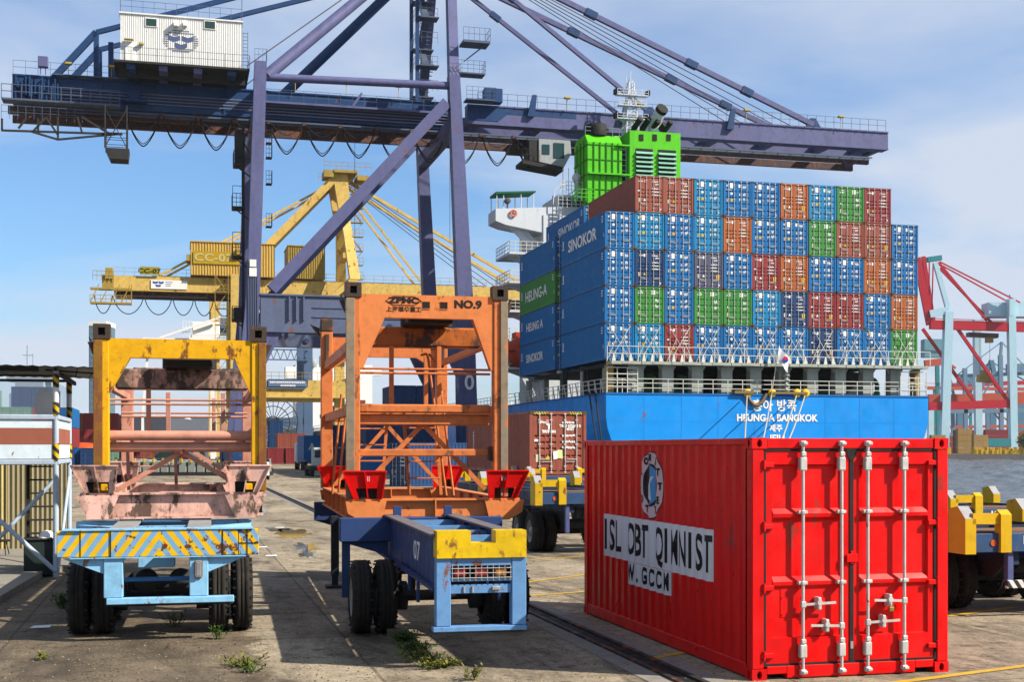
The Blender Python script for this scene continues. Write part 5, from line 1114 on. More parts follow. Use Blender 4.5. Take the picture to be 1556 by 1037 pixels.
    mb = MB(); railing(mb, (37.5, 127.2, 28.4), (41, 127.2, 28.4), 1.2, 6, (.33, .66, 1), .035); railing(mb, (37.2, 127, 26.9), (40, 127, 26.9), 1.2, 6, (.33, .66, 1), .035); mb.path([(36.6, 127, 27), (36.8, 127, 28.6), (37.5, 127, 29.2), (38.2, 127, 29.3)], .05, 5)
    for v in (37.8, 38.4, 39.3): mb.tube((v, 127.4, 28.4), (v, 127.4, 31), .04, 4)
    B(mb, 'monkey_deck_railing', RW)
    mb = MB(); mb.lathe((39.6, 128.5, 30.3), (0, 0, 1), [(-.5, .1), (-.3, .42), (0, .5), (.3, .4), (.5, 0)], 16); mb.tube((39.6, 128.5, 28.4), (39.6, 128.5, 29.8), .12, 8); mb.tube((39.9, 128.5, 28.6), (41.6, 128.5, 30.8), .28, 10); B(mb, 'radome', SW)
    # funnels
    fa0, fa1 = Q(893, 300, 126).x, Q(945, 300, 126).x
    mb = MB(); z0, z1 = 26.0, 34.4; mb.prism([(fa0, 126, z0), (fa0, 130.6, z0), (fa0, 130.6, z1 - .5), (fa0, 129.9, z1), (fa0, 126.9, z1), (fa0, 126, z1 - .9)], (fa1 - fa0, 0, 0)); f1 = B(mb, 'funnel_casing', GR)
    mb = MB()
    for k in range(1, 6): v = fa0 + (fa1 - fa0) * k / 5.5; mb.box(v - .035, v + .035, 125.9, 126, z0, z1 - .9)
    for k in range(5): mb.box(fa0, fa1, 125.93, 126.0, 27.2 + k * 1.5, 27.27 + k * 1.5); mb.box(fa0 - .08, fa0, 126, 130.6, 27.2 + k * 1.5, 27.27 + k * 1.5)
    for k in range(1, 4): mb.box(fa0 - .1, fa0, 126 + k * 1.15, 126.07 + k * 1.15, z0, z1 - .6)
    B(mb, 'casing_stiffener', plain('stiffener_dark_green', (0.03, 0.25, 0.01)), f1)
    fb0, fb1 = Q(957, 250, 126).x, Q(1034, 250, 126).x
    mb = MB(); mb.box(fb0, fb1, 126, 130.8, 26, 34.9); f2 = B(mb, 'funnel_casing', GR)
    mb = MB(); mb.box(fa1 + .003, fb0 - .003, 127.2, 130, 26, 33); B(mb, 'link_casing', plain('recess_dark', (0.02, 0.05, 0.02)))
    mb = MB(); mb.box(fa1 - .5, fb0, 125.7, 126.0, 33.2, 33.35); mb.box(fa0, fb0, 125.6, 125.9, 30.2, 30.35); railing(mb, (fa0 - 1.2, 125.6, 27.4), (fa0 + .6, 125.6, 27.4), 1.2, 4, (.33, .66, 1), .04); railing(mb, (fa0 - 1.2, 125.6, 27.4), (fa0 - 1.2, 129, 27.4), 1.2, 4, (.33, .66, 1), .04); B(mb, 'casing_walkway', GR, f1)
    mb = MB(); railing(mb, (fa0, 126.8, z1), (fa1, 126.8, z1), .8, 5, (.5, 1), .04); B(mb, 'top_railing', plain('grey_rail', (0.2, 0.25, 0.25)), f1)
    mb = MB()
    for k in range(12): mb.box(fa1 + .15, fa1 + .65, 126.6, 126.64, 27 + k * .55, 27.05 + k * .55)
    mb.tube((fa1 + .15, 126.6, 26.5), (fa1 + .15, 126.6, 33.5), .035, 4); mb.tube((fa1 + .65, 126.6, 26.5), (fa1 + .65, 126.6, 33.5), .035, 4); B(mb, 'ladder', SW)
    for px in (974.5, 995, 1016): c = Q(px, 209, 126); mb = MB(); mb.box(c.x - .22, c.x + .22, 125.94, 125.99, c.z - .32, c.z + .32); B(mb, 'casing_opening', BLK, f2)
    for a, b_ in ((966, 992), (1000, 1027)):
        x0, x1 = Q(a, 240, 126).x, Q(b_, 240, 126).x; mb = MB(); mb.box(x0, x1, 125.96, 125.99, 27.3, 33.1); B(mb, 'louvre_recess', BLK, f2)
        for k in range(9): z = 29.0 + k * .46; mb = MB(); mb.prism([(x0, 125.95, z), (x0, 125.75, z - .18), (x0, 125.72, z - .14), (x0, 125.95, z + .12)], (x1 - x0, 0, 0)); B(mb, 'louvre', paint('louvre_pale_green', (0.25, 0.5, 0.38), .6, .4, .1), f2)
    mb = MB(); c = (fa0 + fa1) / 2; mb.lathe((c - .4, 127.6, 34.4), (0, 0, 1), [(0, 1.15), (.9, 1.15), (1.25, .95), (1.35, 0)], 20); B(mb, 'exhaust_hood', BLK, f1)
    for px, r_, hh, dr in ((963, .3, 1.3, 1), (976, .32, 1.35, 1), (990, .3, 1.2, 1), (999, .24, .95, 1), (1009, .3, 1.2, 1), (994, .62, 2.2, 1)):
        c = Q(px, 200, 128); mb = MB(); z = 34.9; mb.tube((c.x, 128, z), (c.x, 128, z + hh * .55), r_, 12); mb.tube((c.x, 128, z + hh * .55), (c.x + .35 * dr, 126.9, z + hh * 1.15), r_, 12); B(mb, 'exhaust_pipe', BLK if r_ < .5 else SW, f2)
        if r_ > .5: mb = MB(); mb.tube((c.x + .33, 126.95, z + hh * 1.1), (c.x + .42, 126.6, z + hh * 1.2), r_ + .02, 16); B(mb, 'pipe_mouth', BLK, f2)
    # radar mast
    c = Q(958, 150, 130); z0, z1 = 33, 40.9; mb = MB(); cv = c.x
    for a, b_ in ((-1, -1), (1, -1), (1, 1), (-1, 1)): mb.tube((cv + a * .9, 130 + b_ * .9, z0), (cv + a * .25, 130 + b_ * .25, z1), .07, 6)
    k = 0; z = z0
    while z < z1:
        t = (z - z0) / (z1 - z0); w = .9 - .65 * t
        for (a, b_), (e, f_) in (((-1, -1), (1, -1)), ((1, -1), (1, 1)), ((1, 1), (-1, 1)), ((-1, 1), (-1, -1))): mb.tube((cv + a * w, 130 + b_ * w, z), (cv + e * w, 130 + f_ * w, z + .7), .04, 4); mb.tube((cv + a * w, 130 + b_ * w, z), (cv + e * w, 130 + f_ * w, z), .04, 4)
        z += .75
    for z, w in ((34.4, 2.0), (36.9, 1.7), (38.3, 1.5), (39.4, 1.7)): mb.box(cv - w, cv + w, 129.2, 130, z, z + .1); railing(mb, (cv - w, 129.2, z), (cv + w, 129.2, z), .6, 5, (.5, 1), .03)
    mb.tube((cv, 130, z1), (cv, 130, z1 + 1.2), .05, 5); mb.tube((cv - .5, 130, z1 - 1), (cv - .5, 130, z1 + .6), .04, 5); B(mb, 'radar_mast', SW)
    mb = MB()
    for z, w in ((37.1, 1.75), (39.6, 1.75), (34.6, 1.9)):
        for s_ in (-1, 1): mb.bbox(cv + s_ * w - .16, cv + s_ * w + .16, 129.95, 129.25, z - .1, z + .45, .03)
    B(mb, 'navigation_lamp', BLK, stuff=True)
    return o
ship()
# lifeboat in its cradle
c = Q(792, 502, 128); o = empty('lifeboat', wq(33.0, 127, 10.6), A, 'enclosed orange red lifeboat hanging beside the port containers under the bridge', 'lifeboat')
mb = MB(); prof = [(-2.9, 0), (-2.6, .75), (-1.4, 1.25), (0, 1.4), (1.4, 1.3), (2.6, .8), (2.95, 0)]
mb.lathe((0, 0, 1.6), (0, 1, 0), [(a, r_) for a, r_ in prof], 16); mb.v = [(x, y, 1.6 + (z - 1.6) * (1.15 if z > 1.6 else 1.25)) for x, y, z in mb.v]; mb.build('hull', paint('lifeboat_red', (0.5, 0.07, 0.035), .45, .2), o)
mb = MB(); mb.box(-1.42, 1.42, -2.4, 2.4, 1.5, 1.58); mb.build('fender', plain('fender_dark', (0.2, 0.03, 0.02)), o); mb = MB(); mb.box(-.5, .5, -1, .6, 3.1, 3.5); mb.build('conning_hatch', MATS['lifeboat_red'], o)
# mooring ropes down to a bollard on the quay
bol = Q(1140, 746, 61.5); RB = plain('mooring_rope_pale', (0.5, 0.48, 0.42))
for k, (px, nm) in enumerate(((1135, 'leftmost'), (1172, 'second'), (1210, 'third'), (1223, 'rightmost'))):
    a = Q(px, 602, 96.0); a = wq(a.x, a.y, a.z); b_ = wq(27.6 + k * .2, 61.5, .5)
    mb = MB(); mb.path([a.lerp(b_, t / 10) - V3((0, 0, 1.2 * math.sin(math.pi * t / 10))) for t in range(11)], .05, 5)
    tag(mb.build('mooring_rope', RB), 'pale mooring rope running down from the %s yellow roller on the ship stern' % nm, 'rope', 'mooring ropes from the ship stern')
for k, px in enumerate((0, 1)):
    a = wq(VLx := 32.0, 99 + k * 1.5, 7.0); b_ = wq(28.0, 84 + k, .5); mb = MB(); mb.path([a.lerp(b_, t / 6) for t in range(7)], .07, 5); tag(mb.build('mooring_rope', CABLE), 'dark mooring rope from the port quarter of the ship, %s one' % ('upper', 'lower')[k], 'rope', 'dark port quarter ropes')
mb = MB(); mb.lathe(wq(27.8, 61.5, 0), (0, 0, 1), [(0, .3), (.45, .22), (.6, .38), (.75, .3), (.78, 0)], 16); tag(mb.build('bollard', DARKM), 'squat iron bollard on the quay edge holding the ropes from the ship stern', 'bollard')
# ================================================================ TRAILERS
TA = R(12.2)
def wheel(o, x, y, r=.5, w=.27, face=-1, rimc=None, name='wheel'):
    mb = MB(); prof = [(-w / 2, .28), (-w / 2, r * .8), (-w / 2 + .035, r * .95), (-w * .32, r * .985), (-w * .30, r), (-w * .12, r), (-w * .11, r - .012), (-w * .07, r - .012), (-w * .06, r), (w * .06, r), (w * .07, r - .012), (w * .11, r - .012), (w * .12, r), (w * .30, r), (w * .32, r * .985), (w / 2 - .035, r * .95), (w / 2, r * .8), (w / 2, .28)]
    mb.lathe((x, y, r), (1, 0, 0), prof, 40)
    for k in range(24):
        t = 2 * math.pi * k / 24
        for s_ in (-1, 1): c = V3((x + s_ * w * .42, y + math.cos(t) * r * .96, r + math.sin(t) * r * .96)); mb.beam(c - V3((w * .07, 0, 0)), c + V3((w * .07, 0, 0)), .03, .022)
    t = mb.build(name, TYRE, o)
    mb = MB(); f = face; mb.lathe((x, y, r), (f, 0, 0), [(w * .46, .285), (w * .46, .26), (w * .2, .24), (w * .16, .12), (w * .42, .10), (w * .45, 0)], 24)
    for k in range(8): t_ = math.pi / 4 * k; c = V3((x, y + math.cos(t_) * .17, r + math.sin(t_) * .17)); mb.tube(c + V3((f * w * .17, 0, 0)), c + V3((f * w * .27, 0, 0)), .018, 6)
    mb.build('rim', rimc or paint('rim_grey', (0.35, 0.35, 0.34), .5, .5, .2), t); return t
def axle(o, y, xo, track_in, r=.5, w=.27, z=None):
    for s_ in (-1, 1): wheel(o, s_ * xo, y, r, w, s_); wheel(o, s_ * track_in, y, r, w, s_)
    mb = MB(); mb.tube((-track_in, y, r), (track_in, y, r), .075, 12)
    for s_ in (-1, 1): mb.lathe((s_ * (track_in - .2), y, r), (1, 0, 0), [(-.1, 0), (-.1, .2), (.1, .2), (.1, 0)], 16)
    mb.build('axle', DARKM, o)
# ---------------- middle trailer under the orange frame
def mid_trailer():
    p = WP(731, 0, 15.0); o = empty('container_trailer', (p.x, 15.0, 0), TA, 'blue skeletal trailer with yellow rear bolster and wire lamp guard beneath the orange frame', 'trailer')
    NB = paint('trailer_navy', (0.035, 0.07, 0.20), .55, .5, .12, 0, .4); LB = paint('trailer_light_blue', (0.18, 0.36, 0.66), .45, .4, .35, 0, .25, 1.5); YB = paint('bolster_yellow', (0.82, 0.56, 0.01), .5, .55, .5, 0, .35, 1.6); TOP = paint('worn_rail_top', (0.17, 0.16, 0.18), .7, .5, .3)
    L = 11.6
    for s_ in (-1, 1):
        x = s_ * .46; mb = MB(); mb.box(x - .012, x + .012, .1, L, .62 if 0 else .92, 1.50)
        mb.prism([(x - .012, .1, .92), (x - .012, 3.4, .92), (x - .012, 3.4, .95)], (.024, 0, 0)); mb.box(x - .09, x + .09, .1, L, .88, .919)
        for k in range(9): y = .9 + k * 1.2; mb.box(x + (.013 if s_ < 0 else -.07), x + (.07 if s_ < 0 else -.013), y, y + .02, .92, 1.5)
        r = mb.build('side_rail', NB, o); mb = MB(); mb.bbox(x - .1, x + .1, .1, L, 1.501, 1.53, .004); mb.build('rail_flange', TOP, r)
    for y in (.95, 1.9, 3.0, 4.4, 6.0, 7.6, 9.2, 10.8): mb = MB(); mb.box(-.446, .446, y, y + .09, 1.28, 1.46); mb.build('cross_member', LB, o)
    mb = MB(); mb.prism([(-.52, -.06, 1.27), (.52, -.06, 1.27), (.52, -.06, 1.58), (.16, -.06, 1.58), (.16, -.06, 1.44), (-.13, -.06, 1.44), (-.13, -.06, 1.58), (-.52, -.06, 1.58)], (0, .26, 0)); mb.build('rear_bolster', YB, o)
    for s_ in (-1, 1): mb = MB(); mb.bbox(s_ * .44 - .085, s_ * .44 + .085, -.03, .12, .49, 1.268, .008); mb.build('bumper_post', LB, o)
    mb = MB(); mb.bbox(-.56, .53, -.045, .1, .43, .488, .006); mb.build('bumper_bar', LB, o)
    mb = MB(); mb.bbox(-.353, .353, -.02, .08, 1.175, 1.268, .006); mb.bbox(-.353, .353, -.02, .06, 1.0, 1.02, .004); mb.bbox(-.353, .353, .0, .06, .86, .96, .004); mb.build('lamp_panel', LB, o)
    mb = MB(); mb.box(-.353, .353, .07, .09, 1.02, 1.175); lp = mb.build('lamp_recess', BLK, o)
    for x, c in ((-.24, 'lamp_red'), (.0, 'lamp_red'), (.24, 'lamp_amber')): mb = MB(); mb.bbox(x - .07, x + .07, .02, .068, 1.05, 1.14, .01); mb.build('tail_lamp', glass(c, (0.35, 0.02, 0.02) if 'red' in c else (0.5, .18, .02), .25), lp)
    mb = MB()
    for k in range(11): mb.tube((-.34 + k * .068, -.03, 1.005), (-.34 + k * .068, -.03, 1.185), .0055, 5)
    for k in range(3): mb.tube((-.35, -.034, 1.04 + k * .055), (.35, -.034, 1.04 + k * .055), .0055, 5)
    mb.build('lamp_guard', STEEL, o)
    mb = MB()
    for x in (-.2, -.1, .17): mb.tube((x, -.005, .87), (x, -.005, .94), .014, 6)
    mb.bbox(.12, .22, -.03, 0, .89, .94, .01); mb.build('hose_couplings', STEEL, o, stuff=True)
    axle(o, 3.15, 1.07, .74)
    mb = MB()
    for s_ in (-1, 1):
        for k in range(5): mb.box(s_ * .5 - .045, s_ * .5 + .045, 2.5 + k * .04, 5.1 - k * .04, .58 + k * .018, .594 + k * .018)
        for y in (2.4, 3.8, 5.2): mb.prism([(s_ * .46 - .03, y - .15, .9), (s_ * .46 - .03, y + .15, .9), (s_ * .46 - .03, y + .05, .6), (s_ * .46 - .03, y - .05, .6)], (.06, 0, 0))
    mb.build('leaf_springs', DARKM, o); mb = MB(); mb.tube((-.25, 2.2, .75), (.25, 2.2, .75), .14, 14); mb.tube((-.3, 5.8, .7), (.3, 5.8, .7), .17, 14); mb.build('air_tank', DARKM, o)
    for s_ in (-1, 1): mb = MB(); mb.prism([(s_ * .5, 1.4, .92), (s_ * .5, 1.55, .92), (s_ * .5, 1.55, .6), (s_ * .5, 1.45, .6)], (s_ * .03, 0, 0)); mb.prism([(s_ * .5, 2.2, .92), (s_ * .5, 2.35, .92), (s_ * .5, 2.35, .66), (s_ * .5, 2.25, .66)], (s_ * .03, 0, 0)); mb.build('mudguard_bracket', NB, o, stuff=True)
    for y in (4.75, 10.6): mb = MB(); mb.bbox(-1.22, 1.22, y - .1, y + .2, 1.14, 1.49, .01); mb.prism([(-1.22, y, 1.14), (-.5, y, 1.14), (-.5, y, .92)], (0, .08, 0)); mb.prism([(1.22, y, 1.14), (.5, y, 1.14), (.5, y, .92)], (0, .08, 0)); mb.build('bolster', NB, o)
    for s_ in (-1, 1): mb = MB(); mb.bbox(s_ * .38 - .06, s_ * .38 + .06, 4.6, 4.66, 1.5, 1.66, .006); mb.build('stop_block', NB, o)
    DKP = paint('landing_leg_dark', (0.02, 0.03, 0.04), .6, .4)
    for s_ in (-1, 1):
        mb = MB(); mb.bbox(s_ * .95 - .07, s_ * .95 + .07, 9.0, 9.14, .22, 1.3, .01); mb.bbox(s_ * .95 - .055, s_ * .95 + .055, 9.015, 9.125, .05, .25, .005); mb.bbox(s_ * .95 - .17, s_ * .95 + .17, 8.9, 9.25, .0, .05, .01); mb.build('landing_leg', DKP, o)
    mb = MB(); mb.beam((-.95, 9.07, .9), (.95, 9.07, .9), .06, .06); mb.beam((-.9, 9.05, .95), (-.4, 9.05, 1.45), .07, .05); mb.beam((.9, 9.05, .95), (.4, 9.05, 1.45), .07, .05); mb.build('leg_brace', YB, o)
    mb = MB(); mb.bbox(-1.18, -1.06, 4.8, 4.88, .3, 1.14, .006); mb.build('side_post', NB, o)
    text('07', (-.476, 1.9, 1.2), (0, -1, 0), (0, 0, 1), .34, LETW, o, 'lettering', .006, xs=1.7)
    return o
mid_trailer()
# ---------------- left trailer with the striped bumper beam
def left_trailer():
    p = WP(242, 0, 17.0); a = R(13); o = empty('container_trailer', (p.x, 17.0, 0), a, 'pale blue yard trailer with blue and yellow chevron bumper beneath the yellow frame', 'trailer')
    LB = paint('pale_blue_chassis', (0.28, 0.54, 0.78), .5, .45, .42, 0, .3, 1.4); DBm = paint('chassis_blue', (0.05, 0.16, 0.34), .55, .4, .1); TP_ = paint('scuffed_rail_top', (0.33, 0.35, 0.36), .6, .5, .2)
    ST = stripes('chevron_stripes', (0.88, 0.55, 0.02), (0.14, 0.29, 0.46), 6.2, .72, .5, 'XZ', .95, True)
    mb = MB(); z0, z1 = 1.12, 1.455
    mb.bbox(-1.27, -.98, .015, .2, z0, z1, .01); mb.bbox(-.978, -.32 * 1.9, .0, .2, z0, z1, .008); mb.bbox(-.606, .80, -.006, .2, z0 - .005, z1 + .005, .008); mb.bbox(.802, 1.0, .0, .2, z0, z1, .008); mb.bbox(1.002, 1.27, .015, .2, z0, z1, .01); mb.build('bumper_beam', ST, o)
    mb = MB(); mb.box(-1.2, 1.2, -.02, .22, z1 + .006, z1 + .022); mb.box(-1.1, 1.1, -.012, .2, z0 - .02, z0 - .006); mb.build('beam_flange', LB, o)
    mb = MB()
    for x in (-.607, .801): mb.box(x - .006, x + .006, -.012, .0, z0, z1)
    for x in (1.0, 1.12): mb.box(x - .006, x + .006, .006, .0145, z0, z1)
    mb.box(1.0, 1.27, .006, .0145, 1.27, 1.28); mb.build('weld_ridges', DARKM, o)
    for s_, x in ((-1, -.575), (1, .50)):
        mb = MB(); mb.bbox(x - .12, x + .12, .02, .2, .585, 1.098, .01); lg = mb.build('bumper_post', LB, o)
        mb = MB(); mb.prism([(x + s_ * .121, .05, 1.1), (x + s_ * .62, .05, 1.1), (x + s_ * .121, .05, .9)], (0, .08, 0)); mb.build('gusset', LB, o)
        if s_ > 0: mb = MB(); mb.bbox(x - .06, x + .05, -.012, .02, .82, 1.06, .02); mb.bbox(x - .045, x + .035, -.03, -.012, .84, 1.04, .015); mb.build('tail_lamp', paint('dirty_lens', (0.32, 0.3, 0.3), .4, .7, .2), lg)
    mb = MB(); mb.bbox(-.66, .95, .0, .12, .50, .583, .008); mb.build('bumper_bar', LB, o); mb = MB(); mb.bbox(-.6, .94, .14, .2, .46, .52, .008); mb.build('lower_bar', DARKM, o)
    mb = MB(); mb.tube((-.44, .25, .80), (.38, .25, .80), .03, 10); mb.build('cross_tube', DBm, o)
    mb = MB(); mb.bbox(-.30, .18, .6, 1.0, .92, 1.09, .01); mb.build('tool_box', LB, o)
    for s_ in (-1, 1):
        x = s_ * .5; mb = MB(); mb.box(x - .015, x + .015, .22, 11.5, 1.0, 1.43); r = mb.build('side_rail', DBm, o)
        mb = MB(); mb.bbox(x - .16, x + .16, .21, 11.5, 1.431, 1.46, .004); mb.build('rail_flange', TP_, r)
    for y in (.7, 1.6, 2.6, 4.2, 5.8, 7.4, 9.0, 10.8): mb = MB(); mb.box(-.48, .48, y, y + .12, 1.2, 1.42); mb.build('cross_member', LB, o)
    for s_ in (-1, 1): mb = MB(); mb.beam((s_ * .62, 1.6, 1.36), (s_ * 1.2, 2.3, 1.36), .1, .1); mb.box(min(s_ * .66, s_ * 1.25), max(s_ * .66, s_ * 1.25), 2.35, 2.55, 1.30, 1.45); mb.build('outrigger', LB, o)
    for y in (2.9, 8.3): mb = MB(); mb.bbox(-1.24, 1.24, y, y + .25, 1.22, 1.425, .008); mb.build('bolster', DBm, o)
    axle(o, 1.05, 1.08, .76, .5, .27)
    axle(o, 2.4, 1.08, .76, .5, .27)
    mb = MB(); mb.lathe((-.2, .7, .72), (0, 1, 0), [(0, 0), (0, .16), (.25, .16), (.25, 0)], 16); mb.lathe((.25, .7, .72), (0, 1, 0), [(0, 0), (0, .16), (.25, .16), (.25, 0)], 16); mb.bbox(-.45, .45, .8, 1.3, .4, .5, .02); mb.build('air_chambers', DARKM, o)
    return o
left_trailer()
# ================================================================ OVER-HEIGHT FRAMES
def frame(name, label, p, ang, zb, H, mats, kind):
    """frame standing on a trailer; local x across (2.44 wide), y along, z from the base"""
    base, port, cap, guide, inner = mats; gx = -.12 if kind == 'L' else .12; o = empty(name, (p[0], p[1], zb), ang, label, 'lifting frame'); L = 5.75; W2 = 1.22; pw = .13
    def P(nm, mb, m, par=None): return mb.build(nm, m, par or o)
    bz = .38 if kind == 'L' else .33
    for y in (0.0, L - .2):
        mb = MB(); mb.box(-1.05, 1.05, y + .06, y + .09, .03, bz - .03); mb.box(-1.3, 1.3, y - .02, y + .2, bz - .028, bz); mb.box(-1.15, 1.15, y - .02, y + .2, 0, .026)
        for x in ((-.0,) if kind == 'R' else ()): mb.box(x - .01, x + .01, y - .02, y + .06, .03, bz - .03)
        mb.shift((gx, 0, 0)); P('end_beam', mb, base)
    for s_ in (-1, 1):
        mb = MB(); x = s_ * 1.12; mb.box(x - .015, x + .015, .2, L - .2, .05, bz); mb.box(x - .08, x + .08, .2, L - .2, bz + .002, bz + .022); mb.box(x - .08, x + .08, .2, L - .2, .02, .048)
        for k in range(6): y = .5 + k * .9; mb.box(x - .075, x + .075, y, y + .02, .05, bz)
        P('side_beam', mb, base)
    for y in (0, L - .2):
        for s_ in (-1, 1):
            xi, xo = s_ * .75, s_ * 1.36; mb = MB()
            a = [(xi, y - .06, bz - .03), (xo, y - .06, bz - .03), (s_ * 1.2, y - .06, 0.0), (s_ * .9 if kind == 'L' else s_ * .88, y - .06, 0.0)] if kind == 'L' else [(xi, y - .06, bz - .03), (xo, y - .06, bz - .03), (s_ * 1.33, y - .06, .12), (s_ * 1.12, y - .06, 0), (s_ * .82, y - .06, 0)]
            mb.prism(a, (0, .115, 0)); mb.shift((gx, 0, 0)); P('corner_gusset', mb, base)
            # flared guide cup, open at the back
            gz0, gz1 = bz + .002, bz + (.40 if kind == 'L' else .42); b0, b1, t0, t1 = .82, 1.24, .76, 1.42; mb = MB(); yf = y - .05; yt = y - .13; hw = .12
            # front plate with two square holes
            cx = [b0, b0 + .08, b0 + .08 + hw, b1 - .08 - hw, b1 - .08, b1]; hz = gz0 + .16
            def lerpx(x, z): t = (z - gz0) / (gz1 - gz0); f = (x - b0) / (b1 - b0); return s_ * ((b0 + (t0 - b0) * t) * (1 - f) + (b1 + (t1 - b1) * t) * f)
            def pt(x, z, d=0.0): t = (z - gz0) / (gz1 - gz0); return (lerpx(x, z), yf + (yt - yf) * t + d, z)
            for i in range(5):
                if i not in (1, 3): mb.quad(pt(cx[i], gz0), pt(cx[i + 1], gz0), pt(cx[i + 1], hz), pt(cx[i], hz))
            for i in range(5): mb.quad(pt(cx[i], hz), pt(cx[i + 1], hz), pt(cx[i + 1], gz1), pt(cx[i], gz1))
            mb.quad(pt(b1, gz0), (s_ * b1, y + .2, gz0), (s_ * (b1 + .1), y + .25, gz1), pt(b1, gz1)); mb.quad(pt(b0, gz0), (s_ * b0, y + .05, gz0), (s_ * b0, y + .05, gz1), pt(b0, gz1))
            for x in (b0 + .003, (b0 + b1) / 2, b1 - .003): a = pt(x, gz0, -.012); b_ = pt(x, gz1, -.012); mb.beam(a, b_, .018, .05, up=(0, 1, 0))
            a = pt(b0, gz1, -.005); b_ = pt(b1, gz1, -.005); mb.beam(a, b_, .03, .02)
            mb.shift((gx, 0, 0)); g = P('corner_guide', mb, guide)
            mb = MB(); mb.box(min(s_ * (b0 + .02), s_ * (b1 - .02)), max(s_ * (b0 + .02), s_ * (b1 - .02)), y + .0, y + .05, gz0, gz0 + .3); mb.shift((gx, 0, 0)); P('guide_back', mb, BLK, g)
            if kind == 'L' and y == 0:
                x = s_ * (b1 - .14) if s_ > 0 else s_ * (b0 + .14); mb = MB(); mb.bbox(x - .05, x + .05, y - .075, y - .0, gz0 + .03, gz0 + .13, .012); mb.shift((gx, 0, 0)); P('lock_block', mb, port, g)
            if kind == 'R' and y == 0: text('IV' if s_ > 0 else 'II', (s_ * 1.03 + gx, yf - .075, gz0 + .3), (1, 0, 0), (0, 0.19, 1), .1, plain('stencil_pink', (0.6, 0.3, 0.3)), g, 'lettering', .002)
    # near portal
    pz0 = bz + .0; pt_ = H
    hole = BLK
    for s_ in (-1, 1):
        x0 = s_ * (W2 - pw); mb = MB(); mb.bbox(x0 - .115, x0 + .02 if s_ > 0 else x0 + .115, .0, .2, pz0, pt_ - .215, .008) if False else mb.bbox(min(s_ * 1.22, s_ * 1.02), max(s_ * 1.22, s_ * 1.02), .0, .2, pz0, pt_ - .215, .01); po = P('post', mb, inner if kind == 'R' else port)
        # worn outer guide rail
        mb = MB(); mb.bbox(min(s_ * 1.235, s_ * 1.12), max(s_ * 1.235, s_ * 1.105), -.03, -.002, pz0 + .02, pt_ - .23, .006); P('wear_strip', mb, cap[1], po)
        mb = MB(); mb.holed((min(s_ * 1.24, s_ * 1.0), -.02, pt_ - .213), (1, 0, 0), (0, 0, 1), .24, .22, .1, .11, .08, 0, 1, 12, True); x = min(s_ * 1.24, s_ * 1.0)
        mb.quad((x, -.02, pt_ - .213), (x, .2, pt_ - .213), (x, .2, pt_ + .007), (x, -.02, pt_ + .007)); mb.quad((x + .24, -.02, pt_ - .213), (x + .24, .2, pt_ - .213), (x + .24, .2, pt_ + .007), (x + .24, -.02, pt_ + .007)); mb.quad((x, -.02, pt_ + .007), (x + .24, -.02, pt_ + .007), (x + .24, .2, pt_ + .007), (x, .2, pt_ + .007)); mb.quad((x, .2, pt_ - .213), (x + .24, .2, pt_ - .213), (x + .24, .2, pt_ + .007), (x, .2, pt_ + .007))
        mb.build('top_casting', [cap[0], hole], po, fix=False)
        mb = MB(); mb.prism([(s_ * 1.245, .02, pt_ - .32), (s_ * 1.245, .18, pt_ - .32), (s_ * 1.30, .18, pt_ - .2), (s_ * 1.30, .02, pt_ - .2)], (0, 0, .02)); mb.prism([(s_ * 1.241, .03, pt_ - .45), (s_ * 1.32, .03, pt_ - .26), (s_ * 1.241, .03, pt_ - .26)], (0, .12, 0)); P('side_catch', mb, cap[0], po)
    bt = pt_ - .2 if kind == 'L' else pt_ - .16; bb = bt - .28 if kind == 'L' else bt - .35
    mb = MB(); yb = .02; gb = bb - (.50 if kind == 'L' else .78)
    mb.prism([(-1.018, yb, bt), (1.018, yb, bt), (1.018, yb, gb), (1.0 if kind == 'L' else .98, yb, gb), (.77 if kind == 'L' else .70, yb, bb), (-.72 if kind == 'L' else -.65, yb, bb), (-1.0 if kind == 'L' else -.98, yb, gb), (-1.018, yb, gb)], (0, .16, 0))
    tb = P('portal_beam', mb, port)
    if kind == 'R':
        for x in (-.02, .25): mb = MB(); mb.box(x - .055, x + .055, yb - .008, yb - .002, bt - .20, bt - .1); P('beam_hole', mb, BLK, tb)
        mb = MB()
        for x in (-.02, .25): mb.box(x - .065, x + .065, yb - .012, yb - .009, bt - .1, bt - .09); mb.box(x - .065, x + .065, yb - .012, yb - .009, bt - .21, bt - .2)
        P('hole_rim', mb, inner, tb)
        y = yb - .004
        text('ZPMC', (-.36, y, bt - .09), (1, 0, 0), (0, 0, 1), .115, LETB, tb, 'lettering', .007, xs=1.5)
        text('上海振华重工', (-.36, y, bt - .225), (1, 0, 0), (0, 0, 1), .085, LETB, tb, 'lettering', .002, xs=1.05)
        text('NO.9', (.62, y, bt - .13), (1, 0, 0), (0, 0, 1), .16, LETB, tb, 'lettering', .008, xs=1.15)
        mb = MB(); pts = [(-.63, -.09), (-.52, -.025), (-.2, -.025), (-.09, -.09), (-.2, -.155), (-.52, -.155)]
        for a, b_ in zip(pts, pts[1:] + pts[:1]): mb.beam((a[0], y, bt + a[1]), (b_[0], y, bt + b_[1]), .004, .012, up=(0, 1, 0))
        mb.beam((-.39, y - .001, bt - .14), (-.36, y - .001, bt - .01), .004, .01, up=(0, 1, 0)); P('logo_outline', mb, LETB, tb)
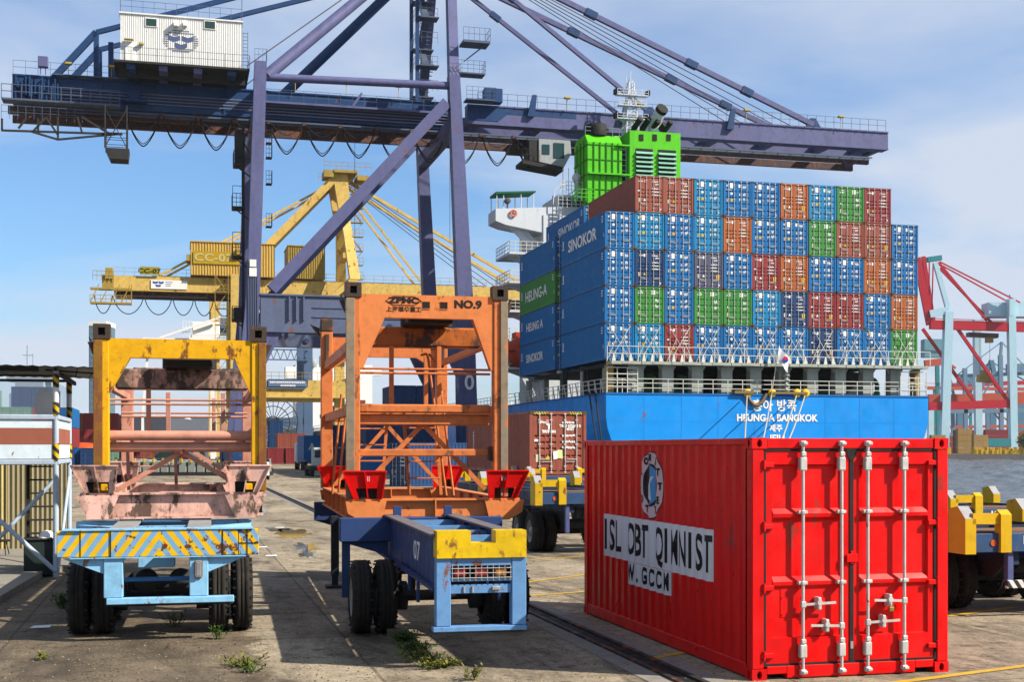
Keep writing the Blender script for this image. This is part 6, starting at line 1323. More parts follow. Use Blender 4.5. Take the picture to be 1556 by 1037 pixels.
    # second cross beam
    y2 = 1.0; z2 = bb - (.10 if kind == 'L' else .04); h2 = .32; mb = MB(); mb.bbox(-1.0, 1.0, y2, y2 + .3, z2 - h2, z2, .03); P('cross_beam', mb, cap[2]); mb = MB(); mb.bbox(-.25, .45, .35, 1.1, z2 + .005, z2 + .12, .02); mb.tube((-.1, .9, z2), (-.1, .9, z2 + .2), .2, 14); mb.tube((.4, .9, z2), (.4, .9, z2 + .2), .12, 12); P('hook_plate', mb, DARKM)
    for s_ in (-1, 1):
        mb = MB(); x = s_ * 1.1; mb.box(x - .06, x + .06, .2, L - .2, z2 - h2 - .1, z2 - h2 + .05) if kind == 'R' and s_ < 0 else mb.box(x - .05, x + .05, .2, L - .2, z2 - h2, z2 - h2 + .1); P('top_side_beam', mb, inner)
    # mid level
    zm = 1.70 if kind == 'R' else 1.22
    for z, y, h in ((zm, .25, .13), (zm - .17, .35, .17)):
        mb = MB()
        if kind == 'L': mb.tube((-1.02, y, z), (1.02, y, z), .075, 14)
        else: mb.bbox(-1.02, 1.02, y, y + .14, z - h / 2, z + h / 2, .02)
        P('mid_beam', mb, inner)
    if kind == 'R': mb = MB(); mb.bbox(-1.02, 1.0, .15, .25, .97, 1.08, .012); P('low_beam', mb, inner); mb = MB(); mb.bbox(.96, 1.06, .1, .28, .9, 1.12, .02); P('beam_socket', mb, cap[0])
    for s_ in (-1, 1): mb = MB(); mb.beam((s_ * .98, .5, .38 if kind == 'L' else .45), (s_ * .02, .5, zm - .25), .05, .07); P('diagonal', mb, inner); mb = MB(); mb.beam((s_ * 1.0, L - .6, .4), (s_ * .02, L - .6, zm - .2), .05, .07); P('diagonal', mb, inner)
    for z, y in (((2.3, .2), (2.42, 2.2)) if kind == 'R' else ((1.75, .2), (1.62, 2.6))):
        mb = MB(); mb.tube((-1.02, y, z), (1.02, y, z), .018, 8); mb.tube((-1.02, y + .1, z - .06), (1.02, y + .1, z - .06), .018, 8); mb.build('hand_rail', inner, o, stuff=True)
    for x, y in (((-.45, .8), (.3, .8), (.42, 3)) if kind == 'R' else ((-.5, .8), (-.25, 2.0), (.62, 2.0), (.47, 4.4))): mb = MB(); mb.bbox(x - .035, x + .035, y, y + .06, zm + .05, z2 - h2, .005); P('hanger', mb, inner)
    # ladders
    def ladder(x, y, z0, z1, lean, w=.4):
        mb = MB(); 
        for s2 in (0, w): mb.beam((x + s2, y, z0), (x + s2 + lean, y, z1), .05, .035)
        n = max(2, int((z1 - z0) / .27))
        for k in range(1, n): t = k / n; mb.bbox(x + lean * t, x + w + lean * t, y - .03, y + .03, z0 + (z1 - z0) * t - .012, z0 + (z1 - z0) * t + .012, .004)
        P('ladder', mb, inner)
    if kind == 'R': ladder(-.06, 1.6, bz, zm, -.1, .52); ladder(-.95, 2.6, bz, zm, .1, .55)
    else: ladder(-.82, 1.3, bz, zm - .1, -.02, .72); ladder(.75, 3.4, bz, zm - .1, 0, .4)
    if kind == 'R': mb = MB(); mb.path([(.48, 1.2, bz), (.2, 1.3, 2.55), (.18, 1.35, 2.62), (.1, 1.4, 2.6)], .02, 8); mb.path([(.60, 1.2, bz), (.36, 1.3, 2.45), (.22, 1.35, 2.62)], .02, 8); mb.path([(-1.15, 2.4, bz), (-1.0, 2.4, 2.0)], .02, 8); mb.path([(-1.25, 2.4, bz), (-1.1, 2.4, 2.0)], .02, 8); mb.build('hand_rail', inner, o, stuff=True)
    # far portal
    ft = H if kind == 'R' else H - .35
    for s_ in (-1, 1):
        mb = MB(); mb.bbox(min(s_ * 1.22, s_ * 1.0), max(s_ * 1.22, s_ * 1.0), L - .2, L, bz, ft - .25, .01); po = P('post', mb, inner)
        mb = MB(); mb.bbox(min(s_ * 1.23, s_ * .99), max(s_ * 1.23, s_ * .99), L - .21, L + .01, ft - .249, ft, .02)
        if kind == 'R': mb.prism([(s_ * 1.24, L - .1, ft - .35), (s_ * 1.42, L - .1, ft - .1), (s_ * 1.24, L - .1, ft - .18)], (0, .1, 0)); mb.bbox(min(s_ * 1.15, s_ * 1.07), max(s_ * 1.15, s_ * 1.07), L - .25, L - .2, ft - .9, ft - .3, .01)
        P('top_casting', mb, cap[0], po)
    mb = MB()
    if kind == 'R': mb.prism([(-1.0, L - .15, ft - .35), (1.0, L - .15, ft - .35), (1.0, L - .15, ft - .95), (.62, L - .15, ft - .72), (-.62, L - .15, ft - .72), (-1.0, L - .15, ft - .95)], (0, .12, 0))
    else: mb.tube((-1.0, L - .1, ft - .12), (1.0, L - .1, ft - .12), .13, 16); mb.bbox(-1.0, 1.0, L - .2, L, ft + .02, ft + .06, .01)
    P('portal_beam', mb, inner if kind == 'R' else cap[2])
    mb = MB(); mb.bbox(-1.0, 1.0, L - .3, L - .2, zm - .1, zm + .12, .02); P('mid_beam', mb, inner)
    for s_ in (-1, 1): mb = MB(); x = s_ * 1.1; mb.bbox(x - .05, x + .05, .2, L - .2, zm - .1, zm + .05, .01); P('side_rail', mb, inner)
    return o
ORG = paint('orange_frame_paint', (0.80, 0.28, 0.11), .5, .4, .3, 0, .22, 1.3, (0.10, 0.04, 0.02), .12); ORD = paint('orange_worn', (0.70, 0.23, 0.09), .55, .55, .4, 0, .4, 1.4, (0.06, 0.03, 0.02))
GRC = paint('grease_brown', (0.07, 0.05, 0.04), .6, .5, .5, 0, .4, 2); WST = paint('worn_bare_steel', (0.30, 0.25, 0.18), .6, .7, .5, 0, .7, 1.3, rustc=(0.42, 0.14, 0.05)); ORX = paint('orange_greasy', (0.52, 0.16, 0.05), .45, .8, .7, 0, .6, 1.0, (0.035, 0.025, 0.02), rustc=(0.05, 0.03, 0.025))
REDG = paint('guide_red', (0.80, 0.015, 0.012), .38, .2, .08, 0, .2, 2)
p = WP(650, 0, 19.8); frame('lifting_frame', 'tall orange over height frame with red corner guides and NO.9 on its top beam', (p.x, 19.8), TA, 1.43, 3.57, (ORG, ORG, (GRC, WST, ORX), REDG, ORD), 'R')
YEL = paint('yellow_frame_paint', (0.86, 0.47, 0.003), .5, .5, .42, 0, .35, 1.5, (0.13, 0.06, 0.02), .1, rustc=(0.12, 0.04, 0.015)); PNK = paint('faded_pink_paint', (0.80, 0.50, 0.42), .6, .9, .62, 0, 1.0, .8, (0.04, 0.03, 0.02), .2, rustc=(0.07, 0.045, 0.035)); PNX = paint('pink_greasy', (0.50, 0.31, 0.26), .45, .9, .95, 0, .85, 1.1, (0.03, 0.025, 0.02), rustc=(0.045, 0.035, 0.03))
PND = paint('rosy_inner', (0.66, 0.33, 0.25), .6, .5, .2, 0, .4, 1.3)
RSY = paint('rusty_yellow_strip', (0.30, 0.15, 0.03), .7, .6, .8, 0, .6, 1.7)
p = WP(275, 0, 19.3); frame('lifting_frame', 'lower over height frame with rusty yellow portal on a faded pink base', (p.x, 19.3), R(12.8), 1.49, 2.84, (PNK, YEL, (GRC, RSY, PNX), PNK, PND), 'L')
# helmet, bin
# ================================================================ BOMB CART TRAILERS with yellow guides
NVY = paint('cart_navy', (0.022, 0.035, 0.075), .6, .5, .12); CYL = paint('cart_guide_yellow', (0.70, 0.45, 0.01), .5, .3, .12, 0, .25, 1.5); PRP = paint('cart_blue_leg', (0.10, 0.12, 0.28), .5, .3)
GTOP = paint('guide_top_grey', (0.4, 0.4, 0.42), .5, .4, .1)
def cart(loc, ang, label, num=None, L=11.0, W2=1.30, zt=1.30, goals=True, bumper=False):
    o = empty('yard_trailer', loc, ang, label, 'trailer')
    def P(nm, mb, m, par=None): return mb.build(nm, m, par or o)
    for s_ in (-1, 1):
        mb = MB(); mb.bbox(s_ * W2 - .05, s_ * W2 + .05, .1, L, zt - .22, zt, .01); P('side_rail', mb, NVY)
        mb = MB(); mb.box(s_ * .5 - .06, s_ * .5 + .06, .1, L, zt - .5, zt - .03); P('main_beam', mb, NVY)
    mb = MB(); mb.bbox(-W2, W2, .0, .12, zt - .3, zt - .02, .01); P('rear_beam', mb, paint('cart_beam_blue', (0.04, 0.09, 0.2), .5, .4, .1))
    mb = MB(); mb.box(-W2, W2, .12, .3, zt - .25, zt - .03)
    for k in range(9): y = .9 + k * 1.2; mb.box(-W2 + .06, W2 - .06, y, y + .1, zt - .2, zt - .04)
    P('cross_members', mb, NVY); 
    for y0, y1 in ((.1, .8), (L - .7, L)): mb = MB(); mb.box(-W2, W2, y0, y1, zt - .02, zt + .01); P('deck_plate', mb, paint('rusty_deck', (0.2, 0.12, 0.08), .7, .6, .5))
    for y in (.0, 2.4, 5.6, L - .6):
        for s_ in (-1, 1):
            mb = MB(); xa = s_ * (W2 - .06); xb = s_ * (W2 + .14)
            x0, x1 = sorted((s_ * (W2 - .05), s_ * (W2 + .13)))
            mb.prism([(x0, y - .02, zt - .32), (x0, y + .42, zt - .32), (x0, y + .42, zt + .34), (x0, y + .18, zt + .38), (x0, y - .02, zt + .2)], (x1 - x0, 0, 0)); P('side_guide', mb, CYL)
            mb = MB(); mb.quad((x0, y + .18, zt + .384), (x1, y + .18, zt + .384), (x1, y - .02, zt + .204), (x0, y - .02, zt + .204)); P('guide_plate', mb, GTOP)
            if goals and y in (0, L - .6):
                q = s_ * (W2 - .62); w0, w1 = sorted((q - .0, q + s_ * .18)); mb = MB(); mb.prism([(w0, -.06 + y, zt - .30), (w0, .10 + y, zt - .30), (w0, .10 + y, zt + .28), (w0, .04 + y, zt + .33), (w0, -.06 + y, zt + .26)], (w1 - w0, 0, 0)); mb.box(min(q, s_ * W2), max(q, s_ * W2), y - .02, y + .06, zt + .12, zt + .28); P('end_guide', mb, CYL)
    for y in (1.3, 2.6):
        for s_ in (-1, 1): wheel(o, s_ * 1.08, y, .5, .28, s_); wheel(o, s_ * .76, y, .5, .28, s_)
        mb = MB(); mb.tube((-.8, y, .5), (.8, y, .5), .08, 10); P('axle', mb, DARKM)
    mb = MB(); mb.prism([(-.55, .3, zt - .5), (-.55, 3.6, zt - .5), (-.55, 3.3, .55), (-.55, .6, .55)], (.05, 0, 0)); mb.prism([(.5, .3, zt - .5), (.5, 3.6, zt - .5), (.5, 3.3, .55), (.5, .6, .55)], (.05, 0, 0)); mb.tube((-.4, .8, .7), (.4, .8, .7), .12, 10)
    for k in range(6): mb.tube((-.5 + k * .2, .4, zt - .4), (-.45 + k * .2, .9, .5), .02, 5)
    P('suspension', mb, DARKM)
    for s_ in (-1, 1):
        mb = MB(); mb.bbox(s_ * .62 - .05, s_ * .62 + .05, .05, .15, .52, zt - .3, .006); P('bumper_post', mb, PRP)
    for s_ in (-1, 1): mb = MB(); mb.tube((s_ * (W2 - .35), -.012, zt - .16), (s_ * (W2 - .35), .02, zt - .16), .05, 12); P('reflector', mb, plain('reflector_orange', (0.6, 0.12, 0.02)))
    if bumper: mb = MB(); mb.bbox(-.72, W2, -.01, .05, .44, .56, .006); P('bumper_bar', mb, stripes('bw_stripes', (0.7, 0.7, 0.68), (0.02, 0.02, 0.02), 6.5, .7, .5))
    if num: text(num, (-W2 + .98, -.006, zt - .13), (1, 0, 0), (0, 0, 1), .17, LETW, o, 'lettering', .006, xs=1.2)
    return o
def at(px, py, Y, dx=0): p = WP(px, py, Y); return V3((p.x + dx, p.y, 0))
z = EYE - (815 - HY) * 19.6 / F
cart(at(1462, 0, 19.6, 1.30), A, 'dark yard trailer numbered 124 with striped bumper right of the red container', '124', bumper=True, zt=1.28)
cart(at(1484, 0, 28.0, .70), A, 'second yard trailer numbered 189 with yellow guides in front of the water', '189', zt=1.25)
cart(at(818, 0, 31.0, 1.30), A, 'dark yard trailer with yellow guide blocks between the orange frame and the red container', None, zt=1.50)
p = Q(805, 722, 54 * CA - 0.733 * SA); cart(wq(p.x + 1.22, p.y - .5, 0), A, 'trailer carrying the brown container behind the orange frame', None, L=13.2, zt=1.40)
# ================================================================ CABIN at the left
def cabin():
    u0 = None; c = at(85, 0, 25.6); ang = A; o = empty('checker_cabin', c, ang, 'raised steel cabin with red band, corrugated roof and hazard striped posts at the left edge', 'cabin')
    PB = paint('cabin_pale_blue', (0.66, 0.76, 0.84), .5, .25, .18, 0, .3, 1.2, rustc=(0.2, 0.09, 0.02)); FR = paint('cabin_frame_blue', (0.42, 0.50, 0.60), .45, .3, .1); BR = plain('cabin_red_band', (0.36, 0.13, 0.09)); HZ = stripes('post_hazard', (0.75, 0.48, 0.02), (0.02, 0.02, 0.02), 5.0, 1.1, .5)
    RF = paint('roof_sheet', (0.34, 0.34, 0.30), .7, .5, .3); D = 3.2; Wd = 3.6
    def P(nm, mb, m, par=None): return mb.build(nm, m, par or o)
    z0, z1, z2 = 2.25, 3.13, 4.02
    g = bpy.data.materials.new('cabin_glass'); g.use_nodes = True; N = g.node_tree.nodes; L_ = g.node_tree.links; tr = N.new('ShaderNodeBsdfTransparent'); tr.inputs[0].default_value = (.82, .87, .9, 1); gl = N.new('ShaderNodeBsdfGlossy'); gl.inputs['Roughness'].default_value = .05; mx = N.new('ShaderNodeMixShader'); mx.inputs[0].default_value = .16; L_.new(tr.outputs[0], mx.inputs[1]); L_.new(gl.outputs[0], mx.inputs[2]); L_.new(mx.outputs[0], N['Material Output'].inputs[0]); N.remove(N['Principled BSDF'])
    # posts
    for x, y, fl in ((0, 0, 1), (0, D, 1), (-Wd, 0, 0), (-Wd, D, 0), (-1.62 - .0, 0, 0)):
        mb = MB(); mb.tube((x, y, 0 if fl or x == -Wd else z0), (x, y, z2 + .03 if fl else z1), .055 if fl else .045, 12); po = P('post', mb, FR)
        if fl:
            for a, b_ in ((3.16, 3.42), (3.72, 3.98), (2.27, 2.62)): mb = MB(); mb.tube((x, y, a), (x, y, b_), .062, 12, caps=False); P('hazard_band', mb, HZ, po)
            mb = MB(); mb.tube((x, y, 3.43), (x, y, 3.71), .058, 12, caps=False); P('white_band', mb, WHT, po)
    # panels front
    for x0, x1 in ((-1.58, -.06), (-3.5, -1.68)):
        mb = MB(); mb.bbox(x0, x1, -.02, .02, z0 + .06, z1 - .06, .01); pa = P('wall_panel', mb, PB)
        mb = MB(); mb.box(x0, x1, -.024, -.021, 2.60, 2.92); P('red_band', mb, BR, pa)
    for y0, y1 in ((.06, D / 2 - .03), (D / 2 + .03, D - .06)):
        mb = MB(); mb.bbox(-.02, .02, y0, y1, z0 + .06, z1 - .06, .01); pa = P('wall_panel', mb, PB); mb = MB(); mb.box(.021, .024, y0, y1, 2.60, 2.92); P('red_band', mb, BR, pa)
    for z in (z0, z1): mb = MB(); mb.bbox(-Wd, .07, -.05, .05, z - .05, z + .05, .015); mb.bbox(-.05, .05, .05, D, z - .045, z + .045, .015); P('rail', mb, FR)
    mb = MB(); mb.box(-Wd, 0, .06, D, z0 - .02, z0 + .03); P('floor', mb, DARKM)
    mb = MB(); mb.box(-Wd, 0, D - .03, D, z0 + .05, z1); P('back_wall', mb, PB)
    mb = MB(); mb.quad((-Wd, 0, z1 + .05), (-.06, 0, z1 + .05), (-.06, 0, z2 - .2), (-Wd, 0, z2 - .2)); P('window_pane', mb, g)
    mb = MB(); mb.quad((0, .06, z1 + .05), (0, D - .06, z1 + .05), (0, D - .06, z2 - .2), (0, .06, z2 - .2)); P('window_pane', mb, g)
    mb = MB(); mb.bbox(-Wd, .0, -.03, .03, z2 - .2, z2 - .15, .01); mb.bbox(-Wd, 0, -.02, .02, z2 - .1, z2 - .06, .01); mb.bbox(-1.16, -1.10, -.03, .03, z1 + .04, z2 - .2, .005); mb.beam((0, 0, z2), (.12, D, z2 - .08), .06, .08); mb.beam((-Wd, D, z2 - .02), (0, D, z2 - .02), .05, .06); mb.bbox(-1.72, -1.62, .3, .4, z1, z2, .01); P('window_frame', mb, DARKM)
    mb = MB(); n = 22; vs = []; x0, x1 = -4.2, .95
    for k in range(n * 4 + 1): t = k / (n * 4); x = x0 + (x1 - x0) * t; vs += [(x, -.35, z2 + .14 - .06 * t + .010 * math.sin(k * math.pi / 2)), (x, D + .3, z2 + .13 - .06 * t + .010 * math.sin(k * math.pi / 2))]
    mb.add(vs, [(2 * k, 2 * k + 2, 2 * k + 3, 2 * k + 1) for k in range(n * 4)]); mb.add([(a, b_, c_ - .02) for a, b_, c_ in vs], [(2 * k, 2 * k + 2, 2 * k + 3, 2 * k + 1) for k in range(n * 4)])
    P('roof', mb, RF); mb = MB(); mb.beam((-4, -.2, z2 + .07), (-.3, -.2, z2 + .04), .05, .10); mb.beam((0, -.1, z2 + .02), (.0, -.1, z2 + .1), .05, .1); mb.beam((-.2, .1, z2 + .04), (.75, .1, z2 - .02), .03, .03); mb.tube((.36, 0, z2 - .1), (.4, 0, z2 + .05), .012, 5); mb.path([(.05, 0, z2 - .05), (.6, 0, z2 - .12), (.7, 0, z2)], .01, 4); P('roof_bearer', mb, DARKM)
    mb = MB(); mb.tube((-1.6, .4, z2 + .12), (-1.6, .4, z2 + .33), .05, 8); mb.bbox(-1.72, -1.62, .3, .4, z2 + .1, z2 + .32, .01); P('vent_pipe', mb, RF)
    mb = MB(); mb.lathe((.76, .1, z2 + .09), (0, 0, 1), [(0, 0), (0, .07), (.07, .08), (.08, .075)], 16); bc_ = P('beacon_base', mb, plain('beacon_cream', (0.6, 0.45, 0.15))); mb = MB(); mb.lathe((.76, .1, z2 + .17), (0, 0, 1), [(0, .078), (.17, .072), (.19, .05), (.195, 0)], 18); P('beacon_lens', mb, glass('beacon_orange', (0.75, 0.14, 0.01), .25), bc_)
    # seat inside, white fan-shaped back
    mb = MB(); mb.lathe((-.3, .8, 3.42), (.3, 1, 0), [(0, 0), (0, .2), (.06, .2), (.06, 0)], 20); mb.v = [(x, y, 3.42 + (zz - 3.42) * 1.6) for x, y, zz in mb.v]; P('seat_back', mb, plain('cream_plastic', (0.62, 0.5, 0.42)))
    # stair and braces below
    mb = MB(); mb.tube((-1.1, -.05, 1.20), (0, -.05, .12), .045, 10); P('brace', mb, FR); mb = MB(); mb.tube((-1.3, .0, .5), (.0, .3, 1.95), .04, 10); P('brace', mb, FR); mb = MB(); mb.tube((.0, .4, .05), (0, D, 1.9), .035, 8); P('brace', mb, FR)
    mb = MB()
    for y in (1.0,):
        for x in (-.62, -.08): mb.beam((x, y, 0), (x, y, 2.2), .06, .06)
    for k in range(8): mb.bbox(-.62, -.08, .9, 1.1, .25 + k * .27, .28 + k * .27, .004)
    P('ladder', mb, DARKM)
    return o
cabin()
# corrugated yellow fence behind the cabin
c = at(-60, 0, 31); o = empty('corrugated_fence', (c.x, 31, 0), A, 'faded yellow corrugated sheet fence standing under the raised cabin', 'fence')
for s_ in range(2):
    mb = MB(); vs = []; x0 = s_ * 1.35 - .3; n = 12; 
    for k in range(n + 1): p_ = 1.32 / n; x = x0 + k * p_; vs += [(x, .03 * 0, 0), (x, 0, 2.17), (x + p_ * .5, .05, 0), (x + p_ * .5, .05, 2.17)]
    mb.add(vs, [(2 * k, 2 * k + 2, 2 * k + 3, 2 * k + 1) for k in range(2 * n + 1)]); mb.build('fence_sheet', stripes('fence_yellow_groove_shade', (0.55, 0.45, 0.20), (0.16, 0.15, 0.12), 9.09, 0, .62, 'XZ') if 1 else None, o, fix=False)  # a dark stripe per fold paints the groove shade into the yellow
mb = MB(); mb.box(-1.5, 3, .07, .12, .2, .26); mb.box(-1.5, 3, .07, .12, 1.9, 1.96)
for x in (-.3, 1.03, 2.38): mb.box(x - .03, x + .03, .06, .12, 0, 2.2)
mb.build('fence_frame', DARKM, o)
# bin, helmet, stool
c = G(58, 878); o = empty('steel_bin', (c.x, c.y, 0), A, 'dark green steel box on the ground by the cabin post', 'bin'); mb = MB(); mb.bbox(-.27, .27, 0, .55, .02, .72, .02); mb.build('body', paint('bin_green_black', (0.02, 0.035, 0.032), .6, .4, .1), o); mb = MB(); mb.bbox(-.30, .30, -.03, .58, .721, .76, .01); mb.build('lid', DARKM, o); mb = MB(); mb.box(.272, .277, .1, .4, .3, .68); mb.build('orange_label', plain('label_orange', (0.5, 0.1, 0.04)), o)
o = empty('safety_helmet', (c.x + .1, c.y + .2, .762), A, 'white safety helmet lying on the dark steel box', 'helmet'); mb = MB(); mb.lathe((0, 0, .0), (0, 0, 1), [(0, .17), (.02, .17), (.022, .135), (.08, .125), (.13, .08), (.15, 0)], 20); mb.build('shell', WHT, o); mb = MB(); mb.prism([(-.1, -.13, .01), (.1, -.13, .01), (.07, -.2, .0), (-.07, -.2, .0)], (0, 0, .01)); mb.build('brim', WHT, o)
c = G(3, 852); o = empty('stool', (c.x, c.y, 0), A, 'low black metal stool standing at the far left edge under the cabin', 'stool')
mb = MB(); mb.lathe((0, 0, .42), (0, 0, 1), [(0, 0), (0, .17), (.04, .18), (.05, 0)], 18); mb.build('seat', BLK, o)
for k in range(4): t = k * math.pi / 2 + .6; mb = MB(); mb.tube((math.cos(t) * .1, math.sin(t) * .1, .42), (math.cos(t) * .2, math.sin(t) * .2, 0), .012, 6); mb.build('leg', BLK, o)
# ================================================================ DISTANT CONTAINERS
FM = {}
def simple_box(v, u, z, L, H, c, label, group, rz=A, name='shipping_container', world=None):
    k = (L, H, c)
    if k not in FM:
        mb = MB(); W_ = 2.438; mb.box(0.02, W_ - .02, .05, L, .05, H - .03)
        for x in (0, W_ - .12): mb.box(x, x + .12, 0, .12, 0, H)
        mb.box(0.12, W_ - .12, .002, .1, 0, .14); mb.box(.12, W_ - .12, .002, .1, H - .12, H)
        for x in (.42, .92, 1.2, 1.52, 2.02): mb.box(x - .02, x + .02, .0, .05, .15, H - .13)
        for k_ in range(4): z_ = .5 + k_ * .55; mb.box(.15, 1.17, .02, .049, z_, z_ + .1); mb.box(1.25, 2.28, .02, .049, z_, z_ + .1)
        n = int(L / .6)
        for i in range(n): y = .2 + i * (L - .3) / n; mb.box(-.012, .019, y, y + .25, .15, H - .12); mb.box(W_ - .019, W_ + .012, y, y + .25, .15, H - .12)
        FM[k] = mb.mesh(name, cmat(c))
    o = bpy.data.objects.new(name, FM[k]); COL.objects.link(o); o.location = world if world is not None else wq(v, u, z); o.rotation_euler = (0, 0, rz); tag(o, label, 'shipping container', group); return o
CC['mint'] = (0.2, 0.36, 0.28)
def block(px0, Y, ncol, nrow, pal, where, z0=0.0, L=6.06, H=2.59, seed=1, gap=.08, top=None, rz=A):
    rnd = random.Random(seed); c0 = WP(px0, 0, Y); words = ['bottom', 'second', 'third', 'fourth', 'fifth', 'sixth']; cw = ['first', 'second', 'third', 'fourth', 'fifth', 'sixth', 'seventh', 'eighth', 'ninth', 'tenth', 'eleventh', 'twelfth']
    for i in range(ncol):
        nr = nrow if top is None else top[i]
        for j in range(nr):
            c = rnd.choice(pal); w = V3((c0.x, Y, z0 + j * (H + .02))) + V3((math.cos(rz), math.sin(rz), 0)) * i * (2.44 + gap)
            simple_box(0, 0, 0, L, H, c, '%s container, %s tier, %s from left %s' % (CN.get(c, c), words[j], cw[i], where), 'containers stacked ' + where, rz=rz, world=w)
block(100, 195, 3, 3, ['maroon', 'maroon', 'brown', 'mint'], 'in the red stacks behind the cabin', seed=3, z0=0)
block(137, 206, 6, 3, ['maroon', 'brown', 'brown', 'maroon', 'mint'], 'seen through the pink frame', seed=8, top=[3, 3, 2, 1, 2, 2])
block(216, 215, 3, 2, ['blue', 'blue'], 'in the blue pair left of the distant tanks', seed=2, top=[2, 2, 1], L=6.06)
for k, (px, c) in enumerate(((103, 'blue'), (122, 'navy'))): simple_box(0, 0, 0, 6.06, 2.59, c, 'dark blue container on the ground by the cabin, %s one' % ('left', 'right')[k], 'two blue containers by the cabin', world=at(px, 0, 172 - k * 1.0))
block(-80, 165, 6, 4, ['navy', 'blue', 'maroon', 'mint', 'maroon', 'navy'], 'visible through the cabin glass', seed=12, top=[4, 4, 3, 4, 4, 3], L=12.19)
block(407, 215, 2, 1, ['maroon'], 'by the crane foot near the wet patch', seed=1, gap=.5, top=[1, 1]); 
block(422, 232, 2, 2, ['maroon', 'brown'], 'piled behind the crane foot', seed=4, top=[2, 2]); block(410, 246, 1, 3, ['navy'], 'dark pile by the far crane leg', seed=6)
# blue container with tall letters behind the orange frame
o = container(at(592, 0, 88), A, 12.19, 2.9, 'navy', 'dark blue container with tall white letters standing behind the orange frame ladder', None, 2); o.rotation_euler = (0, 0, A - math.pi / 2 + .35)
text('HLC', (-.006, 5.6, 1.45), (0, -1, 0), (0, 0, 1), 2.3, LETW, o, 'lettering', .0, xs=.75, space=2.2)
block(505, 150, 2, 2, ['blue', 'navy'], 'behind the left leg of the orange frame', seed=5); block(556, 128, 3, 3, ['navy', 'blue', 'navy'], 'inside the orange frame, stepping up', seed=7, top=[2, 3, 3], H=2.9); block(713, 120, 3, 3, ['navy', 'maroon', 'blue'], 'between the orange frame and the ship', seed=15, top=[2, 2, 1])
# truck with a blue container on the quay road
def truck():
    c = at(478, 0, 150); o = empty('terminal_truck', c, A + R(2), 'small truck with a blue container driving away along the quay road', 'truck')
    mb = MB(); mb.box(-1.22, 1.22, 0, 6, 1.35, 4.0); mb.box(-1.1, 1.1, -.3, 7, 1.0, 1.33); mb.build('load', cmat('blue'), o); mb = MB(); mb.bbox(-1.2, 1.2, 7.3, 9.2, .7, 3.2, .15); mb.build('cab', WHT, o); text('A', (-.3, -.01, 2.7), (1, 0, 0), (0, 0, 1), 1.1, LETW, o, 'lettering', .02)
    for x in (-1, 1):
        for y in (1, 2.3, 7.9): mb = MB(); mb.lathe((x, y, .5), (1, 0, 0), [(-.25, 0), (-.25, .5), (.25, .5), (.25, 0)], 16); mb.build('wheel', TYRE, o)
truck()
def truck2():
    c = at(488, 0, 118); o = empty('terminal_tractor', c, A + math.pi, 'pale terminal tractor facing the camera beside the blue load on the quay road', 'truck')
    mb = MB(); mb.bbox(-.9, .9, 0, 1.7, .9, 2.6, .12); mb.build('cab', paint('tractor_pale', (0.45, 0.5, 0.52), .5), o); mb = MB(); mb.box(-.75, .75, 1.69, 1.72, 1.7, 2.4); mb.build('windscreen', glass('dark_glass'), o); mb = MB(); mb.bbox(-1.1, 1.1, -4, 1.8, .6, .95, .04); mb.build('chassis', DARKM, o)
    for x in (-.95, .95):
        for y in (1, -3): mb = MB(); mb.lathe((x, y, .45), (1, 0, 0), [(-.2, 0), (-.2, .45), (.2, .45), (.2, 0)], 16); mb.build('wheel', TYRE, o)
truck2()
def car():
    o = empty('parked_car', at(393, 0, 105), A, 'small white car parked on the far yard right of the yellow frame', 'car'); mb = MB(); mb.prism([(-.85, 0, .35), (-.85, 4.2, .35), (-.85, 4.2, .8), (-.85, 3.2, .9), (-.85, 2.5, 1.4), (-.85, .7, 1.42), (-.85, .1, .95)], (1.7, 0, 0)); mb.build('body', WHT, o)
    mb = MB(); mb.quad((-.72, .38, 1.2), (.72, .38, 1.2), (.7, .62, 1.4), (-.7, .62, 1.4)); mb.shift((0, -.03, .0)); mb.build('rear_window', glass('dark_glass'), o)
    for x in (-.8, .8):
        for y in (.8, 3.3): mb = MB(); mb.lathe((x, y, .32), (1, 0, 0), [(-.1, 0), (-.1, .32), (.1, .32), (.1, 0)], 14); mb.build('wheel', TYRE, o)
car()
# ================================================================ SECOND SHIP ahead along the quay
def ship2():
    o = empty('moored_ship', wq(33, 235, -2.2), A, 'dark hulled ship with a white accommodation block moored ahead along the quay', 'ship')
    mb = MB(); vs = []
    for y, w0, w1 in ((0, 7, 1), (12, 13, 11), (180, 13, 12), (215, .4, .2)):
        vs += [(13 - w0, y, 9), (13 - w1, y, 0), (13 + w1, y, 0), (13 + w0, y, 9)]
    mb.add(vs, [(j * 4 + i, j * 4 + (i + 1) % 4, j * 4 + 4 + (i + 1) % 4, j * 4 + 4 + i) for j in range(3) for i in range(4)] + [(0, 1, 2, 3)]); mb.build('hull', paint('hull_black', (0.015, 0.015, 0.018), .5, .3), o)
    mb = MB(); mb.box(1, 24, 160, 170, 9, 30); mb.box(-1, 27, 161, 164, 27, 29); mb.build('accommodation_block', WHT, o)
    mb = MB()
    for z in (12, 15, 18, 21, 24):
        for x in (5, 9, 13, 17, 21): mb.box(x - 2, x - 1.2, 159.95, 159.99, z, z + .8)
    mb.build('portholes', BLK, o, stuff=True); mb = MB(); railing(mb, (0, 2, 9), (0, 150, 9), 1.3, 50, (.5, 1), .08); mb.build('railing', WHT, o)
    mb = MB()
    for k in range(12): mb.tube((1, 6 + k * 7, 9), (1, 6 + k * 7, 12), .5, 6); mb.bbox(.2, 2, 5.5 + k * 7, 7 + k * 7, 12, 13, .1)
    mb.build('deck_gear', YD, o)
ship2()
k = 0
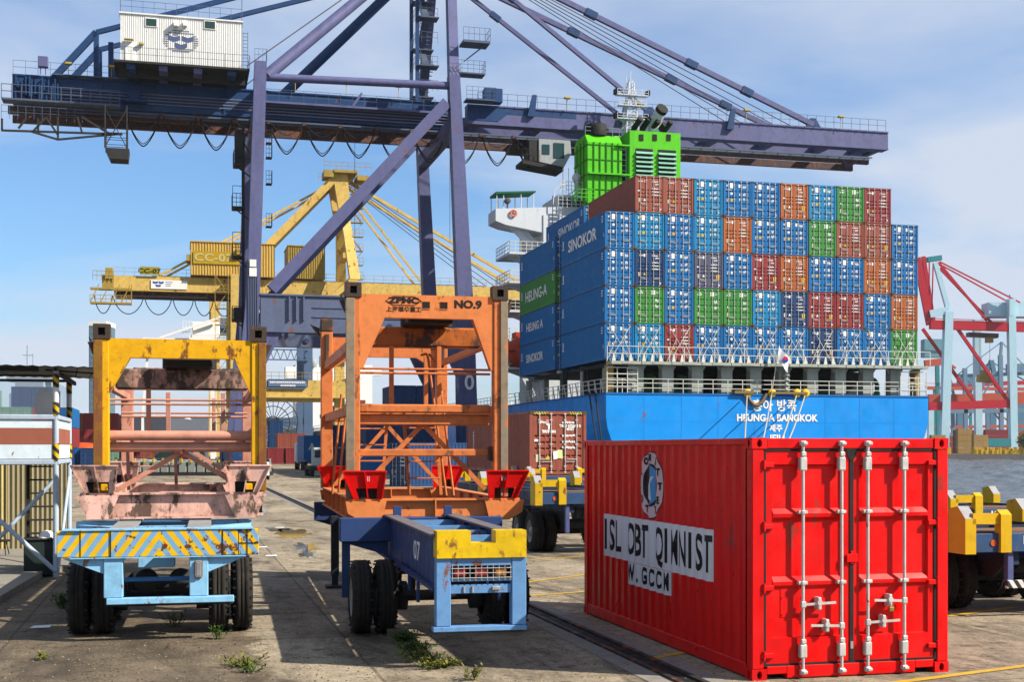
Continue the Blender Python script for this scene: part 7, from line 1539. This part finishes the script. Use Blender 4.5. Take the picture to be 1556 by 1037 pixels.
for i, (v, u, z, c) in enumerate(((34, 262, 7, 'maroon'), (34, 276, 7, 'white'), (34, 262, 9.65, 'brown'), (36.6, 248, 7, 'maroon'), (34, 290, 7, 'white'), (34, 290, 9.65, 'maroon'))): simple_box(v, u, z, 12.19, 2.59, c, '%s container on the dark hulled ship, %s from the stern' % (CN[c], ['second', 'third', 'upper second', 'first', 'fourth', 'upper fourth'][i]), 'deck containers of the dark hulled ship')
# white ship seen at left beyond the second, and tanks
def ship3():
    o = empty('moored_ship', wq(30, 330, -2.2), A, 'white ship superstructure with grey masts far off under the yellow beam', 'ship'); mb = MB(); mb.box(0, 16, 0, 60, 0, 10); mb.build('hull', plain('hull_grey', (0.2, 0.22, 0.25)), o)
    mb = MB(); mb.box(1, 15, 10, 30, 10, 17); mb.box(2, 14, 12, 24, 17, 23); mb.box(-3, 17, 14, 18, 23, 26); mb.build('superstructure', WHT, o); mb = MB(); mb.box(6, 9, 14, 17, 26, 29); mb.tube((7.5, 15, 29), (7.5, 15, 36), .2, 6); mb.lathe((4, 13, 26), (0, 0, 1), [(0, 1), (1, 1.2), (2, .8), (2.3, 0)], 14); mb.build('mast', plain('mast_grey', (0.35, 0.38, 0.4)), o)
ship3()
for k, (px, w, h, Y) in enumerate(((262, 12, 14, 620), (285, 11, 17, 600), (312, 12, 13, 640), (300, 9, 9, 560))):
    c = at(px, 0, Y); mb = MB(); r_ = w / 2; mb.lathe((0, 0, 0), (0, 0, 1), [(0, r_), (h * .55, r_), (h * .8, r_ * .75), (h, r_ * .1), (h, 0)], 18); t = mb.build('storage_tank', paint('tank_pale', (0.5, 0.53, 0.55), .6, .3)); t.location = c; tag(t, 'pale domed storage tank in the distance, %s of the cluster' % ['leftmost', 'tallest', 'rightmost', 'smallest'][k], 'tank', 'distant pale tanks')
# sheds and trailers rows seen through the pink frame
rnd = random.Random(5)
for r_, (Y, c, gcol) in enumerate(((120, 'white', (0.3, 0.33, 0.3)), (134, 'white', (0.28, 0.32, 0.30)), (150, 'white', (0.25, 0.27, 0.27)))):
    x0 = WP(175, 0, Y).x; o = empty('equipment_row', (x0, Y, 0), R(3), 'row of parked grey green equipment racks seen through the pink frame, %s row' % ['nearest', 'middle', 'farthest'][r_], 'rack'); 
    for i in range(int(17)):
        mb = MB(); x = i * .82 * Y / 120; mb.bbox(x, x + .7 * Y / 120, 0, 3, .3, 1.15 + rnd.random() * .3, .05); mb.box(x + .1, x + .2, -.1, 0, 1.15, 1.5); mb.build('rack_cell', plain('rack_green%d' % r_, gcol), o)
    mb = MB(); mb.box(0, 14 * Y / 120, 0, 3, 0, .28); mb.build('rack_base', DARKM, o); mb = MB()
    for i in range(16): x = i * .85 * Y / 120; mb.bbox(x, x + .18, -.12, -.02, 1.2, 1.5, .02)
    mb.build('yellow_caps', CYL, o)
# red and orange cargo and green tarpaulin beside the blue containers
for k, (px, c, nm, lb) in enumerate(((118, (0.55, 0.09, 0.03), 'covered_cargo', 'orange red covered cargo behind the blue containers by the cabin'), (100, (0.1, 0.4, 0.3), 'green_tarpaulin', 'sea green tarpaulin heap left of the blue containers'))):
    c_ = at(px + 8, 0, 182); mb = MB(); mb.lathe((0, 0, 0), (0, 0, 1), [(0, 2.8), (3.2, 2.6), (3.9, 1.8), (4.1, 0)], 12); t = mb.build(nm, plain(nm, c)); t.location = c_; t.scale = (1 if k == 0 else 1.2, 1, .82 if k == 0 else .7); tag(t, lb, 'cargo')
# city beyond
for k, (px, w, h, Y, c) in enumerate(((141, 12, 87, 900, (0.1, 0.17, 0.22)), (230, 60, 22, 800, (0.2, 0.25, 0.3)), (330, 50, 18, 780, (0.22, 0.25, 0.28)), (175, 30, 26, 950, (0.2, 0.25, 0.3)), (120, 26, 20, 880, (.25, .27, .3)))):
    mb = MB(); mb.box(0, w, 0, 20, 0, h)
    b_ = empty('city_building', at(px - 6, 0, Y), 0, ['tall glass tower on the skyline left of the yellow frame', 'wide low grey building on the far shore', 'broad pale hall behind the tanks', 'mid height block behind the red stacks', 'low block on the skyline behind the cabin'][k], 'building'); mb.build('wall', paint('bld%d' % k, c, .6), b_)
    mb = MB()
    for i in range(int(h / 4)): mb.box(.8, w - .8, -.15, -.05, 2 + i * 4, 3.6 + i * 4)
    mb.build('window_band', glass('far_glass', (0.08, 0.14, 0.18), .2), b_); mb = MB(); mb.box(-.3, w + .3, -.3, 20, h, h + (3 if k == 0 else .8)); mb.build('roof', WHT, b_)
# mast-like ship tops behind the cabin
o = empty('moored_ship', at(14, 0, 320), 0, 'grey ship superstructure and mast visible through the cabin glass', 'ship'); mb = MB(); mb.box(0, 9, 0, 12, 10, 16); mb.box(1, 8, 1, 9, 16, 19); mb.box(-1.5, 10, 2, 6, 19, 21); mb.build('superstructure', plain('distant_hazed_grey', (0.40, 0.47, 0.55)), o); mb = MB(); mb.box(-12, 40, -5, 40, -2, 10); mb.build('hull', plain('distant_hull', (0.1, 0.11, 0.14)), o); mb = MB(); mb.box(2, 5, 3, 5, 21, 23); mb.tube((3, 4, 23), (3, 4, 28), .2, 6); mb.tube((4.4, 4, 23), (4.4, 4, 26), .15, 6); mb.box(1.8, 4.4, 3.9, 4.1, 25.5, 25.7); mb.build('mast', plain('distant_hazed_grey', (0.40, 0.47, 0.55)), o)  # haze is mixed into this paler, bluer grey
# ================================================================ RED AND PALE BLUE CRANES across the basin
LBM = paint('shore_crane_pale_blue', (0.52, 0.74, 0.84), .6, .2, .03); RDM = paint('shore_crane_red', (0.60, 0.03, 0.05), .6, .2, .03); TLM = plain('shore_teal', (0.05, 0.3, 0.33)); RDO = paint('shore_crane_orange_red', (0.62, 0.13, 0.08), .6, .2)
def shore(name, label, Y, parts, cat='crane', group=None):
    Y = Y * 1.62; p0 = WP(1440, 690, Y); o = empty(name, (p0.x, Y, 0.3), 0, label, cat, group); org = V3((p0.x, Y, .3))
    for nm, pts, w, m, dy in parts:
        mb = MB()
        for a, b_ in zip(pts, pts[1:]):
            pa = WP(a[0], a[1], Y + dy * 1.6) - org; pb = WP(b_[0], b_[1], Y + dy * 1.6) - org; mb.beam(pa, pb, 1.32 * (w if not isinstance(w, tuple) else w[0]), 1.32 * (w if not isinstance(w, tuple) else w[1]))
        mb.build(nm, m, o)
    return o
Yc = 345
shore('shore_crane', 'red quay crane with pale blue legs and raised red boom across the water', Yc, [
    ('leg', [(1441, 474), (1437, 600), (1434, 688)], 2.6, LBM, 0), ('leg', [(1536, 455), (1540, 688)], (2.3, 2.3), LBM, 0), ('leg', [(1484, 486), (1487, 688)], 2.2, LBM, 12), ('leg', [(1580, 486), (1582, 688)], 2.2, LBM, 12),
    ('mast_leg', [(1421, 400), (1441, 472)], 1.4, LBM, 0), ('mast_arm', [(1412, 478), (1441, 472)], (2.2, 2.4), LBM, 0), ('mast_head', [(1409, 395), (1430, 392)], (2, 1.6), TLM, 0),
    ('girder', [(1413, 494), (1575, 499)], (2.0, 2.7), RDM, 0), ('girder', [(1413, 492), (1575, 496)], (2.0, 2.2), RDM, 7),
    ('raised_boom', [(1393, 392), (1413, 494)], (1.2, 2.2), RDM, 0), ('raised_boom', [(1403, 390), (1418, 488)], (1.2, 1.2), RDM, 6), ('diagonal_brace', [(1402, 500), (1483, 614)], .95, RDM, 10), ('diagonal_brace', [(1446, 487), (1533, 612)], .95, RDM, 0),
    ('fore_stay', [(1426, 399), (1500, 488)], .7, RDM, 0), ('fore_stay', [(1428, 408), (1508, 492)], .7, RDM, 5), ('back_stay', [(1428, 398), (1550, 460)], .42, RDM, 0), ('back_stay', [(1432, 404), (1530, 458)], .42, RDM, 5), ('lift_link', [(1418, 400), (1416, 470)], .35, RDM, 2), ('lift_link', [(1412, 398), (1412, 448)], .35, RDM, 2),
    ('portal_beam', [(1411, 618), (1537, 614)], (1.6, 2.6), RDM, 0), ('portal_beam', [(1411, 606), (1556, 605)], (1.6, 2.8), RDO, 20), ('sill_beam', [(1487, 673), (1545, 673)], (2.2, 2.6), TLM, 0), ('sill_beam', [(1425, 680), (1442, 680)], (2.2, 1.8), TLM, 0),
    ('machine_house', [(1497, 472), (1570, 472)], (7, 4.6), LBM, 4), ('house_frame', [(1536, 455), (1536, 480)], 1.3, LBM, -2), ('trolley', [(1470, 509), (1515, 511)], (3, 1.4), paint('trolley_dark_red', (0.1, 0.03, 0.04)), 3), ('spreader', [(1486, 575), (1507, 577)], (3, 2.4), YD, 3), ('spreader_head', [(1491, 566), (1502, 567)], (2, 1.6), YD, 3), ('trolley_cab', [(1498, 517), (1508, 517)], (2, 1.8), YD, 3),
    ('spreader_rope', [(1489, 511), (1489, 572)], .1, ROPE, 3), ('spreader_rope', [(1504, 511), (1504, 572)], .1, ROPE, 3), ('mast_rod', [(1536, 458), (1534, 448)], .3, TLM, 0)])
shore('shore_crane', 'farther orange red crane with blue house half hidden by the container ship', 410, [
    ('girder', [(1405, 553), (1440, 549)], (2, 2.6), RDO, 0), ('house', [(1402, 530), (1436, 530)], (5, 7), paint('teal_house', (0.2, 0.42, 0.48), .6), 6), ('leg', [(1414, 600), (1414, 688)], 2, LBM, 0), ('leg', [(1424, 555), (1426, 690)], 1.4, TLM, 8), ('portal_beam', [(1400, 612), (1556, 610)], (2, 2.4), RDO, 0), ('boom_end', [(1436, 549), (1452, 560)], .8, RDO, 0), ('frame', [(1440, 552), (1444, 562)], .5, RDO, 0)])
shore('shore_crane', 'pale blue crane lattice in the haze between the legs of the red crane', 560, [
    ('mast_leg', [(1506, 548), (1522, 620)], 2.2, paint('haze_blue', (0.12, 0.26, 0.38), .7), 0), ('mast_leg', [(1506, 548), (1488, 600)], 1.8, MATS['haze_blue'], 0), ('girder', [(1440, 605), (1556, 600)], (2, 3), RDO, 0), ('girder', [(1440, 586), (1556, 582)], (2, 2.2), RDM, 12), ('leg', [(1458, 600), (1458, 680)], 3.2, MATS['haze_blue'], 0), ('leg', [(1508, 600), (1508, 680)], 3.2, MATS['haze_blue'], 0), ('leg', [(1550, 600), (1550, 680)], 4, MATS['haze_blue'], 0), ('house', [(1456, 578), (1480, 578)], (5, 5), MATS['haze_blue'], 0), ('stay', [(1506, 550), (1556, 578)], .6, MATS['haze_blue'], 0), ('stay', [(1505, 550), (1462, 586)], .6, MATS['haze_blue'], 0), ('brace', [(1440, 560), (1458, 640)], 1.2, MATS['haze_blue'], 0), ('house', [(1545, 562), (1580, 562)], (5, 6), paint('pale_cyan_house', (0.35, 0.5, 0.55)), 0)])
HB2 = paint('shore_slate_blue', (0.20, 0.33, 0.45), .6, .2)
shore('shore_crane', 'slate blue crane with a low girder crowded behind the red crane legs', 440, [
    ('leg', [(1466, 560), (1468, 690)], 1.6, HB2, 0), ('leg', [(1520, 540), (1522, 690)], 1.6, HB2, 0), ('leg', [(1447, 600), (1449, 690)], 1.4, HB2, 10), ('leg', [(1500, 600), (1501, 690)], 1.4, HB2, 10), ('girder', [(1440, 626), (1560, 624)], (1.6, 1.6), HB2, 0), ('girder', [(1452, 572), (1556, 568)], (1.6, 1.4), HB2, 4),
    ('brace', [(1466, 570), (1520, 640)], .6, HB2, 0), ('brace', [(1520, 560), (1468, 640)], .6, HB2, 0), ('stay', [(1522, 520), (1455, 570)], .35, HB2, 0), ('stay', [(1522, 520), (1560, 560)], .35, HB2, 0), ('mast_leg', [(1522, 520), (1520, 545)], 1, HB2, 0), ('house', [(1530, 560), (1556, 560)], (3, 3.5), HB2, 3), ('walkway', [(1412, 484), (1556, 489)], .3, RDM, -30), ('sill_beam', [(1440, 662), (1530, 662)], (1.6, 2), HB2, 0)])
shore('shore_crane', 'far orange girder crane low on the horizon right of the ship stern', 520, [('girder', [(1408, 590), (1560, 592)], (2, 1.6), RDO, 0), ('leg', [(1420, 590), (1420, 690)], 1.2, TLM, 0), ('leg', [(1475, 590), (1475, 690)], 1.2, TLM, 0), ('leg', [(1532, 590), (1532, 690)], 1.2, TLM, 0), ('brace', [(1420, 640), (1475, 600)], .6, RDO, 0), ('brace', [(1532, 640), (1475, 600)], .6, RDO, 0), ('sill_beam', [(1410, 650), (1556, 648)], (1.6, 1.4), RDO, 0), ('railing', [(1408, 583), (1560, 585)], .25, RDO, 0)])
# stacks on the far quay
def fstack(px, Y, ncol, tops, pal, where, seed): block(px, Y, ncol, 9, pal, where, z0=.3, L=12.19, H=2.59, seed=seed, gap=.1, top=tops, rz=R(80))
CC['tan'] = (0.42, 0.27, 0.1); CN['tan'] = 'tan'
for i, (px, Y, nr, c, L_) in enumerate(((1412, 338, 2, 'tan', 6.06), (1452, 342, 3, 'tan', 6.06), (1476, 333, 2, 'tan', 6.06), (1448, 360, 3, 'maroon', 12.19), (1494, 352, 3, 'maroon', 12.19), (1420, 366, 2, 'brown', 12.19), (1520, 375, 3, 'orange', 12.19))):
    for j in range(nr + 1):
        w = WP(px, 0, Y * 1.62); w.z = .3 + j * 2.62; simple_box(0, 0, 0, L_, 2.59, c if (i + j) % 5 else 'maroon', '%s container on the far quay, tier %s, %s group from the left' % (CN.get(c, c) if (i + j) % 5 else 'dark red', ['one', 'two', 'three', 'four'][j], ['first', 'fourth', 'fifth', 'third', 'sixth', 'second', 'seventh'][i]), 'containers on the far quay', rz=R(-86), world=w)
mb = MB(); rnd = random.Random(9)
for k in range(34):
    x = WP(1478 + k * 2.4, 0, 535).x; mb.bbox(x, x + .9, 534.6 + rnd.random(), 537, .2, 1.6 + rnd.random() * 1.6, .05)
tag(mb.build('bogie_line', CYL), 'row of yellow crane wheel bogies along the far quay edge', 'crane base')['kind'] = 'stuff'
mb = MB()
for k in range(6): x = WP(1424 + k * 3.5, 0, 535).x; mb.bbox(x, x + .9, 534.6, 537, .2, 2.0 + (k % 3) * .4, .05)
tag(mb.build('bogie_line', CYL), 'short cluster of yellow bogies behind the corner of the red container', 'crane base')['kind'] = 'stuff'
t_ = empty('shore_tree', at(1560, 0, 537), 0, 'dark green bushy tree at the right edge of the far quay', 'tree'); mb = MB(); mb.tube((0, 0, .3), (0, 0, 2), .15, 7); mb.build('trunk', DARKM, t_); mb = MB(); rnd = random.Random(3)
for k in range(500):
    d = V3((rnd.gauss(0, 1), rnd.gauss(0, 1), rnd.gauss(0, 1))).normalized() * rnd.random() ** .4 * 2.6; c_ = V3((0, 0, 3.6)) + d; a = V3((rnd.gauss(0, 1), rnd.gauss(0, 1), rnd.gauss(0, 1))).normalized() * .3; b_ = a.cross(d + V3((0, 0, .1))).normalized() * .25; mb.quad(c_ - a, c_ + b_, c_ + a, c_ - b_)
mb.v = [(a * 1.6, b * 1.6, c * 1.6) for a, b, c in mb.v]; mb.build('crown', plain('leaf_dark', (0.05, 0.10, 0.035)), t_)
# ================================================================ WEEDS and litter
LF = [plain('weed_green', (0.07, 0.13, 0.025)), plain('weed_yellow_green', (0.18, 0.19, 0.045))]
def weed(px, py, h, n, label, spread=.12, seed=0, mat=0):
    rnd = random.Random(seed); o = empty('weed', G(px, py), 0, label, 'weed', 'weeds growing in the cracks')
    ms = MB(); ml = MB()
    for k in range(n):
        a = rnd.random() * 6.28; r_ = spread * rnd.random(); b_ = V3((math.cos(a) * r_ * .5, math.sin(a) * r_ * .5, 0)); t = b_ + V3((math.cos(a) * r_, math.sin(a) * r_, h * (.5 + rnd.random() * .5))); ms.tube(b_, t, .003, 3, caps=False)
        for j in range(9):
            c = b_.lerp(t, .2 + .8 * j / 8); d = V3((rnd.gauss(0, 1), rnd.gauss(0, 1), rnd.gauss(.3, .5))).normalized() * (.035 + rnd.random() * .05); w = d.cross(V3((0, 0, 1))).normalized() * .013; ml.quad(c, c + d * .5 + w, c + d, c + d * .5 - w)
    ms.build('stem', LF[mat], o); ml.build('leaves', LF[mat], o, fix=False, stuff=True); return o
weed(265, 952, .22, 14, 'small green weed under the pale blue bumper bar', .15, 1); weed(333, 972, .2, 12, 'upright weed in front of the inner right wheel of the left trailer', .1, 2); weed(96, 925, .26, 34, 'bushy dark weed left of the left trailer wheels', .16, 3)
weed(66, 1003, .1, 8, 'small low weed on the open concrete at the lower left', .08, 4, 1); weed(372, 1012, .1, 34, 'low yellowish weed on the crack right of the left trailer', .22, 5, 1); weed(383, 1022, .08, 10, 'lowest weed tuft on the crack near the bottom edge', .12, 6, 0)
weed(612, 975, .12, 50, 'dark weeds at the foot of the left dual wheels of the middle trailer', .2, 7); weed(628, 990, .10, 55, 'dense weed patch just in front of the middle trailer wheels', .2, 8); weed(665, 1015, .1, 60, 'low yellow green weed patch before the blue bumper', .22, 9, 1); weed(718, 1035, .18, 12, 'tall thin weed at the bottom edge below the middle trailer', .1, 10, 1); weed(640, 1000, .06, 50, 'flat weed mat between the two middle patches', .3, 11, 1)
for k, (px, py) in enumerate(((425, 803), (398, 833), (412, 846), (62, 955), (455, 700))):
    mb = MB(); c = G(px, py); mb.prism([c + V3((-.12, -.1, .01)), c + V3((.15, -.06, .012)), c + V3((.1, .16, .02)), c + V3((-.14, .1, .012))], (0, 0, .004)); tag(mb.build('scrap_paper', WHT), 'flat white scrap lying on the ground %s' % ['by the upper puddle', 'left of the puddles', 'below the left puddle', 'in the shade left of the left trailer wheels', 'far up the yard'][k], 'litter', 'white scraps on the ground')
# wooden block under the wheel
mb = MB(); c = G(600, 968); mb.bbox(-.1, .1, -.06, .06, 0, .1, .01); t = mb.build('wheel_chock', paint('chock_wood', (0.16, 0.13, 0.1), .8, .5)); t.location = c; t.rotation_euler = (0, 0, TA); tag(t, 'grey wooden chock at the inner left wheel of the middle trailer', 'chock')
# ================================================================ AIR
HZD = 0.00006
if HZD:
    m = bpy.data.materials.new('haze_air'); m.use_nodes = True; N = m.node_tree.nodes; N.remove(N['Principled BSDF']); pv = N.new('ShaderNodeVolumePrincipled'); pv.inputs['Color'].default_value = (.86, .92, 1, 1); pv.inputs['Density'].default_value = HZD; m.node_tree.links.new(pv.outputs[0], N['Material Output'].inputs['Volume'])
    mb = MB(); mb.box(-3300, 3700, -700, 3700, -7.5, 103); o = mb.build('haze', m); o['kind'] = 'stuff'
